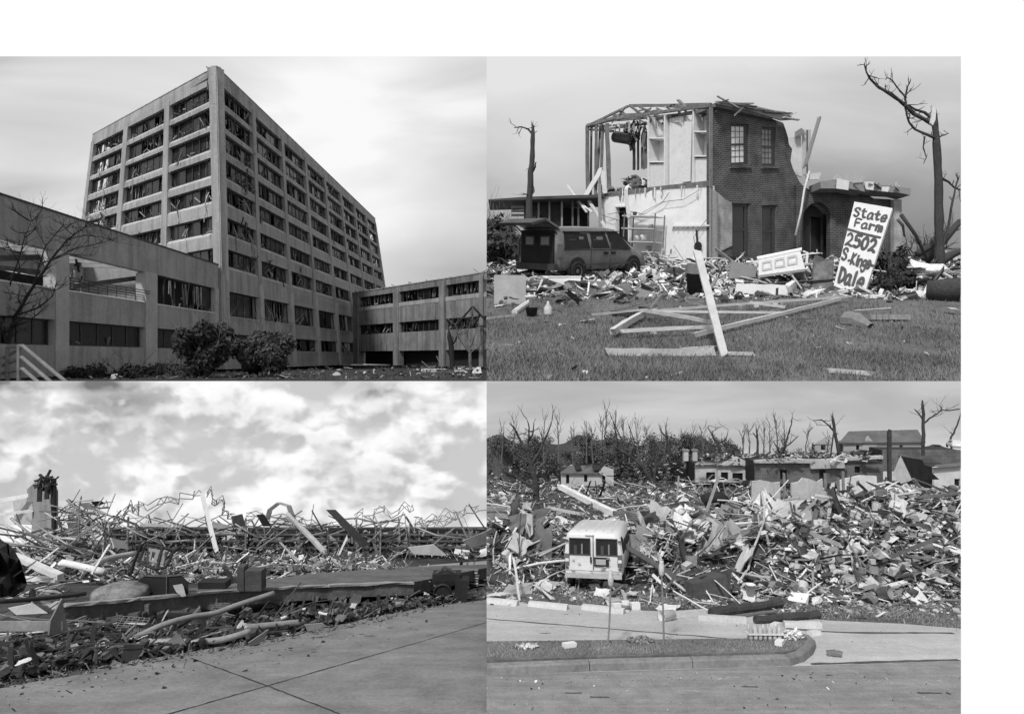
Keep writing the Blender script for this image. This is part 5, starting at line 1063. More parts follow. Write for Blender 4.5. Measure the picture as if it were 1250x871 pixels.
# ---- concrete floor slab broken off above the earth
slab = thing('floor_slab', 'long broken concrete floor slab raised above the dirt along the street', 'slab')
mb = MB(); top = [(78, 775, .97), (170, 764, .97), (300, 749, .95), (400, 742, .93), (505, 737, .9)]; H0 = .30
M_slab = mat('weathered_slab', .13, .35, .6, .9, .3, streak=.4); M_slabt = mat('slab_top', .24, .4, .4, .9, .3)
for (a, b) in zip(top[:-1], top[1:]):
    ga, gb = BL.g(a[0], a[1]), BL.g(b[0], b[1]); da, db_ = V((.3, 1, BL.s)).normalized() * 14, V((.3, 1, BL.s)).normalized() * 14
    up = V((0, 0, .95)); lo = V((0, 0, .95 - .56)); j1, j2 = V((0, 0, R.uniform(-.04, .04))), V((0, 0, R.uniform(-.04, .04)))
    mb.hexa([ga + lo + j1, gb + lo, gb + up, ga + up, ga + lo + da, gb + lo + db_, gb + up + db_, ga + up + da], M_slab)
mb.build('deck', slab); mb = MB()
for (a, b) in zip(top[:-1], top[1:]): mb.rough(BL.g(a[0], a[1]) + V((0, -.03, .93)), BL.g(b[0], b[1]) + V((0, -.03, .93)), .16, .08, M_mid, 9, .4)  # paler lip strip puts the lit top edge into the colour
for i in range(34):
    t = R.random(); a = R.choice(list(zip(top[:-1], top[1:]))); p = BL.g(a[0][0], a[0][1]).lerp(BL.g(a[1][0], a[1][1]), t) + V((0, -.05, R.choice([.42, .42, .4]) + R.uniform(-.06, .04))); mb.box(p, (R.uniform(.1, .5), R.uniform(.08, .25), R.uniform(.05, .16)), R.choice([M_slab, M_dk, M_slab]), Matrix.Rotation(R.uniform(-.5, .5), 3, 'Y'))
mb.build('lit_lip_broken_edge', slab)
for x, y in ((88, 776), (150, 769), (240, 758), (330, 748), (420, 742), (490, 739)): q = MB(); q.box((0, 1.2, .1), (.6, .5, .75), M_slab); o = q.build('footing', slab); o.location = BL.g(x, y)
mb = MB(); mb.plate(lambda a, b, off: BL.g(a, b) + V((0, 2.6 - off, 0)), [(80, 775), (505, 737), (505, 731), (80, 768)], [], .1, M_blk)
# ---- back line: racks and steel
for i, (x0, x1, d) in enumerate(((128, 200, 66), (203, 300, 67), (303, 398, 68), (401, 498, 67), (500, 593, 66))):
    t = thing('storage_rack', ['dark steel storage rack, leftmost of the row under the collapsed roof', 'dark storage rack behind the white leaning post', 'dark storage rack in the middle of the row under the collapsed roof', 'dark storage rack right of the thick white roof pole', 'dark storage rack at the right end of the row'][i], 'rack')
    base = at((x0 + x1) / 2, 681, d); t.location = base; q = MB(); ys = [644, 652, 660, 668, 676]
    for y in ys: q.beam(at(x0, y, d) - base, at(x1, y + R.uniform(-.6, .6), d) - base, .18, .14, M_dk)
    q.build('shelf_beam', t); q = MB(); n = 8
    for k in range(n + 1): x = x0 + (x1 - x0) * k / n; q.beam(at(x, 682, d + .2) - base, at(x + R.uniform(-.5, .5), 643, d + .2) - base, .13, .13, M_mid if k % 2 else M_dk); q.beam(at(x, 682, d + 2.5) - base, at(x, 645, d + 2.5) - base, .13, .13, M_dk)
    q.build('upright', t); q = MB(); q.hexa([at(a, b, c) - base for a, b, c in ((x0, 684, d + 3), (x1, 684, d + 3), (x1, 645, d + 3), (x0, 645, d + 3), (x0, 684, d + 3.2), (x1, 684, d + 3.2), (x1, 645, d + 3.2), (x0, 645, d + 3.2))], M_blk); q.build('back_panel', t)
    q = MB()
    for k in range(26): x = R.uniform(x0, x1); y = R.choice(ys[1:]); p = at(x, y - 1.2, d + R.uniform(0, 2)) - base; q.box(p, (R.uniform(.2, .8), .5, R.uniform(.1, .5)), R.choice([M_dk, M_blk, M_mid, M_lgt]), Matrix.Rotation(R.uniform(-.4, .4), 3, 'Y'))
    q.build('shelf_contents', t)
# ruined wall at the far left
bw_ = thing('ruined_wall', 'tall torn concrete wall stump standing at the far left of the sheds', 'wall')
bplate('panel', [(33, 597), (48, 583), (60, 581), (66, 600), (66, 658), (38, 658), (40, 612), (33, 612)], 57, 54, .3, mat('grey_wall_panel', .27, .15, .3, .9, .05, streak=.3), parent=bw_)
bplate('panel', [(16, 611), (40, 606), (42, 640), (17, 640)], 60, 57, .6, M_lgt, parent=bw_)
bplate('edge', [(62, 584), (66.5, 584), (66.5, 659), (63, 659)], 53.4, 53.4, .25, M_blk, parent=bw_)
q = MB()
for i in range(24): p = at(R.uniform(46, 67), R.uniform(581, 594), 53.4); q.beam(p, p + V((R.uniform(-.6, .6), R.uniform(-.3, .3), R.uniform(-.9, .6))), .25, .12, R.choice([M_blk, M_dk]))
for x in (49, 58): q.beam(at(x, 586, 53.4), at(x - 1, 600 + x % 5 * 3, 53.2), .35, .1, M_blk)
q.build('torn_cladding', bw_)
PW = lambda nm, a, b, da, dbb, w_, m, lab, cat='beam', grp=None: plank(nm, at(a[0], a[1], da), at(b[0], b[1], dbb), w_, w_ * .8, m, lab, cat, grp)
PW('roof_beam', (-8, 612), (41, 603), 58, 57, .4, M_off, 'white horizontal beam jutting from the left frame edge, upper of two'); PW('roof_beam', (-8, 629), (38, 623), 57, 56, .3, M_off, 'white horizontal beam jutting from the left frame edge, lower of two')
PW('leaning_post', (246.5, 602), (264, 672), 52, 50, .27, M_white, 'tall white steel post leaning slightly in front of the racks', 'post'); PW('roof_pole', (350, 626), (397, 674), 56, 50, .27, M_lgt, 'thick pale pole slanting down in front of the racks', 'pole')
seg('roof_pole', [at(352, 630, 56), at(372, 648, 54), at(396, 673, 50)], .24, M_lgt, 'round pale pipe slanting down beside the thick pole', 'pole')
def joist(nm, a, b, d0, d1, hh, label, m=M_steel, n=12, w_=.09):
    """open web roof joist between two points"""
    t = thing(nm, label, 'joist'); base = at(a[0], a[1], d0); t.location = base; q = MB(); P0, P1 = base - base, at(b[0], b[1], d1) - base
    up = V((0, .2, 1)) * hh * d0 / F; w_ *= .8; dev = [V((R.gauss(0, .18), R.gauss(0, .2), R.gauss(0, .22) + (i % n and .15 * math.sin(i * 1.3)))) for i in range(n + 1)]
    lp = [P0.lerp(P1, i / n) + dev[i] * (0 < i < n) for i in range(n + 1)]; q.tube(lp, w_ * .6, m, 4); q.tube([p + up * R.uniform(.6, 1.15) for p in lp[:-R.randint(1, 3)]], w_ * .6, m, 4); q.build('chord', t); q = MB()
    for i in range(n):
        if R.random() < .2: continue
        A, Bb = lp[i], lp[i + 1]; M_ = (A + Bb) * .5 + up * R.uniform(.5, 1.1); q.beam(A, M_, w_ * .7, w_ * .7, m); q.beam(M_, Bb, w_ * .7, w_ * .7, m)
    q.build('web', t); return t
joist('roof_joist', (150, 628), (248, 604), 55, 53, 7, 'long open web joist rising left to the top of the white leaning post')
joist('roof_joist', (68, 640), (132, 618), 58, 60, 8, 'open web joist sagging beside the ruined wall'); joist('roof_joist', (252, 607), (285, 634), 53, 57, 7, 'short joist dropping right from the white leaning post')
joist('roof_joist', (300, 630), (420, 645), 60, 62, 6, 'twisted roof joist lying across the middle racks'); joist('roof_joist', (432, 634), (505, 622), 62, 60, 7, 'bent joist over the racks right of the pale pole'); joist('roof_joist', (505, 640), (594, 622), 60, 62, 8, 'roof joist at the right edge above the racks')
joist('roof_joist', (130, 642), (176, 616), 56, 60, 6, 'crooked joist behind the rack row at left'); joist('roof_joist', (480, 652), (560, 632), 55, 57, 6, 'pale joist slanting up in front of the right racks')
for i in range(5):
    q = MB(); a = [(324, 634), (327, 622), (338, 613.5), (350, 617), (357, 636)]; d = 58 + i * .9; q.tube([at(x + i * 1.2, y, d) for x, y in a], .07, M_steel, 5); tag(q.build('arched_truss'), 'thin arched steel hoop of the crushed canopy above the racks', 'truss', 'hoops of the crushed canopy')
def btangle(n, x0, x1, ya, yb, d0, d1, m, label, grp, L=(1, 4.5), w_=(.05, .14), vert=.5):
    for i in range(n):
        x = R.uniform(x0, x1); d = R.uniform(d0, d1); f = (x - x0) / (x1 - x0); y = R.uniform(ya, yb); p = at(x, y, d); l = R.uniform(*L); v = V((R.uniform(-1, 1), R.uniform(-.4, .4), R.uniform(-vert, vert))).normalized() * l
        pts = [p - v * .5, p + V((R.uniform(-.2, .2), 0, R.uniform(-.25, .25))) * l * .5, p + v * .5]
        if R.random() < .5: seg('bent_steel', pts, R.uniform(*w_) * .6, R.choice(m), label, 'steel', grp, 5)
        else: plank('steel_strut', pts[0], pts[2], R.uniform(*w_), .08, R.choice(m), label, 'steel', grp)
btangle(70, 68, 135, 612, 658, 50, 62, [M_steel, M_mid, M_lgt, M_dk], 'bent steel piece in the tangle right of the ruined wall', 'bent steel right of the ruined wall')
btangle(46, 130, 300, 630, 652, 54, 64, [M_steel, M_mid, M_dk, M_lgt], 'bent steel strut lying on top of the left racks', 'bent steel on the left racks')
btangle(60, 300, 594, 633, 658, 54, 64, [M_steel, M_dk, M_mid, M_dk], 'bent steel strut lying on top of the right racks', 'bent steel on the right racks')
btangle(34, 0, 110, 652, 672, 44, 56, [M_lgt, M_dk, M_steel, M_mid], 'conduit collapsed in front of the ruined wall', 'conduits before the ruined wall', (3, 8), (.06, .16), .35)
litter('rubble', BL, 3000, lambda: (R.uniform(66, 594), R.uniform(671.5, 680)), lambda a, b: .5 + max(0, noise.noise(V((a * .03, 0, 1)))) * 1.7, [M_dk, M_mid, M_lgt, M_blk, M_steel], 'tangled scrap and panels piled along the racks', .3, shapes=STICKS)
for i, (q, d, m, lb) in enumerate((([(95, 614), (108, 613), (120, 621), (118, 624), (104, 620)], 54, M_off, 'white curled roof panel on the tangle right of the ruined wall'), ([(112, 612), (124, 611), (128, 614), (118, 618)], 55, M_blk, 'black flap of roofing on top of the tangle'), ([(314, 628), (322, 627), (332, 642), (322, 642)], 57, M_dk, 'dark bent panel on the middle racks'), ([(283, 630), (296, 627), (300, 642), (286, 644)], 55, M_mid, 'ribbed roof panel lying behind the white post'),
    ([(398, 622), (410, 622), (452, 664), (442, 668)], 52, M_dk, 'long dark ribbed roof panel slanting down the racks'), ([(498, 668), (530, 664), (545, 678), (505, 676)], 50, M_lgt, 'pale ribbed roof sheet spread before the right racks'), ([(565, 660), (594, 648), (594, 664), (575, 668)], 50, M_mid, 'ribbed roof sheet folded at the right edge'), ([(260, 636), (284, 642), (270, 645), (255, 643)], 54, M_off, 'pale curled gutter hanging behind the white post'),
    ([(85, 632), (98, 632), (100, 662), (84, 662)], 55, M_off, 'pale wall panel standing behind the tangle at left'), ([(136, 656), (152, 660), (158, 670), (140, 668)], 44, M_white, 'white crumpled fender at the left end of the racks'), ([(172, 638), (210, 640), (208, 643), (170, 642)], 54, M_off, 'white flat panel along the top of the left racks'))):
    o = bplate('roof_sheet', q, d, d + 1.5, .12, m, lb, 'sheet')
for i, x in enumerate((155, 166, 300, 430, 436, 458, 464, 488)):
    PW('stud', (x, 682 - (i % 2) * 20), (x + R.uniform(-2, 2), 630 + (i * 7) % 12), 60, 60, .14, M_mid, 'slim upright stud among the racks', 'post', 'studs among the racks')
# middle ground
def hp5(px, py): return max(0, .3 + .35 * noise.noise(V((px * .02, py * .08, 8)))) * min(1, max(0, (712 - py) / 14))
LB5 = {'b': 'broken board in the rubble between the racks and the slab', 's': 'torn sheet in the rubble between the racks and the slab', 'k': 'block in the rubble between the racks and the slab', 't': 'tub in the rubble between the racks and the slab', 'p': 'bent pipe in the rubble between the racks and the slab'}
GB5 = {'b': 'boards behind the slab', 's': 'sheets behind the slab', 'k': 'blocks behind the slab', 't': 'tubs behind the slab', 'p': 'pipes behind the slab'}
debris(BL, 75, ['bl', 'bw', 'bo', 'bd', 'bm', 'pl', 'pw', 'pd', 'sm', 'sl', 'sd', 'sw', 'km', 'kd', 'kl', 'kw'], lambda: (lambda y: (R.uniform(0, 590 if y < 684 or y > 706 else 480), y))(R.choice([R.uniform(673, 708), R.uniform(690, 712)])), hp5, LB5, GB5, .5, .25)
litter('rubble', BL, 5600, lambda: (lambda y: (R.uniform(-4, 594 if y < 686 or y > 704 else 475), y))(R.uniform(672, 712)), hp5, [M_dk, M_dk, M_blk, M_mid, M_lgt, M_off, M_white, M_blk, M_wood2, M_dk], 'small broken fragments between the racks and the slab', .2, shapes=STICKS)
litter('grit', BL, 420, lambda: (lambda x: (x, bank(x) + abs(R.gauss(0, 14)) + 1))(R.uniform(0, 594)), lambda a, b: .03, [M_blk, M_dk, M_mid], 'grit and crumbs of mud scattered on the concrete street', .028)
litter('rubble', BL, 900, lambda: (lambda x: (x, R.uniform(704, 716)))(R.uniform(90, 500)), lambda a, b: .49, [M_dk, M_mid, M_lgt, M_wood2], 'grit and splinters lying on the broken floor slab', .1)
under = lambda: (lambda x: (x, R.uniform(782 - .085 * x, bank(x) - 6)))(R.uniform(0, 560))
litter('rubble', BL, 5200, under, lambda a, b: .03 + .1 * R.random(), [M_blk, M_dk, M_dk, M_blk, M_blk, M_blk, M_dk, M_mid, M_wood2], 'dark splinters and scraps under the front of the slab', .11)  # mostly black and dark grey pieces
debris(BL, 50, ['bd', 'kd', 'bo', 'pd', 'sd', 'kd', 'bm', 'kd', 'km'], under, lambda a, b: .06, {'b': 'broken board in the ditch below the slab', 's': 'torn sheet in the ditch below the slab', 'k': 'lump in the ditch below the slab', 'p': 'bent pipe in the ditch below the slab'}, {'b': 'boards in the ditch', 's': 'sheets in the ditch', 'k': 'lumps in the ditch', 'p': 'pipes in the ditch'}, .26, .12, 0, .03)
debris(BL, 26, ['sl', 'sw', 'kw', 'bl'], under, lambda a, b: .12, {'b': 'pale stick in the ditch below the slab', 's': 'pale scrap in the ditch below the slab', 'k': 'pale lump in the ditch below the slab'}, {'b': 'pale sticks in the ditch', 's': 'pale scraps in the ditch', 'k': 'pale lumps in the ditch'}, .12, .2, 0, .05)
debris(BL, 34, ['sm', 'sl', 'sd', 'bd', 'bm', 'sw', 'pl', 'pd'], lambda: (R.uniform(-4, 78), R.uniform(735, 800)), lambda a, b: .35 if b < 770 else .1, {'b': 'board in the sheet metal wreckage at the left end of the slab', 's': 'crumpled sheet in the sheet metal wreckage at the left end of the slab', 'p': 'pipe in the sheet metal wreckage at the left end of the slab'}, {'b': 'boards at the left end of the slab', 's': 'sheets at the left end of the slab', 'p': 'pipes at the left end of the slab'}, .3, .3, 0, .1)
debris(BL, 26, ['bo', 'bl', 'bm', 'bd'], lambda: (R.uniform(430, 592), R.uniform(700, 738)), lambda a, b: .05, 'split plank in the pile at the right end of the slab', 'planks at the end of the slab', .36, .12)
# named pieces
def tubepx(nm, pts, r, m, label, cat='pipe', hollow=False):
    P = [at(a, b, d) for a, b, d in pts]; P = smoothpts(P, 4) if len(P) > 2 else P; o = seg(nm, P, r, m, label, cat, None, 12)
    if hollow:
        ax = (P[0] - P[1]).normalized(); q = MB(); q.lathe(P[0] - V(P[0]) + ax * .004, [(r * .82, 0), (.001, .001)], M_blk, 14, ax); e = q.build('opening', o)
    return o
tubepx('conduit', [(148, 790, 17.8), (165, 778, 18.0), (200, 762, 18.6), (232, 753, 19.4), (262, 748, 20.2), (290, 738, 21), (334, 723.5, 22)], .085, M_steel, 'long grey conduit curving up from the ditch towards the slab', hollow=True)
tubepx('conduit', [(157, 801, 16.6), (165, 790, 17), (176, 785, 17.3), (200, 783, 17.5), (240, 783, 17.7), (272, 780, 18), (305, 770, 18.6)], .085, M_steel, 'grey conduit bending along the bottom of the ditch', hollow=True)
tubepx('conduit', [(296, 766, 19.3), (330, 763, 19.8), (370, 759, 20.6)], .1, M_steel, 'straight grey conduit lying in the ditch at centre', hollow=True)
tubepx('drain_pipe', [(22, 820.5, 15.2), (100, 798.5, 16.4)], .125, M_off, 'thick white plastic pipe lying by the street at far left', hollow=True)
tubepx('drain_pipe', [(76, 688, 36), (80, 687, 36), (128, 698, 36)], .19, M_off, 'white pipe lying behind the tarp at far left'); tubepx('drain_pipe', [(112, 692, 36), (130, 682, 38), (165, 675, 40)], .16, M_lgt, 'pale curved pipe behind the slab at left')
tubepx('drain_pipe', [(-6, 734, 19), (50, 730, 20.5), (104, 724, 22)], .07, M_dk, 'thin dark pipe crossing the left end of the slab')
PW('white_board', (18, 678), (75, 704), 33, 31, .32, M_off, 'white board slanting down behind the tarp', 'board'); PW('white_board', (30, 706), (60, 706), 33, 33, .25, M_white, 'short white board lying behind the tarp', 'board'); PW('white_board', (112, 700), (134, 664), 34, 38, .1, M_off, 'thin white stick leaning in the rubble at left', 'board')
cb_ = MB(); cb_.box((0, 0, .16), (.72, .42, .34), M_mid)
for x in (-.2, .12): cb_.box((x, 0, .332), (.2, .24, .012), M_blk)
o = cb_.build('cinder_block'); o.location = BL.g(232, 783); tag(o, 'grey hollow cinder block standing in the ditch', 'block')
tp = MB(); pl = Plane(at(0, 725, 21), at(30, 725, 23), at(0, 663, 22))
g_ = [[(-30, 656), (0, 661), (8, 664), (14, 670), (17, 676)], [(-30, 676), (-4, 672), (10, 680), (22, 684), (25, 690)], [(-30, 700), (2, 694), (12, 698), (24, 706), (31, 713)], [(-30, 716), (0, 712), (14, 714), (24, 718), (27, 722)], [(-30, 730), (2, 729), (10, 727), (16, 729), (20, 726)]]
vs = [at(a, b, 21 + i * .35 - (j % 2) * .5 + ((i + j) % 2) * .7) for j, row in enumerate(g_) for i, (a, b) in enumerate(row)]
k = len(vs); vs += [v + V((0, .08, 0)) for v in vs]; fs = []
for j in range(4):
    for i in range(4): a = j * 5 + i; fs += [(a, a + 5, a + 6, a + 1), tuple(k + z for z in (a + 1, a + 6, a + 5, a))]
tp.add(vs, fs, M_blk); tag(tp.build('black_tarp'), 'black crumpled tarp hanging at the far left edge', 'tarp')
for i, (q, d, m, lb) in enumerate((([(-20, 758), (76, 758), (76, 770), (-20, 770)], 17.0, M_steel, 'long grey metal channel lying at the left end of the ditch'), ([(62, 757), (76, 730), (84, 771), (60, 774)], 17.2, M_mid, 'folded metal sheet standing at the corner of the slab'), ([(-12, 700), (18, 703), (10, 722), (-12, 727)], 22.5, M_mid, 'grey plastic sheet below the black tarp'), ([(-10, 780), (14, 783), (8, 796), (-10, 800)], 16, M_mid, 'grey panel at the left edge of the ditch'), ([(60, 808), (82, 812), (76, 824), (68, 820)], 15, M_mid, 'grey angular metal piece on the white pipe'),
    ([(10, 742), (40, 736), (58, 748), (20, 750)], 19, M_off, 'white torn sheet behind the metal channel'), ([(372, 762), (394, 760), (400, 764), (376, 770)], 19, M_steel, 'bent bright metal strip at the end of the straight conduit'), ([(304, 784), (328, 768), (322, 782), (306, 789)], 17.6, M_mid, 'curved torn bark piece lying by the street'))):
    bplate('metal_sheet', q, d, d + .5, .05, m, lb, 'sheet')
# black trunk, flat black case
kt = thing('tool_trunk', 'large black trunk with cut corners standing on the slab', 'trunk'); base = at(199, 725.5, 22.9); kt.location = base
q = MB(); q.plate(lambda a, b, off: at(a, b, 22.9 - off) - base, [(167, 725.5), (167, 710), (176, 703), (222, 702), (230, 710), (230, 724)], [], 1.2, M_blk); q.build('body', kt); q = MB(); q.plate(lambda a, b, off: at(a, b, 22.9 - off) - base, [(174, 703), (178, 701), (220, 700.5), (223, 702), (200, 704)], [], 1.1, M_dk, .04); q.build('lid', kt)
q = MB(); q.plate(lambda a, b, off: at(a, b, 22.85 - off) - base, [(202.5, 703), (204, 703), (204, 725), (202.5, 725)], [], .05, M_dk); q.build('strap', kt)
q = MB(); q.plate(lambda a, b, off: at(a, b, 22.75 - off) - base, [(211, 714), (217, 713), (222, 712), (224, 715), (227, 727), (222, 728), (215, 722)], [], .04, M_lgt); q.build('torn_label', kt)
q = MB(); q.box((0, 0, .16), (1.05, .5, .26), M_blk); o = q.build('flat_case'); o.location = at(262, 717, 25.2); tag(o, 'flat black case lying right of the large trunk', 'case')
q = MB()
for i in range(5):
    for j in range(4): pass
q.lathe((0, 0, 0), [(.95, 0), (.85, .25), (.35, .42), (.05, .45)], mat('net_bag', .2, .6, 2.5, .95, .5), 14); o = q.build('sandbag', None, True); o.location = at(147, 727, 22.5); tag(o, 'slumped netted sack lying on the slab left of the trunk', 'sack')
cf = thing('chair_frame', 'overturned steel chair frame standing in the rubble behind the trunk', 'chair'); q = MB()
for pts in ([(160, 700, 31), (164, 685, 31), (173, 664, 31)], [(170, 684, 30.5), (178, 690, 30.3), (190, 694, 30.2), (203, 692, 30.2)], [(178, 664, 31.5), (200, 668, 31.5), (212, 672, 31.5), (204, 690, 30.5)], [(170, 684, 30.5), (178, 664, 31.5)], [(192, 694, 30.3), (198, 668, 31.2)]): q.tube([at(a, b, c) for a, b, c in pts], .07, M_blk, 7)
q.build('frame', cf); q = MB(); q.plate(Plane(at(180, 690, 31), at(205, 690, 31), at(180, 664, 31.6)), [(180, 668), (205, 672), (199, 689), (178, 684)], [[(186, 673), (190, 674), (187, 684), (184, 683)], [(194, 675), (200, 676), (196, 686), (191, 685)]], .1, M_mid); q.build('seat', cf)
q = MB(); q.box((0, 0, .4), (.62, .5, .75), M_dk); q.box((-.5, .05, .45), (.25, .45, .9), M_dk); o = q.build('filing_box'); o.location = at(312, 719, 24.8); tag(o, 'grey metal box standing on the slab at centre', 'box')
bm_ = thing('black_machine', 'black scorched machine with a wheel at the right end of the slab', 'machine'); p = BL.g(548, 735); bm_.location = p
q = MB(); q.box((.55, 0, .55), (.55, .6, 1.05), M_blk, Matrix.Rotation(.08, 3, 'Y')); q.box((-.1, .1, 1.15), (1.2, .6, .3), M_blk); q.build('casing', bm_); q = MB(); q.lathe((-.25, -.2, .5), [(.36, 0), (.42, .05), (.36, .1), (.3, .02)], M_blk, 18, (0, -1, 0)); q.build('wheel', bm_); q = MB(); q.tube([V((-.6, 0, 1.2)), V((-.2, 0, 1.55)), V((.3, 0, 1.3))], .07, M_dk, 7); q.build('hose', bm_)
for i in range(7):
    q = MB(); q.box((0, 0, 0), (1.6 - .1 * (i % 2), 1.0, .07), M_lgt if i % 2 else M_wood2); o = q.build('stacked_board'); o.location = BL.g(567, 716) + V((R.uniform(-.05, .05), 0, .1 + i * .14)); o.rotation_euler.x = math.atan(BL.s); tag(o, 'pallet board stacked on the pile by the pale pad at right', 'board', 'boards stacked by the pad')
for i, (x, y, w_, h_) in enumerate(((330, 741, 26, 20), (410, 741, 22, 18), (262, 752, 40, 24), (160, 772, 46, 26))):
    t = MB(); n = 6; W_, Hh = w_ * 15 / F, h_ * 14 / F; bx = BL.g(x, y + 6, .1)
    for k in range(n + 1): t.tube([V((W_ * k / n - W_ / 2, 0, 0)), V((W_ * k / n - W_ / 2 + .15, .3, Hh * .9))], .011, M_mid, 4); t.tube([V((-W_ / 2, .3 * k / n, Hh * .9 * k / n)), V((W_ / 2, .3 * k / n, Hh * .9 * k / n))], .011, M_mid, 4)
    o = t.build('wire_mesh'); o.location = bx; o.rotation_euler = (R.uniform(-.8, .2), R.uniform(-.3, .3), R.uniform(-.5, .5)); tag(o, ['crushed wire basket in the ditch under the middle of the slab', 'crushed wire basket near the right end of the slab', 'sagging wire mesh behind the cinder block', 'sagging wire mesh above the bend of the conduits'][i], 'wire mesh')
bkt = thing('paint_bucket', 'dirty white bucket lying on its side in the ditch', 'bucket'); q = MB(); q.lathe((0, 0, 0), [(.16, 0), (.2, .36), (.21, .37), (.17, .36), (.13, .05)], M_off, 14, (1, -.4, .5)); q.build('body', bkt, True); q = MB(); q.lathe((0, 0, 0), [(.19, .15), (.21, .2), (.205, .27), (.19, .3)], M_blk, 14, (1, -.4, .5)); q.build('band', bkt); bkt.location = BL.g(116, 798, .05)
q = MB(); q.box((0, 0, .06), (.34, .16, .1), M_white); o = q.build('white_brick'); o.location = BL.g(347, 776); tag(o, 'small white brick lying by the street at centre', 'brick')
close_panel('BL')
# ============================================================ LOWER RIGHT: the rubble field with the white van
M_kerb = mat('kerb_concrete', .22, .3, .8, .9, .15, streak=.2)
lot = sheet('car_park', BR, [(594, 734), (690, 738), (760, 745), (870, 749), (960, 752), (1010, 758), (1100, 762), (1173, 768), (1173, 900), (594, 900)], G_lot, .03, 'pale worn car park asphalt between the grass island and the rubble', .05)
road = sheet('road', BR, [(594, 826), (720, 822), (990, 814), (1173, 807), (1173, 900), (594, 900)], G_asph, .04, 'coarse grey road across the bottom of the rubble view', .05)
def bstrip(pts, w_, m, nm, parent, H=.046):
    mb = MB(); vs = []
    for i, (a, b) in enumerate(pts): p = BR.g(a, b) + V((0, 0, H)); q = R.uniform(.6, 1.4) * w_ / 2; vs += [p - V((0, q, -BR.s * -q)), p + V((0, q, BR.s * q))]
    mb.add(vs, [(2 * i, 2 * i + 1, 2 * i + 3, 2 * i + 2) for i in range(len(pts) - 1)], m); mb.build(nm, parent)
bstrip([(x, 756 + (x - 594) * .083 + R.uniform(-.3, .3)) for x in range(594, 900, 14)], .07, mat('tar_seam', .09, .3, 2, .8, 0), 'crack', lot, .036)
bstrip([(x, 769 + (x - 1000) * .045 + 2.5 * math.sin(x * .02)) for x in range(960, 1173, 12)], .12, MATS['tar_seam'], 'crack', lot, .036)
bstrip([(x, 812 - (x - 990) * .028 + R.uniform(-.3, .3)) for x in range(990, 1176, 12)], .10, MATS['tar_seam'], 'seam', road)
for a, b, L in ((690, 848, 20), (720, 853, 24), (1008, 826, 8), (1120, 848, 30), (660, 774, 12), (905, 840, 20)): bstrip([(a + k * L / 4, b + R.uniform(-.4, .4)) for k in range(5)], .06, MATS['tar_seam'], 'crack', road if b > 815 else lot, .046 if b > 815 else .036)
kp = [(594, 826), (720, 821), (846, 817.5), (966, 814), (982, 809), (993, 800), (997, 791), (990, 784), (978, 781)]
isl = sheet('traffic_island', BR, [(594, 815), (720, 811), (960, 804), (980, 800), (990, 791), (986, 784), (976, 781.5), (930, 787), (594, 791)], mat('island_turf', .15, .4, .7, .95, .3), .17, 'narrow kerbed grass island between road and car park', .17)
kb = thing('kerb', 'dark stained concrete kerb curving round the end of the grass island', 'kerb')
for i in range(len(kp) - 1):
    P = [BR.g(*kp[j]) for j in (max(i - 1, 0), i, i + 1, min(i + 2, len(kp) - 1))]
    def nrm(a, b): d = b - a; return V((-d.y, d.x, 0)).normalized()
    n0 = (nrm(P[0], P[1]) + nrm(P[1], P[2])).normalized() if i else nrm(P[1], P[2]); n1 = (nrm(P[1], P[2]) + nrm(P[2], P[3])).normalized() if i < len(kp) - 2 else nrm(P[1], P[2])
    u = V((0, 0, 1)); q = MB(); e = (P[2] - P[1]) * .004; h = .2; w_ = .2
    a0, a1, b0, b1 = P[1] + e, P[1] + n0 * w_ + e, P[2] - e, P[2] + n1 * w_ - e
    q.hexa([a0, b0, b0 + u * (h - .03) + n1 * .03, a0 + u * (h - .03) + n0 * .03, a1, b1, b1 + u * (h - .03), a1 + u * (h - .03)], M_kerb)
    q.hexa([a0 + u * (h - .03) + n0 * .03, b0 + u * (h - .03) + n1 * .03, b0 + u * h + n1 * .06, a0 + u * h + n0 * .06, a1 + u * (h - .03), b1 + u * (h - .03), b1 + u * h, a1 + u * h], M_kerb)
    q.build('kerb_stone', kb)
ib = mat('island_blade', .27, .45, .6, .9, 0, fine=False)
class BRi(Pan): pass
BRg = Pan(4.7, 545, 1.0); _g = BRg.g; BRg.g = lambda px, py, H=0: _g(px, py, H + .17)
grass('grass', BRg, [(594, 792), (930, 788), (985, 785), (986, 797), (960, 802.5), (594, 812)], 16000, .05, ib, 'short grass on the kerbed island', .007)
grass('grass', BR, [(930, 722), (1173, 722), (1173, 767), (1000, 756), (930, 748)], 12000, .06, ib, 'thin littered grass below the right end of the rubble', .01)
grass('grass', BR, [(690, 716), (860, 722), (870, 745), (700, 736)], 6000, .06, ib, 'thin littered grass below the white van', .01)
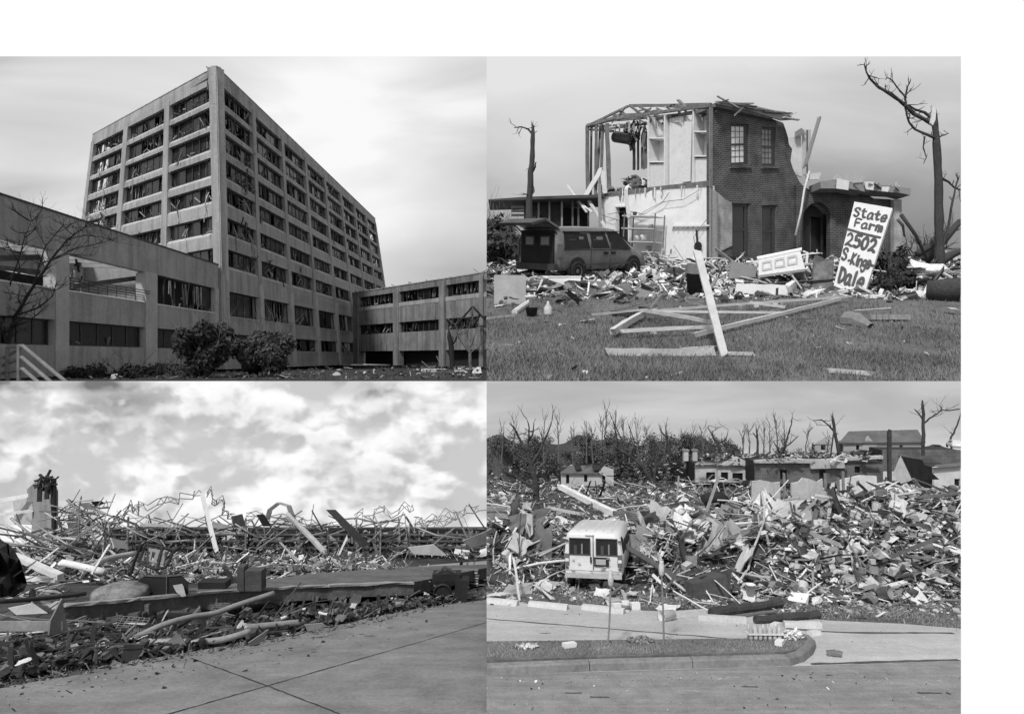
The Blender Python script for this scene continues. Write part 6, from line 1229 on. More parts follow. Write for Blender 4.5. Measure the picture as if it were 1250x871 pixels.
# ---- forest and houses along the skyline
fo = MB()
M_for = [mat('far_leaf', .11, .4, .4, .9, 0, fine=False), mat('far_leaf_light', .17, .4, .4, .9, 0, fine=False), mat('far_leaf_dark', .075, .4, .4, .9, 0, fine=False)]
def skyline(px): return 530 + 4 * math.sin(px * .05) + 3 * math.sin(px * .13 + 1) + 3 * noise.noise(V((px * .06, 0, 0))) + max(0, (px - 800)) * .035
for i in range(330):
    px = R.uniform(590, 1030) if i < 290 else R.uniform(1120, 1173); d = R.uniform(82, 87); top = skyline(px) + (14 if px > 900 else 0); y = top + R.random() ** 1.5 * 46
    leaves(fo, at(px, y + 4, d), (R.uniform(.7, 1.5), .5, R.uniform(.6, 1.1)), 90, .15, R.choice(M_for), .05)
tag(fo.build('forest'), 'dense wood along the skyline behind the rubble field', 'forest', None, 'stuff')
fb = MB(); pts = [(594, 600)] + [(x, skyline(x) + 8 + (14 if x > 900 else 0)) for x in range(594, 1036, 8)] + [(1036, 600)]
fb.plate(Plane(at(594, 600, 87.2), at(1000, 600, 87.2), at(594, 500, 87.21)), pts, [], .4, mat('forest_depth', .10, .5, .3, .95, .2)); tag(fb.build('forest'), 'dim inner mass of the wood on the skyline', 'forest', None, 'stuff')
def front(name, q, d, th, m, parent, holes=None, d1=None):
    xs = [a for a, b in q]; x0, x1 = min(xs), max(xs); pl = Plane(at(x0, 600, d), at(x1, 600, d1 or d), at(x0, 500, d + .001)); mb = MB(); mb.plate(pl, q, holes, th, m); return mb.build(name, parent)
def rect(x0, x1, y0, y1): return [(x0, y0), (x1, y0), (x1, y1), (x0, y1)]
M_roof = mat('grey_shingle', .12, .3, .5, .9, .1); M_sid = mat('pale_siding', .50, .1, .6, .8, .03); M_sid2 = mat('cream_siding', .40, .12, .6, .8, .03)
def house_px(label, body, roof, wins, d, depth=5, mw=None, gable=None, cat='house', name='house'):
    t = thing(name, label, cat); x0, x1, y0, y1 = body
    ws = [rect(*w_) for w_ in wins]; front('wall', rect(x0, x1, y0, y1), d, .25, mw or M_sid, t, ws)
    front('interior', rect(x0 + .3, x1 - .3, y0 + .5, y1), d + .6, depth - 1, M_blk, t)
    if roof:
        q = MB(); (ax, ay), (bx, by), (cx, cy), (dx, dy) = roof; e = .15
        q.hexa([at(ax, ay, d - .3), at(bx, by, d - .3), at(cx, cy, d + depth * .5), at(dx, dy, d + depth * .5)] + [p - V((0, 0, .12)) for p in (at(ax, ay, d - .3), at(bx, by, d - .3), at(cx, cy, d + depth * .5), at(dx, dy, d + depth * .5))], M_roof); q.build('roof', t)
    if gable: front('gable', gable, d - .1, .3, mw or M_sid, t); 
    for w_ in wins: 
        o = front('window', rect(w_[0] + .1, w_[1] - .1, w_[2] + .1, w_[3] - .1), d + .12, .05, M_frame, t, [rect(w_[0] + .5, w_[1] - .5, w_[2] + .6, w_[3] - .6)]); front('pane', rect(w_[0] + .5, w_[1] - .5, w_[2] + .6, w_[3] - .6), d + .16, .03, M_glass, o)
    return t
house_px('long low house with a wide grey roof on the far ridge at right', (1030, 1128, 539, 552), [(1024, 540), (1130, 539), (1120, 524), (1036, 526)], [(1045, 1049, 543, 549), (1098, 1102, 543, 549)], 86, 3, M_sid2, [(1052, 545), (1060, 532), (1070, 543), (1070, 552), (1052, 552)])
house_px('small gabled house on the far ridge left of the wide roof', (995, 1016, 541, 550), None, [(1002, 1008, 543, 549)], 85.5, 2, M_sid2, [(993, 542), (1008, 533), (1018, 542)])
house_px('white cottage with a torn shingle roof among the rubble at left', (685, 749, 576, 593), [(684, 577), (736, 577), (730, 567), (694, 568)], [(691, 695, 579, 590), (713, 717, 579, 588), (735, 739, 579, 589)], 74, 5, M_sid, [(731, 576), (738, 569), (749, 573), (749, 580), (731, 580)])
house_px('low pale house with two white gables in the middle distance', (876, 922, 567, 586), [(874, 568), (923, 568), (918, 562), (880, 562)], [(880, 889, 576, 586), (894, 907, 577, 586), (911, 918, 576, 586)], 72, 5, M_sid, [(878, 568), (900, 557), (921, 568)])
house_px('dark flat roofed annexe beside the white gabled house', (849, 877, 566, 588), [(848, 567), (878, 566), (876, 563), (852, 563)], [(862, 873, 576, 586)], 73, 5, M_lgt)
MBk = brick('far_brick', 1, 0, BR.s, .16, .14, .10, .2); MBk2 = brick('pier_brick', .9, .4, BR.s, .09, .16, .11, .24)
bb = house_px('long brick building with burst windows across the middle distance', (922, 1078, 563, 590), None, [(952, 961, 573, 585), (1043, 1050, 569, 577), (1000, 1008, 573, 586)], 68, 4, MBk, None, 'building', 'brick_building')
front('roof_edge', [(922, 562), (945, 560), (1000, 561), (1078, 556), (1078, 560), (1030, 562), (1032, 571), (990, 572), (989, 565), (922, 565)], 67.6, .5, M_lgt, bb)
house_px('dark brick wing at the right edge of the middle distance', (1078, 1173, 549, 575), None, [(1166, 1172, 583, 594)], 74, 4, MBk, None, 'building', 'brick_building')
house_px('pale low annexe at the right edge below the dark brick wing', (1140, 1173, 570, 598), [(1138, 571), (1173, 568), (1173, 564), (1142, 567)], [(1165, 1172, 584, 594)], 60, 4, M_off, None, 'building', 'annexe')
for i, (x, y0, y1) in enumerate(((834, 549, 562), (845, 549, 562))): q = MB(); q.beam(at(x + 3, y1, 76), at(x + 3, y0, 76), .5, .5, M_lgt); q.box(at(x + 3, y0, 76), (.7, .7, .15), M_mid); tag(q.build('chimney'), ['pale chimney stack standing alone, left of two', 'pale chimney stack standing alone, right of two'][i], 'chimney')
# far cars
def car(label, px, py, d, rz, L=4.4, m=None, cat='car', sc_=1):
    t = thing('parked_car', label, cat); q = MB(); m = m or M_dk
    loft(q, [(-L / 2, .4, .8, .92, .8, .82, .66), (-L * .42, .3, .88, 1.0, .86, .88, .7), (-L * .3, .3, .92, 1.36, .88, .9, .62), (.1, .3, .92, 1.42, .88, .9, .62), (L * .2, .3, .9, 1.0, .88, .88, .7), (L * .44, .34, .76, .84, .84, .82, .64), (L / 2, .4, .6, .66, .74, .72, .55)], m); q.build('body', t, True)
    for sd in (-1, 1):
        q = MB(); q.hexa([V((-L * .3, sd * .89, .96)), V((L * .15, sd * .89, .96)), V((.1, sd * .72, 1.34)), V((-L * .26, sd * .72, 1.34)), V((-L * .3, sd * .8, .96)), V((L * .15, sd * .8, .96)), V((.1, sd * .62, 1.34)), V((-L * .26, sd * .62, 1.34))], M_glass); q.build('window', t)
        for x in (-L * .31, L * .3): wheel(t, x, sd * .82, .3, sd, M_rim)
    t.location = at(px, py, d); t.rotation_euler.z = rz; t.scale = (sc_,) * 3; return t
car('dark car on the ridge, left of the black one', 1033, 557, 80, 2.9, m=M_mid, sc_=.5); car('black shiny car parked on the ridge before the wide roof', 1051, 556, 79, 3.0, m=M_dk, sc_=.5); car('white car parked at the right edge of the ridge', 1166, 547, 84, 1.2, m=M_vwhite, sc_=.8); car('dark car among the branches on the ridge', 1140, 549, 84, 3.1, m=M_dk, sc_=.5)
car('pale pickup parked beside the gabled house', 878, 589, 66, 3.3, m=M_vwhite, cat='car', sc_=.36); car('grey car right of the pale pickup', 896, 590, 65, 3.2, m=M_mid, sc_=.36)
# ---- trees
def T6(d, tr_, br, label, m=M_bark, **k): return poly_tree(d, tr_, br, label, m, **k)
T6(50, [(655, 612, 4), (654, 590, 3.4), (648, 566, 2.8), (641, 548, 2.2)], [[(641, 550, 2), (634, 535, 1.5), (628, 522, 1), (622, 516, .6)], [(643, 552, 1.8), (645, 535, 1.3), (646, 522, .9), (643, 511, .5)], [(650, 566, 2), (660, 548, 1.6), (668, 530, 1.1), (674, 512, .6)], [(654, 596, 2.4), (640, 588, 1.9), (626, 580, 1.5), (616, 574, .8)], [(656, 602, 2), (640, 602, 1.4), (618, 598, 1), (608, 590, .7)], [(641, 548, 1.3), (650, 530, 1), (652, 514, .5)], [(648, 566, 1.5), (634, 556, 1), (626, 548, .6)]], 'large bare tree standing at the left of the rubble field', jag=False, name='bare_tree')
T6(62, [(795, 586, 2.6), (785, 570, 2.2), (770, 556, 1.9), (755, 548, 1.6)], [[(755, 548, 1.6), (745, 538, 1.2), (737, 532, .6)], [(757, 550, 1.4), (752, 530, 1), (748, 512, .5)], [(760, 552, 1.2), (758, 534, .8), (745, 505, .4)], [(785, 570, 1.4), (795, 556, 1), (800, 540, .5)], [(770, 556, 1), (775, 540, .7), (768, 520, .4)]], 'bare leaning tree right of the white cottage', jag=False, name='bare_tree')
T6(66, [(799, 590, 1.8), (800, 570, 1.5), (803, 545, 1)], [[(803, 550, 1), (808, 535, .6), (806, 524, .3)], [(800, 565, .9), (793, 552, .5)]], 'thin upright bare tree in the middle of the skyline', jag=False, name='bare_tree')
T6(78, [(818, 560, 1.5), (817, 545, 1.3), (813, 533, 1)], [[(813, 533, 1), (807, 526, .7), (805, 522, .4)], [(815, 538, .8), (814, 525, .4)]], 'small broken tree on the skyline left of the chimneys')
T6(76, [(880, 552, 1.8), (875, 540, 1.5), (869, 530, 1.1)], [[(869, 530, 1), (864, 522, .6), (866, 519, .4)], [(876, 542, 1), (886, 536, .7), (889, 524, .4)]], 'broken forked tree above the white gables')
T6(78, [(925, 560, 1.6), (925, 540, 1.3), (923, 522, 1)], [[(924, 535, .9), (919, 527, .5)], [(924, 530, .7), (927, 519, .4)]], 'splintered trunk on the ridge at centre')
T6(76, [(950, 556, 2), (958, 545, 1.5), (962, 530, 1.1)], [[(962, 530, 1), (966, 518, .7), (967, 509, .4)], [(956, 547, 1.1), (968, 538, .8), (975, 531, .4)], [(952, 552, 1), (944, 538, .6)]], 'bare tree with two raised limbs right of centre on the ridge', jag=False, name='bare_tree')
T6(72, [(1026, 558, 2.4), (1022, 540, 2), (1018, 522, 1.8), (1016, 507, 1.5)], [[(1021, 530, 1.3), (1012, 519, 1), (1003, 512, .7), (993, 513, .4)], [(1014, 556, 1), (1017, 535, .9), (1018, 515, .7)]], 'thick snapped trunk with one limb standing left of the wide roof')
T6(70, [(1127, 556, 2), (1127, 530, 1.9), (1127, 505, 1.7), (1126, 488, 1.2)], [[(1127, 512, 1.2), (1121, 504, .9), (1116, 499, .6)], [(1128, 516, 1.2), (1138, 508, 1), (1146, 503, .8), (1150, 500, .6), (1158, 501, .8), (1172, 499, .9)], [(1150, 500, .7), (1147, 494, .4)]], 'tall bare tree with wide spread limbs at the right of the ridge', jag=False, name='bare_tree')
T6(70, [(1160, 536, 1.2), (1166, 524, 1), (1172, 508, .9)], [[(1163, 530, .6), (1158, 526, .4)]], 'leaning bare limb at the right frame edge')
for i, (x, y0) in enumerate(((682, 506), (761, 512), (740, 500), (734, 508), (768, 518), (900, 560), (940, 516), (948, 508), (600, 540), (612, 520), (628, 512), (664, 506), (700, 520), (716, 514), (724, 522), (752, 500), (778, 514), (790, 522), (812, 516), (846, 524), (858, 520), (906, 524), (914, 518), (932, 522), (956, 512), (985, 524), (1010, 530), (834, 528), (1160, 470))):
    if y0 < 480: continue
    t = thing('slender_tree', 'thin bare sapling standing up out of the far wood', 'tree', 'thin bare saplings on the skyline', at(x, 565, 83)); q = MB(); H = (565 - y0) * 83 / F; q.tube([V((0, 0, 0)), V((R.uniform(-.2, .2), 0, H * .5)), V((R.uniform(-.4, .4), 0, H))], [.12, .08, .03], M_bark2, 5); q.build('trunk', t); q = MB()
    for k in range(9): limb(q, (0, 0, H * R.uniform(.35, .95)), (R.uniform(-1, 1), R.uniform(-.5, .5), 1.3), H * .2, .04, M_bark2, 1, n=3)
    q.build('branches', t)
PWR = lambda nm, a, b, da, dbb, w_, m, lab, cat='board', grp=None, h=None: plank(nm, at(a[0], a[1], da), at(b[0], b[1], dbb), w_, h or w_ * .5, m, lab, cat, grp)
PWR('utility_pole', (1086, 600), (1085.5, 525), 62, 62, .3, M_bark, 'thick dark snapped utility pole before the dark brick wing', 'pole', h=.3)
# ---- rubble heap
def edge6(px): return 716 if px < 690 else 722 if px < 800 else 728 if px < 940 else 735
def hp6(px, py):
    e = edge6(px) + 4 * noise.noise(V((px * .05, 0, 5))); r = min(1, max(0, (e - py) / (26 if px > 900 else 34)))
    b = 1.15 if px < 900 else 1.15 + min(.75, (px - 900) * .006)
    if py < 672: b *= max(.2, 1 - (672 - py) * .028)
    if 680 < px < 775 and 695 < py: r *= .12 if py > 700 else .4
    return max(0, r * b * (1 + 1.1 * noise.noise(V((px * .018, py * .05, 2))) + .5 * noise.noise(V((px * .06, py * .1, 7)))))
mound('rubble_mound', BR, 590, 1173, 590, 738, hp6, mat('mound_dirt', .06, .7, 1.2, .95, .5), 'dark packed core of the rubble heap', 90, 36)
KR = ['bw', 'bl', 'bl', 'br', 'br', 'bo', 'bm', 'bd', 'sw', 'sw', 'sl', 'sm', 'sd', 'kl', 'km', 'kw', 'pl', 'pw', 'pd', 'tw', 'tl']
def LBx(w_): return {'b': 'broken board in the ' + w_, 's': 'torn sheet in the ' + w_, 'k': 'rubble block in the ' + w_, 't': 'plastic tub in the ' + w_, 'p': 'bent pipe in the ' + w_}
def GBx(w_): return {'b': 'boards in the ' + w_, 's': 'sheets in the ' + w_, 'k': 'blocks in the ' + w_, 't': 'tubs in the ' + w_, 'p': 'pipes in the ' + w_}
debris(BR, 60, KR, lambda: (R.uniform(596, 1170), R.uniform(598, 640)), hp6, LBx('far part of the rubble field'), GBx('far rubble field'), .9, .2, 0, .08)
debris(BR, 110, KR, lambda: (lambda x: (x, R.uniform(636, 718)))(R.choice([R.uniform(596, 684), R.uniform(768, 1000), R.uniform(770, 900)])), hp6, LBx('rubble around the white van'), GBx('rubble around the van'), .85, .32)
debris(BR, 270, ['kw', 'kw', 'kl', 'kl', 'km', 'kd', 'tw', 'tl', 'tm', 'sw', 'sl', 'sm', 'bl', 'bm', 'bw', 'bd', 'kl'], lambda: (R.uniform(925, 1170), R.uniform(655, 733)), hp6, LBx('jumbled heap at the right'), GBx('right heap'), .58, .5)
debris(BR, 34, ['bw', 'bl', 'sw', 'sl', 'pw', 'bo'], lambda: (lambda x: (x, edge6(x) + R.uniform(-3, 16)))(R.uniform(598, 930)), lambda a, b: .02, LBx('scatter below the heap'), GBx('scatter below the heap'), .5, .08)
M6 = [M_off, M_off, M_lgt, M_mid, M_mid, M_dk, M_dk, M_dk, M_wood, M_wood2, M_wood2, M_blk, M_blk, M_white]
CL = [(R.uniform(600, 1165), R.uniform(648, 702)) for i in range(26)]
for i in range(120):      # big torn panels, roof sheets and long timbers thrown up in clumps
    cx, cy = R.choice(CL); px, py = min(max(cx + R.gauss(0, 16), 598), 1168), min(cy + R.gauss(0, 7), 708)
    if 668 < px < 790 and py > 640: continue
    kd = R.choice(['sw', 'sl', 'sl', 'sm', 'sd', 'bl', 'bo', 'bm', 'bd', 'br', 'sw']); nm, cat = NAMES[kd[0]]; nm, cat = {'s': ('large_panel', 'panel'), 'b': ('splintered_timber', 'timber')}[kd[0]]
    o = bpy.data.objects.new(nm, R.choice(PB[kd])); C.objects.link(o); o.matrix_basis = Matrix.Translation(BR.g(px, py, hp6(px, py) + R.uniform(.05, .35))) @ Matrix.Rotation(R.uniform(0, 6.28), 4, 'Z') @ Matrix.Rotation(R.gauss(.2, .7), 4, 'X') @ Matrix.Rotation(R.gauss(0, .6), 4, 'Y') @ Matrix.Scale(R.uniform(.6, 1.05) if kd[0] == 'b' else R.uniform(.8, 1.35), 4)
    tag(o, 'large torn panel thrown up on the rubble field' if kd[0] == 's' else 'long splintered timber sticking out of the rubble field', cat, 'large panels on the rubble field' if kd[0] == 's' else 'long timbers on the rubble field')
litter('rubble', BR, 7500, lambda: (R.uniform(594, 1173), R.uniform(596, 700)), hp6, M6, 'splintered fragments filling the rubble field', .26, shapes=STICKS)
litter('rubble', BR, 5600, lambda: (lambda x: (x, R.uniform(655, edge6(x) + 1)))(R.uniform(594, 1173)), hp6, M6, 'small fragments covering the front of the heap', .17, shapes=STICKS)
litter('rubble', BR, 3600, lambda: (lambda x: (x, R.uniform(650, edge6(x) + 1)))(R.uniform(930, 1173)), lambda a, b: hp6(a, b) + .06, [M_off, M_lgt, M_lgt, M_mid, M_mid, M_dk, M_white], 'broken pots, scraps and splinters over the right heap', .24)
litter('rubble', BR, 2200, lambda: (lambda x: (x, edge6(x) + abs(R.gauss(0, 9))))(R.uniform(594, 1173)), lambda a, b: .0, [M_off, M_lgt, M_mid, M_dk], 'small scraps spilled below the heap', .09)
litter('rubble', BR, 3000, lambda: (R.uniform(840, 1173), 0), lambda a, b: 0, M6, 'x', .3) if False else None
rd = MB()
for i in range(2000):
    px = R.uniform(594, 1173) if i % 3 else R.uniform(845, 1173); d = R.uniform(76, 84) if px < 845 else R.uniform(76, 80); y0 = 572 - (px - 594) * .03 if px < 845 else 557 - (px - 900) * .014; p = at(px, y0 + (R.uniform(-2, 24) if px < 845 else R.uniform(-3, 7)), d); L = R.uniform(.15, 1.1)
    v = V((R.uniform(-1, 1), R.uniform(-.3, .3), R.uniform(-.5, .5))) * L; rd.beam(p, p + v * .7, R.uniform(.08, .35), .1, R.choice(M6 + [M_dk] * 4 + [M_mid] if px > 845 else [M_dk, M_dk, M_dk, M_blk, M_mid, M_blk, M_dk, M_lgt]))
tag(rd.build('rubble'), 'distant splintered wreckage below the wood and on the brick roof', 'rubble', None, 'stuff')
# ---- standing ruined walls in the heap
def ruin(label, q, d, m, holes=None, d1=None, name='ruined_wall', cat='wall', th=.18): o = front(name, q, d, th, m, None, holes, d1); return tag(o, label, cat)
M_rw = mat('stripped_wall', .50, .22, .5, .85, .1, streak=.25)
ruin('pale ruined wall with torn upper edge below the gabled house', [(918, 587), (930, 586), (944, 589), (952, 588), (953, 618), (935, 617), (918, 615)], 52, M_rw)
ruin('pale ruined wall with gaping torn hole in the middle of the field', [(966, 590), (975, 588), (980, 583), (990, 585), (998, 588), (1004, 584), (1006, 612), (992, 614), (966, 612)], 50, M_rw)
ruin('broad white ruined wall right of the torn gap', [(1022, 587), (1032, 584), (1050, 580), (1070, 581), (1072, 604), (1060, 606), (1024, 606)], 51, M_off)
ruin('low pale wall at the left edge of the rubble field', [(594, 618), (618, 619), (618, 654), (594, 655)], 33, M_lgt, None, 34)
ruin('ribbed pale panel lying against the torn wall', [(952, 611), (976, 606), (984, 625), (960, 630)], 40, M_lgt, None, 42, 'wall_panel', 'panel', .1)
ruin('tall white panel standing at the right edge of the field', [(1161, 606), (1173, 606), (1173, 654), (1161, 651)], 34, M_off, None, 34.5, 'wall_panel', 'panel', .1)
ruin('pale wall panels leaning in the heap before the right edge', [(1120, 618), (1158, 610), (1158, 640), (1120, 643)], 40, M_rw, None, 42, 'wall_panel', 'panel', .1)
ruin('white low panel standing right of the white frame', [(1123, 600), (1153, 598), (1156, 608), (1126, 616)], 44, M_off, None, 45, 'wall_panel', 'panel', .1)
ruin('pale panel with torn arrows of plaster behind the brick pier', [(821, 620), (860, 618), (868, 640), (850, 652), (820, 650)], 34, M_rw, None, 36, 'wall_panel', 'panel', .1)
pr = thing('brick_pier', 'low broken brick pier standing directly right of the white van roof', 'wall'); front('pier', rect(750, 780, 626, 666), 31, .5, MBk2, pr, None, 31); front('return_wall', [(781, 624), (800, 622), (812, 626), (815, 650), (781, 664)], 31.3, .4, MBk2, pr, None, 35)
ds = thing('tilted_roof_panel', 'black underside of a roof section tipped up at the right of the field', 'roof'); front('face', [(1098, 556), (1126, 561), (1130, 570), (1147, 585), (1112, 585)], 52, .1, M_blk, ds, None, 54); front('side', [(1089, 580), (1099, 556), (1113, 586), (1100, 590)], 52.3, .3, M_lgt, ds, None, 51.5)
wf = thing('bent_canopy', 'bent white metal frame standing in the heap at right', 'frame'); q = MB()
for a, b in (((1060, 593), (1084, 588)), ((1084, 588), (1108, 597)), ((1098, 606), (1120, 596)), ((1120, 594), (1122, 616)), ((1096, 634), (1098, 606)), ((1102, 606), (1118, 603)), ((1040, 608), (1098, 600))): q.beam(at(a[0], a[1], 42), at(b[0], b[1], 42.5), .1, .1, M_white)
q.build('bar', wf)
PWR('roof_fascia', (1093, 643), (1174, 605), 33, 35, .42, M_white, 'long thick white beam slanting up to the right edge', h=.2); PWR('light_mast', (683, 593), (752, 627), 42, 36, .34, M_off, 'long pale mast lying diagonally above the white van', 'mast', h=.3); PWR('light_mast', (710, 617), (748, 612), 38, 38, .14, M_dk, 'dark arm crossing the pale mast', 'mast')
PWR('long_board', (594, 702), (690, 672), 27, 28, .25, M_wood, 'long board slanting behind the left side of the van', h=.06); PWR('long_board', (622, 670), (644, 618), 28, 31, .4, M_wood, 'thick post leaning at the left of the van', h=.3); PWR('long_board', (594, 662), (622, 645), 29, 31, .3, M_wood, 'broad board lying at the left frame edge', h=.1)
PWR('long_board', (1002, 677), (1034, 706), 25, 23, .5, M_mid, 'wide dark plank tipped in the right heap', h=.12); PWR('long_board', (994, 700), (1002, 666), 24, 24, .16, M_white, 'narrow white board standing upright in the right heap'); PWR('long_board', (1040, 622), (1080, 660), 33, 28, .3, M_mid, 'long curved grey board in the middle of the heap'); PWR('long_board', (1052, 612), (1074, 648), 34, 30, .25, M_mid, 'shorter curved grey board beside the long one')
PWR('long_board', (1140, 600), (1106, 640), 38, 33, .16, M_off, 'thin pale lath in front of the white low panel'); PWR('long_board', (755, 735), (886, 736), 22, 21.6, .16, M_off, 'long pale board lying in front of the heap on the ground'); PWR('long_board', (955, 632), (1024, 631), 36, 36, .35, M_lgt, 'horizontal pale beam across the middle heap', h=.3)
for i, (x, y, t_) in enumerate(((1012, 640, .5), (1030, 588, 0), (1008, 590, 0), (1024, 596, 0), (958, 590, 0), (1048, 600, 0))): PWR('stud', (x, y + 16), (x + t_ * 10 - 1, y - 12), 42, 42, .16, M_mid, 'bare wall stud standing in the ruined walls', 'post', 'studs in the ruined walls')
pt = thing('pallet', 'dark slatted pallet tipped up in the middle of the heap', 'pallet'); pl = Plane(at(1022, 640, 33), at(1044, 625, 34), at(1030, 655, 31.5)); q = MB(); q.plate(pl, [(1022, 631), (1038, 617), (1052, 629), (1030, 648)], [], .06, M_dk); q.build('deck', pt); q = MB()
for k in range(3): q.beam(pl(1025 + k * 5, 634 + k * 5, .1), pl(1040 + k * 5, 620 + k * 4, .1), .1, .1, M_lgt)
q.build('slat', pt)
def tyre(label, px, py, d, r, ax):
    t = thing('car_wheel', label, 'wheel', None, at(px, py, d)); q = MB(); ax = V(ax).normalized(); q.lathe((0, 0, 0), [(r * .6, -.12), (r * .95, -.12), (r, -.06), (r, .06), (r * .95, .12), (r * .6, .12)], M_rub, 24, ax); q.build('tyre', t, True)
    q = MB(); q.lathe((0, 0, 0), [(r * .62, .05), (r * .6, .10), (r * .52, .11), (r * .5, .05), (.001, .06)], M_rim, 24, ax); mt = V((0, 0, 1)).rotation_difference(ax).to_matrix()
    for k in range(7): a = k * .8976; q.beam(mt @ V((0, 0, .08)), mt @ V((math.cos(a) * r * .54, math.sin(a) * r * .54, .1)), r * .2, .05, M_rim)
    q.build('rim', t)
tyre('spoked car wheel leaning in the heap at centre', 880, 649.5, 29, .33, (-.3, -1, .35)); tyre('spoked car wheel lying behind the brick pier', 804, 649, 30, .3, (.1, -.7, .8))
seg('loose_tyre', [at(858, 611, 36), at(866, 607, 36), at(880, 606, 36), at(884, 612, 36)], .32, M_rub, 'dark rubber tyre half buried above the spoked wheel', 'tyre', None, 10)
tw = T6(23.3, [(820.5, 722, 3), (824, 700, 2.6), (829, 672, 2.4), (831, 655, 2)], [[(824, 705, 2.6), (838, 690, 2.4), (850, 676, 2.4), (856, 664, 1.6)], [(831, 658, 1.6), (826, 645, 1.2), (822, 640, .6)], [(831, 656, 1.3), (842, 642, .8), (852, 630, .4)], [(850, 678, 1.4), (866, 664, .9), (884, 640, .5)]], 'pale broken tree rooted in front of the heap right of the van', M_bark2, name='broken_tree')
q = MB()
for i in range(34):
    x, y = R.uniform(768, 880), R.uniform(640, 700); p = [at(x, y, 24)]
    for k in range(5): p.append(p[-1] + V((R.uniform(-.25, .25), R.uniform(-.1, .1), R.uniform(-.35, .3))))
    q.tube(smoothpts(p, 3), .012, R.choice([M_off, M_lgt, M_dk]), 4)
tag(q.build('tangled_wire'), 'tangle of loose wires around the broken tree and the van', 'wire')
# ---- white van
vn = thing('white_van', 'white passenger van seen from behind, windows blown out, standing at the edge of the rubble', 'van'); vn['label'] = 'white passenger van seen from behind with blown out windows at the rubble edge'
q = MB(); loft(q, [(-2.7, .52, 1.15, 1.92, .93, .96, .80), (-2.66, .48, 1.2, 1.97, .97, 1.0, .88), (-1.6, .46, 1.2, 1.99, .99, 1.01, .90), (1.2, .46, 1.2, 1.99, .99, 1.01, .90), (1.7, .46, 1.2, 1.85, .99, 1.0, .82), (2.1, .46, 1.12, 1.2, .98, .97, .80), (2.7, .5, 1.0, 1.05, .94, .92, .74), (2.75, .55, .9, .95, .88, .86, .7)], M_vwhite); q.build('body', vn, True)
for sd in (-1, 1):
    q = MB(); c = sd * .46; xb = -2.71
    def face(y0, y1, z0, z1, x, m, t_=.03): q.hexa([V((x, y0, z0)), V((x, y1, z0)), V((x + .03 * (z1 > 1.3), y1, z1)), V((x + .03 * (z1 > 1.3), y0, z1))] + [V((x + t_, y0, z0)), V((x + t_, y1, z0)), V((x + t_ + .03 * (z1 > 1.3), y1, z1)), V((x + t_ + .03 * (z1 > 1.3), y0, z1))], m)
    face(c - .44, c + .44, .72, 1.86, -2.725, M_vwhite, .04); dr_ = q.build('rear_door', vn)
    q = MB(); face(c - .34, c + .34, 1.26, 1.76, -2.735, M_dark, .02); wd_ = q.build('window', dr_)
    q = MB(); face(c - .36, c + .36, 1.22, 1.26, -2.745, M_frame); face(c - .36, c + .36, 1.76, 1.79, -2.745, M_frame); face(c - .37, c - .34, 1.22, 1.79, -2.745, M_frame); face(c + .34, c + .37, 1.22, 1.79, -2.745, M_frame); face(c - .1, c - .05, 1.26, 1.6, -2.75, M_mid); face(c + .1, c + .2, 1.26, 1.55, -2.75, M_frame); q.build('frame', wd_)
    q = MB(); face(sd * .9 - .08, sd * .9 + .08, .86, 1.26, -2.74, M_lamp, .06); q.build('tail_light', vn)
    q = MB(); face(sd * .9 - .06, sd * .9 + .06, 1.0, 1.1, -2.75, M_off, .02); q.build('reversing_light', vn)
    for x0, x1 in ((-2.5, -1.6), (-1.5, -.6), (-.5, .4), (.5, 1.3)):
        q = MB(); q.hexa([V((x0, sd * 1.02, 1.28)), V((x1, sd * 1.02, 1.28)), V((x1, sd * .93, 1.82)), V((x0, sd * .93, 1.82)), V((x0, sd * .9, 1.28)), V((x1, sd * .9, 1.28)), V((x1, sd * .85, 1.82)), V((x0, sd * .85, 1.82))], M_dark); q.build('window', vn)
    for x in (-1.7, 1.75): wheel(vn, x, sd * .9, .36, sd, M_rim)
q = MB(); q.box((-2.79, 0, .55), (.14, 1.92, .13), M_lgt); q.build('rear_bumper', vn)
q = MB(); q.box((-2.735, 0, 1.3), (.03, .02, 1.1), M_dk); q.build('door_seam', vn)
q = MB(); q.box((-2.76, -.28, 1.02), (.03, .5, .3), M_blk); pl_ = q.build('plate_holder', vn); q = MB(); q.box((-2.785, -.26, 1.02), (.02, .34, .18), M_lgt); q.build('number_plate', pl_)
for sd in (-1, 1):
    for z in (.8, 1.7): q = MB(); q.box((-2.75, sd * .9, z), (.04, .1, .07), M_dk); q.build('hinge', vn)
q = MB(); q.box((-2.77, .08, 1.08), (.04, .05, .2), M_blk); q.build('door_handle', vn)
q = MB()
for k in range(14): y = R.uniform(-.9, .9); z = R.uniform(.55, 1.15); q.box((-2.768 - k * .0006, y, z), (.002, R.uniform(.03, .14), R.uniform(.02, .07)), R.choice([M_mid, M_lgt]))
q.build('mud_spatter', vn)
q = MB(); q.box((-1.4, 0, 1.0), (.2, 1.5, .9), M_mid); q.box((-.4, 0, 1.0), (.2, 1.5, .9), M_mid); q.build('seat', vn)
q = MB(); q.box((-2.72, .12, 1.9), (.06, .3, .05), M_lgt); q.build('roof_light', vn)
for k in range(5): q = MB(); q.box((-.2, -.6 + k * .3, 1.992), (4.2, .03, .015), M_off); q.build('roof_rib', vn)
BR.put(vn, 734, 704, math.radians(77), sc_=.95, tilt=True)
litter('rubble', BR, 3600, lambda: (R.uniform(594, 1173), R.uniform(588, 616)), lambda a, b: .5 * max(0, noise.noise(V((a * .03, b * .1, 4)))) + .1, M6, 'flattened wreckage around the distant houses', .32, shapes=STICKS)
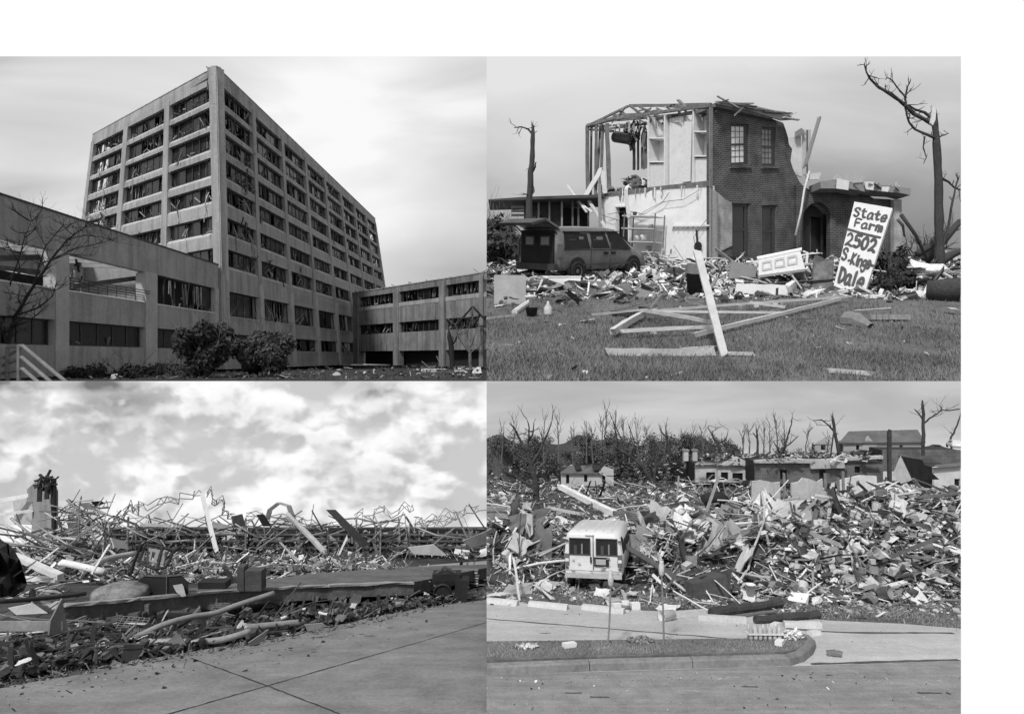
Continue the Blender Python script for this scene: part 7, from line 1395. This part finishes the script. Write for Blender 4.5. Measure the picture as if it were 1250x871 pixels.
for i in range(70):
    px, py = R.choice([R.gauss(716, 40), R.gauss(890, 40), R.uniform(600, 1165)]), R.uniform(591, 612); px = min(max(px, 598), 1168); kd = R.choice(['bw', 'bl', 'bo', 'bd', 'bm'])
    o = bpy.data.objects.new('splintered_timber', R.choice(PB[kd])); C.objects.link(o); o.matrix_basis = Matrix.Translation(BR.g(px, py, R.uniform(.2, 1.3))) @ Matrix.Rotation(R.uniform(0, 6.28), 4, 'Z') @ Matrix.Rotation(R.gauss(0, .6), 4, 'Y') @ Matrix.Scale(R.uniform(.5, 1.1), 4)
    tag(o, 'splintered timber piled against the distant houses', 'timber', 'timbers by the distant houses')
for i in range(46):
    x = R.uniform(925, 1076) if i % 3 else R.choice([R.uniform(686, 745), R.uniform(852, 920)]); d = 67 if x > 924 else 71.5; y = (560 if x > 924 else 570 if x < 800 else 563) + R.uniform(-3, 2); p = at(x, y, d); v = V((R.uniform(-1, 1), R.uniform(-.3, .3), R.uniform(-.35, .5))) * R.uniform(.4, 1.5)
    plank('fallen_rafter', p, p + v, R.uniform(.08, .3), .1, R.choice([M_dk, M_mid, M_blk, M_lgt, M_off]), 'snapped rafter lying on a distant broken roof', 'rafter', 'rafters on the distant roofs')
for i, q in enumerate(([(700, 569), (708, 568), (710, 574), (703, 575)], [(722, 568), (729, 568), (734, 575), (724, 576)])):
    pl_h = Plane(at(690, 577, 73.4), at(736, 577, 73.4), at(700, 567, 76)); hm_ = MB(); hm_.plate(pl_h, q, [], .03, M_blk, .2); tag(hm_.build('tarpaulin'), ['black tarpaulin patch on the cottage roof, left of two', 'black tarpaulin patch on the cottage roof, right of two'][i], 'tarpaulin')
litter('grit', BR, 420, lambda: (R.uniform(594, 1173), R.choice([R.uniform(826, 870), R.gauss(830, 4), R.uniform(740, 788)])), lambda a, b: .05, [M_dk, M_blk, M_mid, M_off], 'grit and crumbs scattered on the road and car park', .03)
# ---- car park objects
def stop(a, b, label):
    p, r = BR.g(*a) + V((0, 0, .1)), BR.g(*b) + V((0, 0, .1)); q = MB(); d = r - p; base = V(p); n = d.cross(V((0, 0, 1))).normalized(); u = V((0, 0, 1))
    q.hexa([-n * .12 - u * .07, d - n * .12 - u * .07, d - n * .07 + u * .07, -n * .07 + u * .07, n * .12 - u * .07, d + n * .12 - u * .07, d + n * .07 + u * .07, n * .07 + u * .07], M_lgt); o = q.build('parking_stop'); o.location = base; tag(o, label, 'parking stop', 'concrete parking stops')
for a, b, l in (((594, 736), (632, 740), 'concrete parking stop cut by the left frame edge'), ((646, 740), (693, 745), 'concrete parking stop left of the first garden torch'), ((711, 744), (762, 750), 'concrete parking stop behind the first garden torch'), ((820, 754), (862, 751), 'concrete parking stop by the tipped white bucket'), ((852, 757), (911, 761), 'concrete parking stop beneath the long charred log'), ((957, 766), (1002, 767), 'concrete parking stop below the shorter log')): stop(a, b, l)
for i, (xa, xb, yb, yt) in enumerate(((742, 745.5, 793, 698), (810.5, 807.5, 791, 685))):
    t = thing('garden_torch', ['thin garden torch on a pole stuck in the island, left of two', 'taller thin garden torch stuck in the island, right of two'][i], 'torch'); d = BR.d(yb) ; base = at(xa, yb - 3, d); top_ = at(xb, yt + 14, d); t.location = base; q = MB(); q.tube([V((0, 0, 0)), (top_ - base) * .5 + V((.01, 0, 0)), top_ - base], .022, M_mid, 7); q.build('pole', t)
    q = MB(); q.lathe(top_ - base, [(.03, -.08), (.06, -.02), (.068, .08), (.06, .2), (.045, .24), (.05, .29)], M_lgt, 12); q.build('head', t, True)
def log(a, b, r, label, m=M_bark, nm='charred_log'): P0, P1 = BR.g(*a) + V((0, 0, r)), BR.g(*b) + V((0, 0, r)); seg(nm, [P0.lerp(P1, k / 6) + V((0, 0, R.uniform(-.02, .02))) for k in range(7)], [r * R.uniform(.85, 1.1) for k in range(7)], m, label, 'log', None, 9, False)
log((868, 754), (953, 742), .14, 'long dark log lying across the edge of the car park'); log((888, 757), (952, 747), .06, 'thin pole lying under the long dark log', M_wood2); log((922, 762), (999, 755), .12, 'shorter dark log lying right of the long one'); log((1010, 801), (1027, 803), .08, 'short dark billet lying alone right of the kerb end', M_wood2, 'wood_billet')
tb_ = thing('plastic_bin', 'dark rectangular bin lying on its side before the heap', 'bin'); q = MB(); q.hexa([V((-.5, -.25, 0)), V((.45, -.35, .0)), V((.5, -.3, .55)), V((-.45, -.2, .38)), V((-.5, .25, 0)), V((.45, .35, 0)), V((.5, .3, .55)), V((-.45, .2, .38))], M_dk); q.build('body', tb_); q = MB(); q.box((.49, 0, .28), (.05, .74, .62), M_dk, Matrix.Rotation(.08, 3, 'Y')); q.build('rim', tb_); BR.put(tb_, 860, 728, .35, sc_=1.25)
bk = thing('tipped_bucket', 'white bucket tipped over on the car park by the board', 'bucket'); q = MB(); q.lathe((0, 0, .16), [(.13, 0), (.16, .4), (.17, .41), (.14, .4), (.1, .04)], M_off, 16, (-1, -.5, .0)); q.build('body', bk, True); BR.put(bk, 822, 757, 0)
for i, (x, y) in enumerate(((753, 745), (775, 744))):
    q = MB(); q.box((0, 0, .11), (.26, .2, .2), M_white); o = q.build('white_carton'); BR.put(o, x, y, .2); tag(o, ['white carton standing on the parking stop line, left of the wrapped roll', 'white carton standing right of the wrapped roll'][i], 'carton')
q = MB(); q.lathe((0, 0, 0), [(.11, 0), (.12, .03), (.12, .3), (.1, .33)], M_off, 12); q.lathe((0, 0, .1), [(.123, 0), (.123, .12)], M_mid, 12); o = q.build('wrapped_roll', None, True); BR.put(o, 764, 747); tag(o, 'upright wrapped white roll between two cartons', 'roll')
bp_ = thing('bottle_pack', 'shrink wrapped pack of water bottles standing at the end of the island', 'bottles')
for r_ in range(2):
    for c in range(7): q = MB(); q.lathe((c * .085 - .28, r_ * .09, .0), [(.036, 0), (.04, .05), (.036, .1), (.04, .16), (.03, .21), (.013, .235), (.013, .26)], M_lgt, 8); q.build('bottle', bp_, True)
q = MB(); q.box((-.02, .045, .11), (.64, .2, .02), M_off); q.build('wrapping', bp_); BRg.put(bp_, 936, 790, -.03, sc_=1.3)
q = MB(); leaves(q, (0, 0, .12), (.3, .15, .12), 260, .06, M_off, .1); o = q.build('plastic_bag'); o.location = BRg.g(966, 789); tag(o, 'crumpled pale plastic bag right of the bottle pack', 'bag')
q = MB(); leaves(q, (0, 0, .05), (.3, .12, .06), 160, .06, M_off, .1); o = q.build('crumpled_paper'); o.location = BRg.g(643, 800); tag(o, 'crumpled white paper lying on the grass island at left', 'paper')
q = MB(); leaves(q, (0, 0, .06), (.36, .12, .06), 220, .06, M_mid, .1); o = q.build('wilted_bouquet'); o.location = BRg.g(781, 792.5); tag(o, 'wilted bunch lying on the island between the torches', 'bouquet')
for i, (x, y, m) in enumerate(((947, 766, M_off), (994, 776, M_off), (952, 796, M_white), (695, 799, M_white))):
    q = MB(); q.box((0, 0, .05), (.3, .16, .1), m); o = q.build('white_scrap'); BR.put(o, x, y, R.uniform(0, 1), .18 if i > 1 else .03); tag(o, ['small white box on the car park by the shorter log', 'flat white packet on the car park right of the island end', 'white scrap on the grass below the bottle pack', 'white scrap on the grass island left of the first torch'][i], 'scrap')
for i, (x, y, r_, h_, ax) in enumerate(((1073, 734, .2, .34, (.6, -.7, .35)), (1092, 724, .24, .36, (.3, -.8, .3)), (1047, 720, .2, .34, (-.8, -.4, .5)), (983, 722, .16, .3, (0, 0, 1)), (916, 733, .15, .26, (0, 0, 1)))):
    q = MB(); q.lathe((0, 0, 0), [(r_ * .75, 0), (r_, h_), (r_ * 1.08, h_), (r_ * .9, h_ * .97), (r_ * .62, h_ * .08)], M_mid if i < 3 else M_off, 16, ax); o = q.build('flower_pot', None, True); o.location = BR.g(x, y, .25); tag(o, ['round pot lying mouth out at the foot of the right heap, lowest of three', 'square grey tub mouth out just above the lowest pot', 'pale pot tipped left in the right heap', 'upright white pot at the front of the right heap', 'upright pot standing by the bin and logs'][i], 'pot')
close_panel('BR')
# ============================================================ each of the four places is cut off square where it ends
import bmesh
bpy.context.view_layer.update()
def cut_top(objs, top):
    k = (435.5 - top) / F
    for o in objs:
        if o.type != 'MESH' or o.get('kind') == 'structure': continue
        M = o.matrix_world
        if max((M @ V(c)).z - k * (M @ V(c)).y for c in o.bound_box) <= 0: continue
        if o.data.users > 1: o.data = o.data.copy()
        bm = bmesh.new(); bm.from_mesh(o.data); bm.transform(M)
        bmesh.ops.bisect_plane(bm, geom=bm.verts[:] + bm.edges[:] + bm.faces[:], plane_co=(0, 0, 0), plane_no=V((0, -k, 1)).normalized(), clear_outer=True)
        bm.transform(M.inverted()); bm.to_mesh(o.data); bm.free()
cut_top(PANEL_OBJS['TR'], 69.5)
def cut_to(objs, lo, hi):
    for o in objs:
        if o.type != 'MESH' or o.get('kind') == 'structure' or not len(o.data.vertices): continue
        M = o.matrix_world
        xs = []
        for c in o.bound_box: p = M @ V(c); xs.append(p.x / max(p.y, .1) * F + 625)
        for lim, sgn in ((lo, -1), (hi, 1)):
            if lim is None or (max(xs) <= lim if sgn > 0 else min(xs) >= lim): continue
            if o.data.users > 1: o.data = o.data.copy()
            bm = bmesh.new(); bm.from_mesh(o.data); bm.transform(M); k = (lim - 625) / F
            bmesh.ops.bisect_plane(bm, geom=bm.verts[:] + bm.edges[:] + bm.faces[:], plane_co=(0, 0, 0), plane_no=V((sgn, -sgn * k, 0)).normalized(), clear_outer=True)
            bm.transform(M.inverted()); bm.to_mesh(o.data); bm.free()
seen = set()
for nm, lo, hi in (('TL', None, 594), ('TR', 594, 1173), ('BL', None, 594), ('BR', 594, 1173)): cut_to(PANEL_OBJS[nm], lo, hi)
for o in [o for o in sc.objects if o.type == 'MESH' and not len(o.data.polygons)]: bpy.data.objects.remove(o)
for o in [o for o in sc.objects if o.type == 'EMPTY' and not o.children]: bpy.data.objects.remove(o)
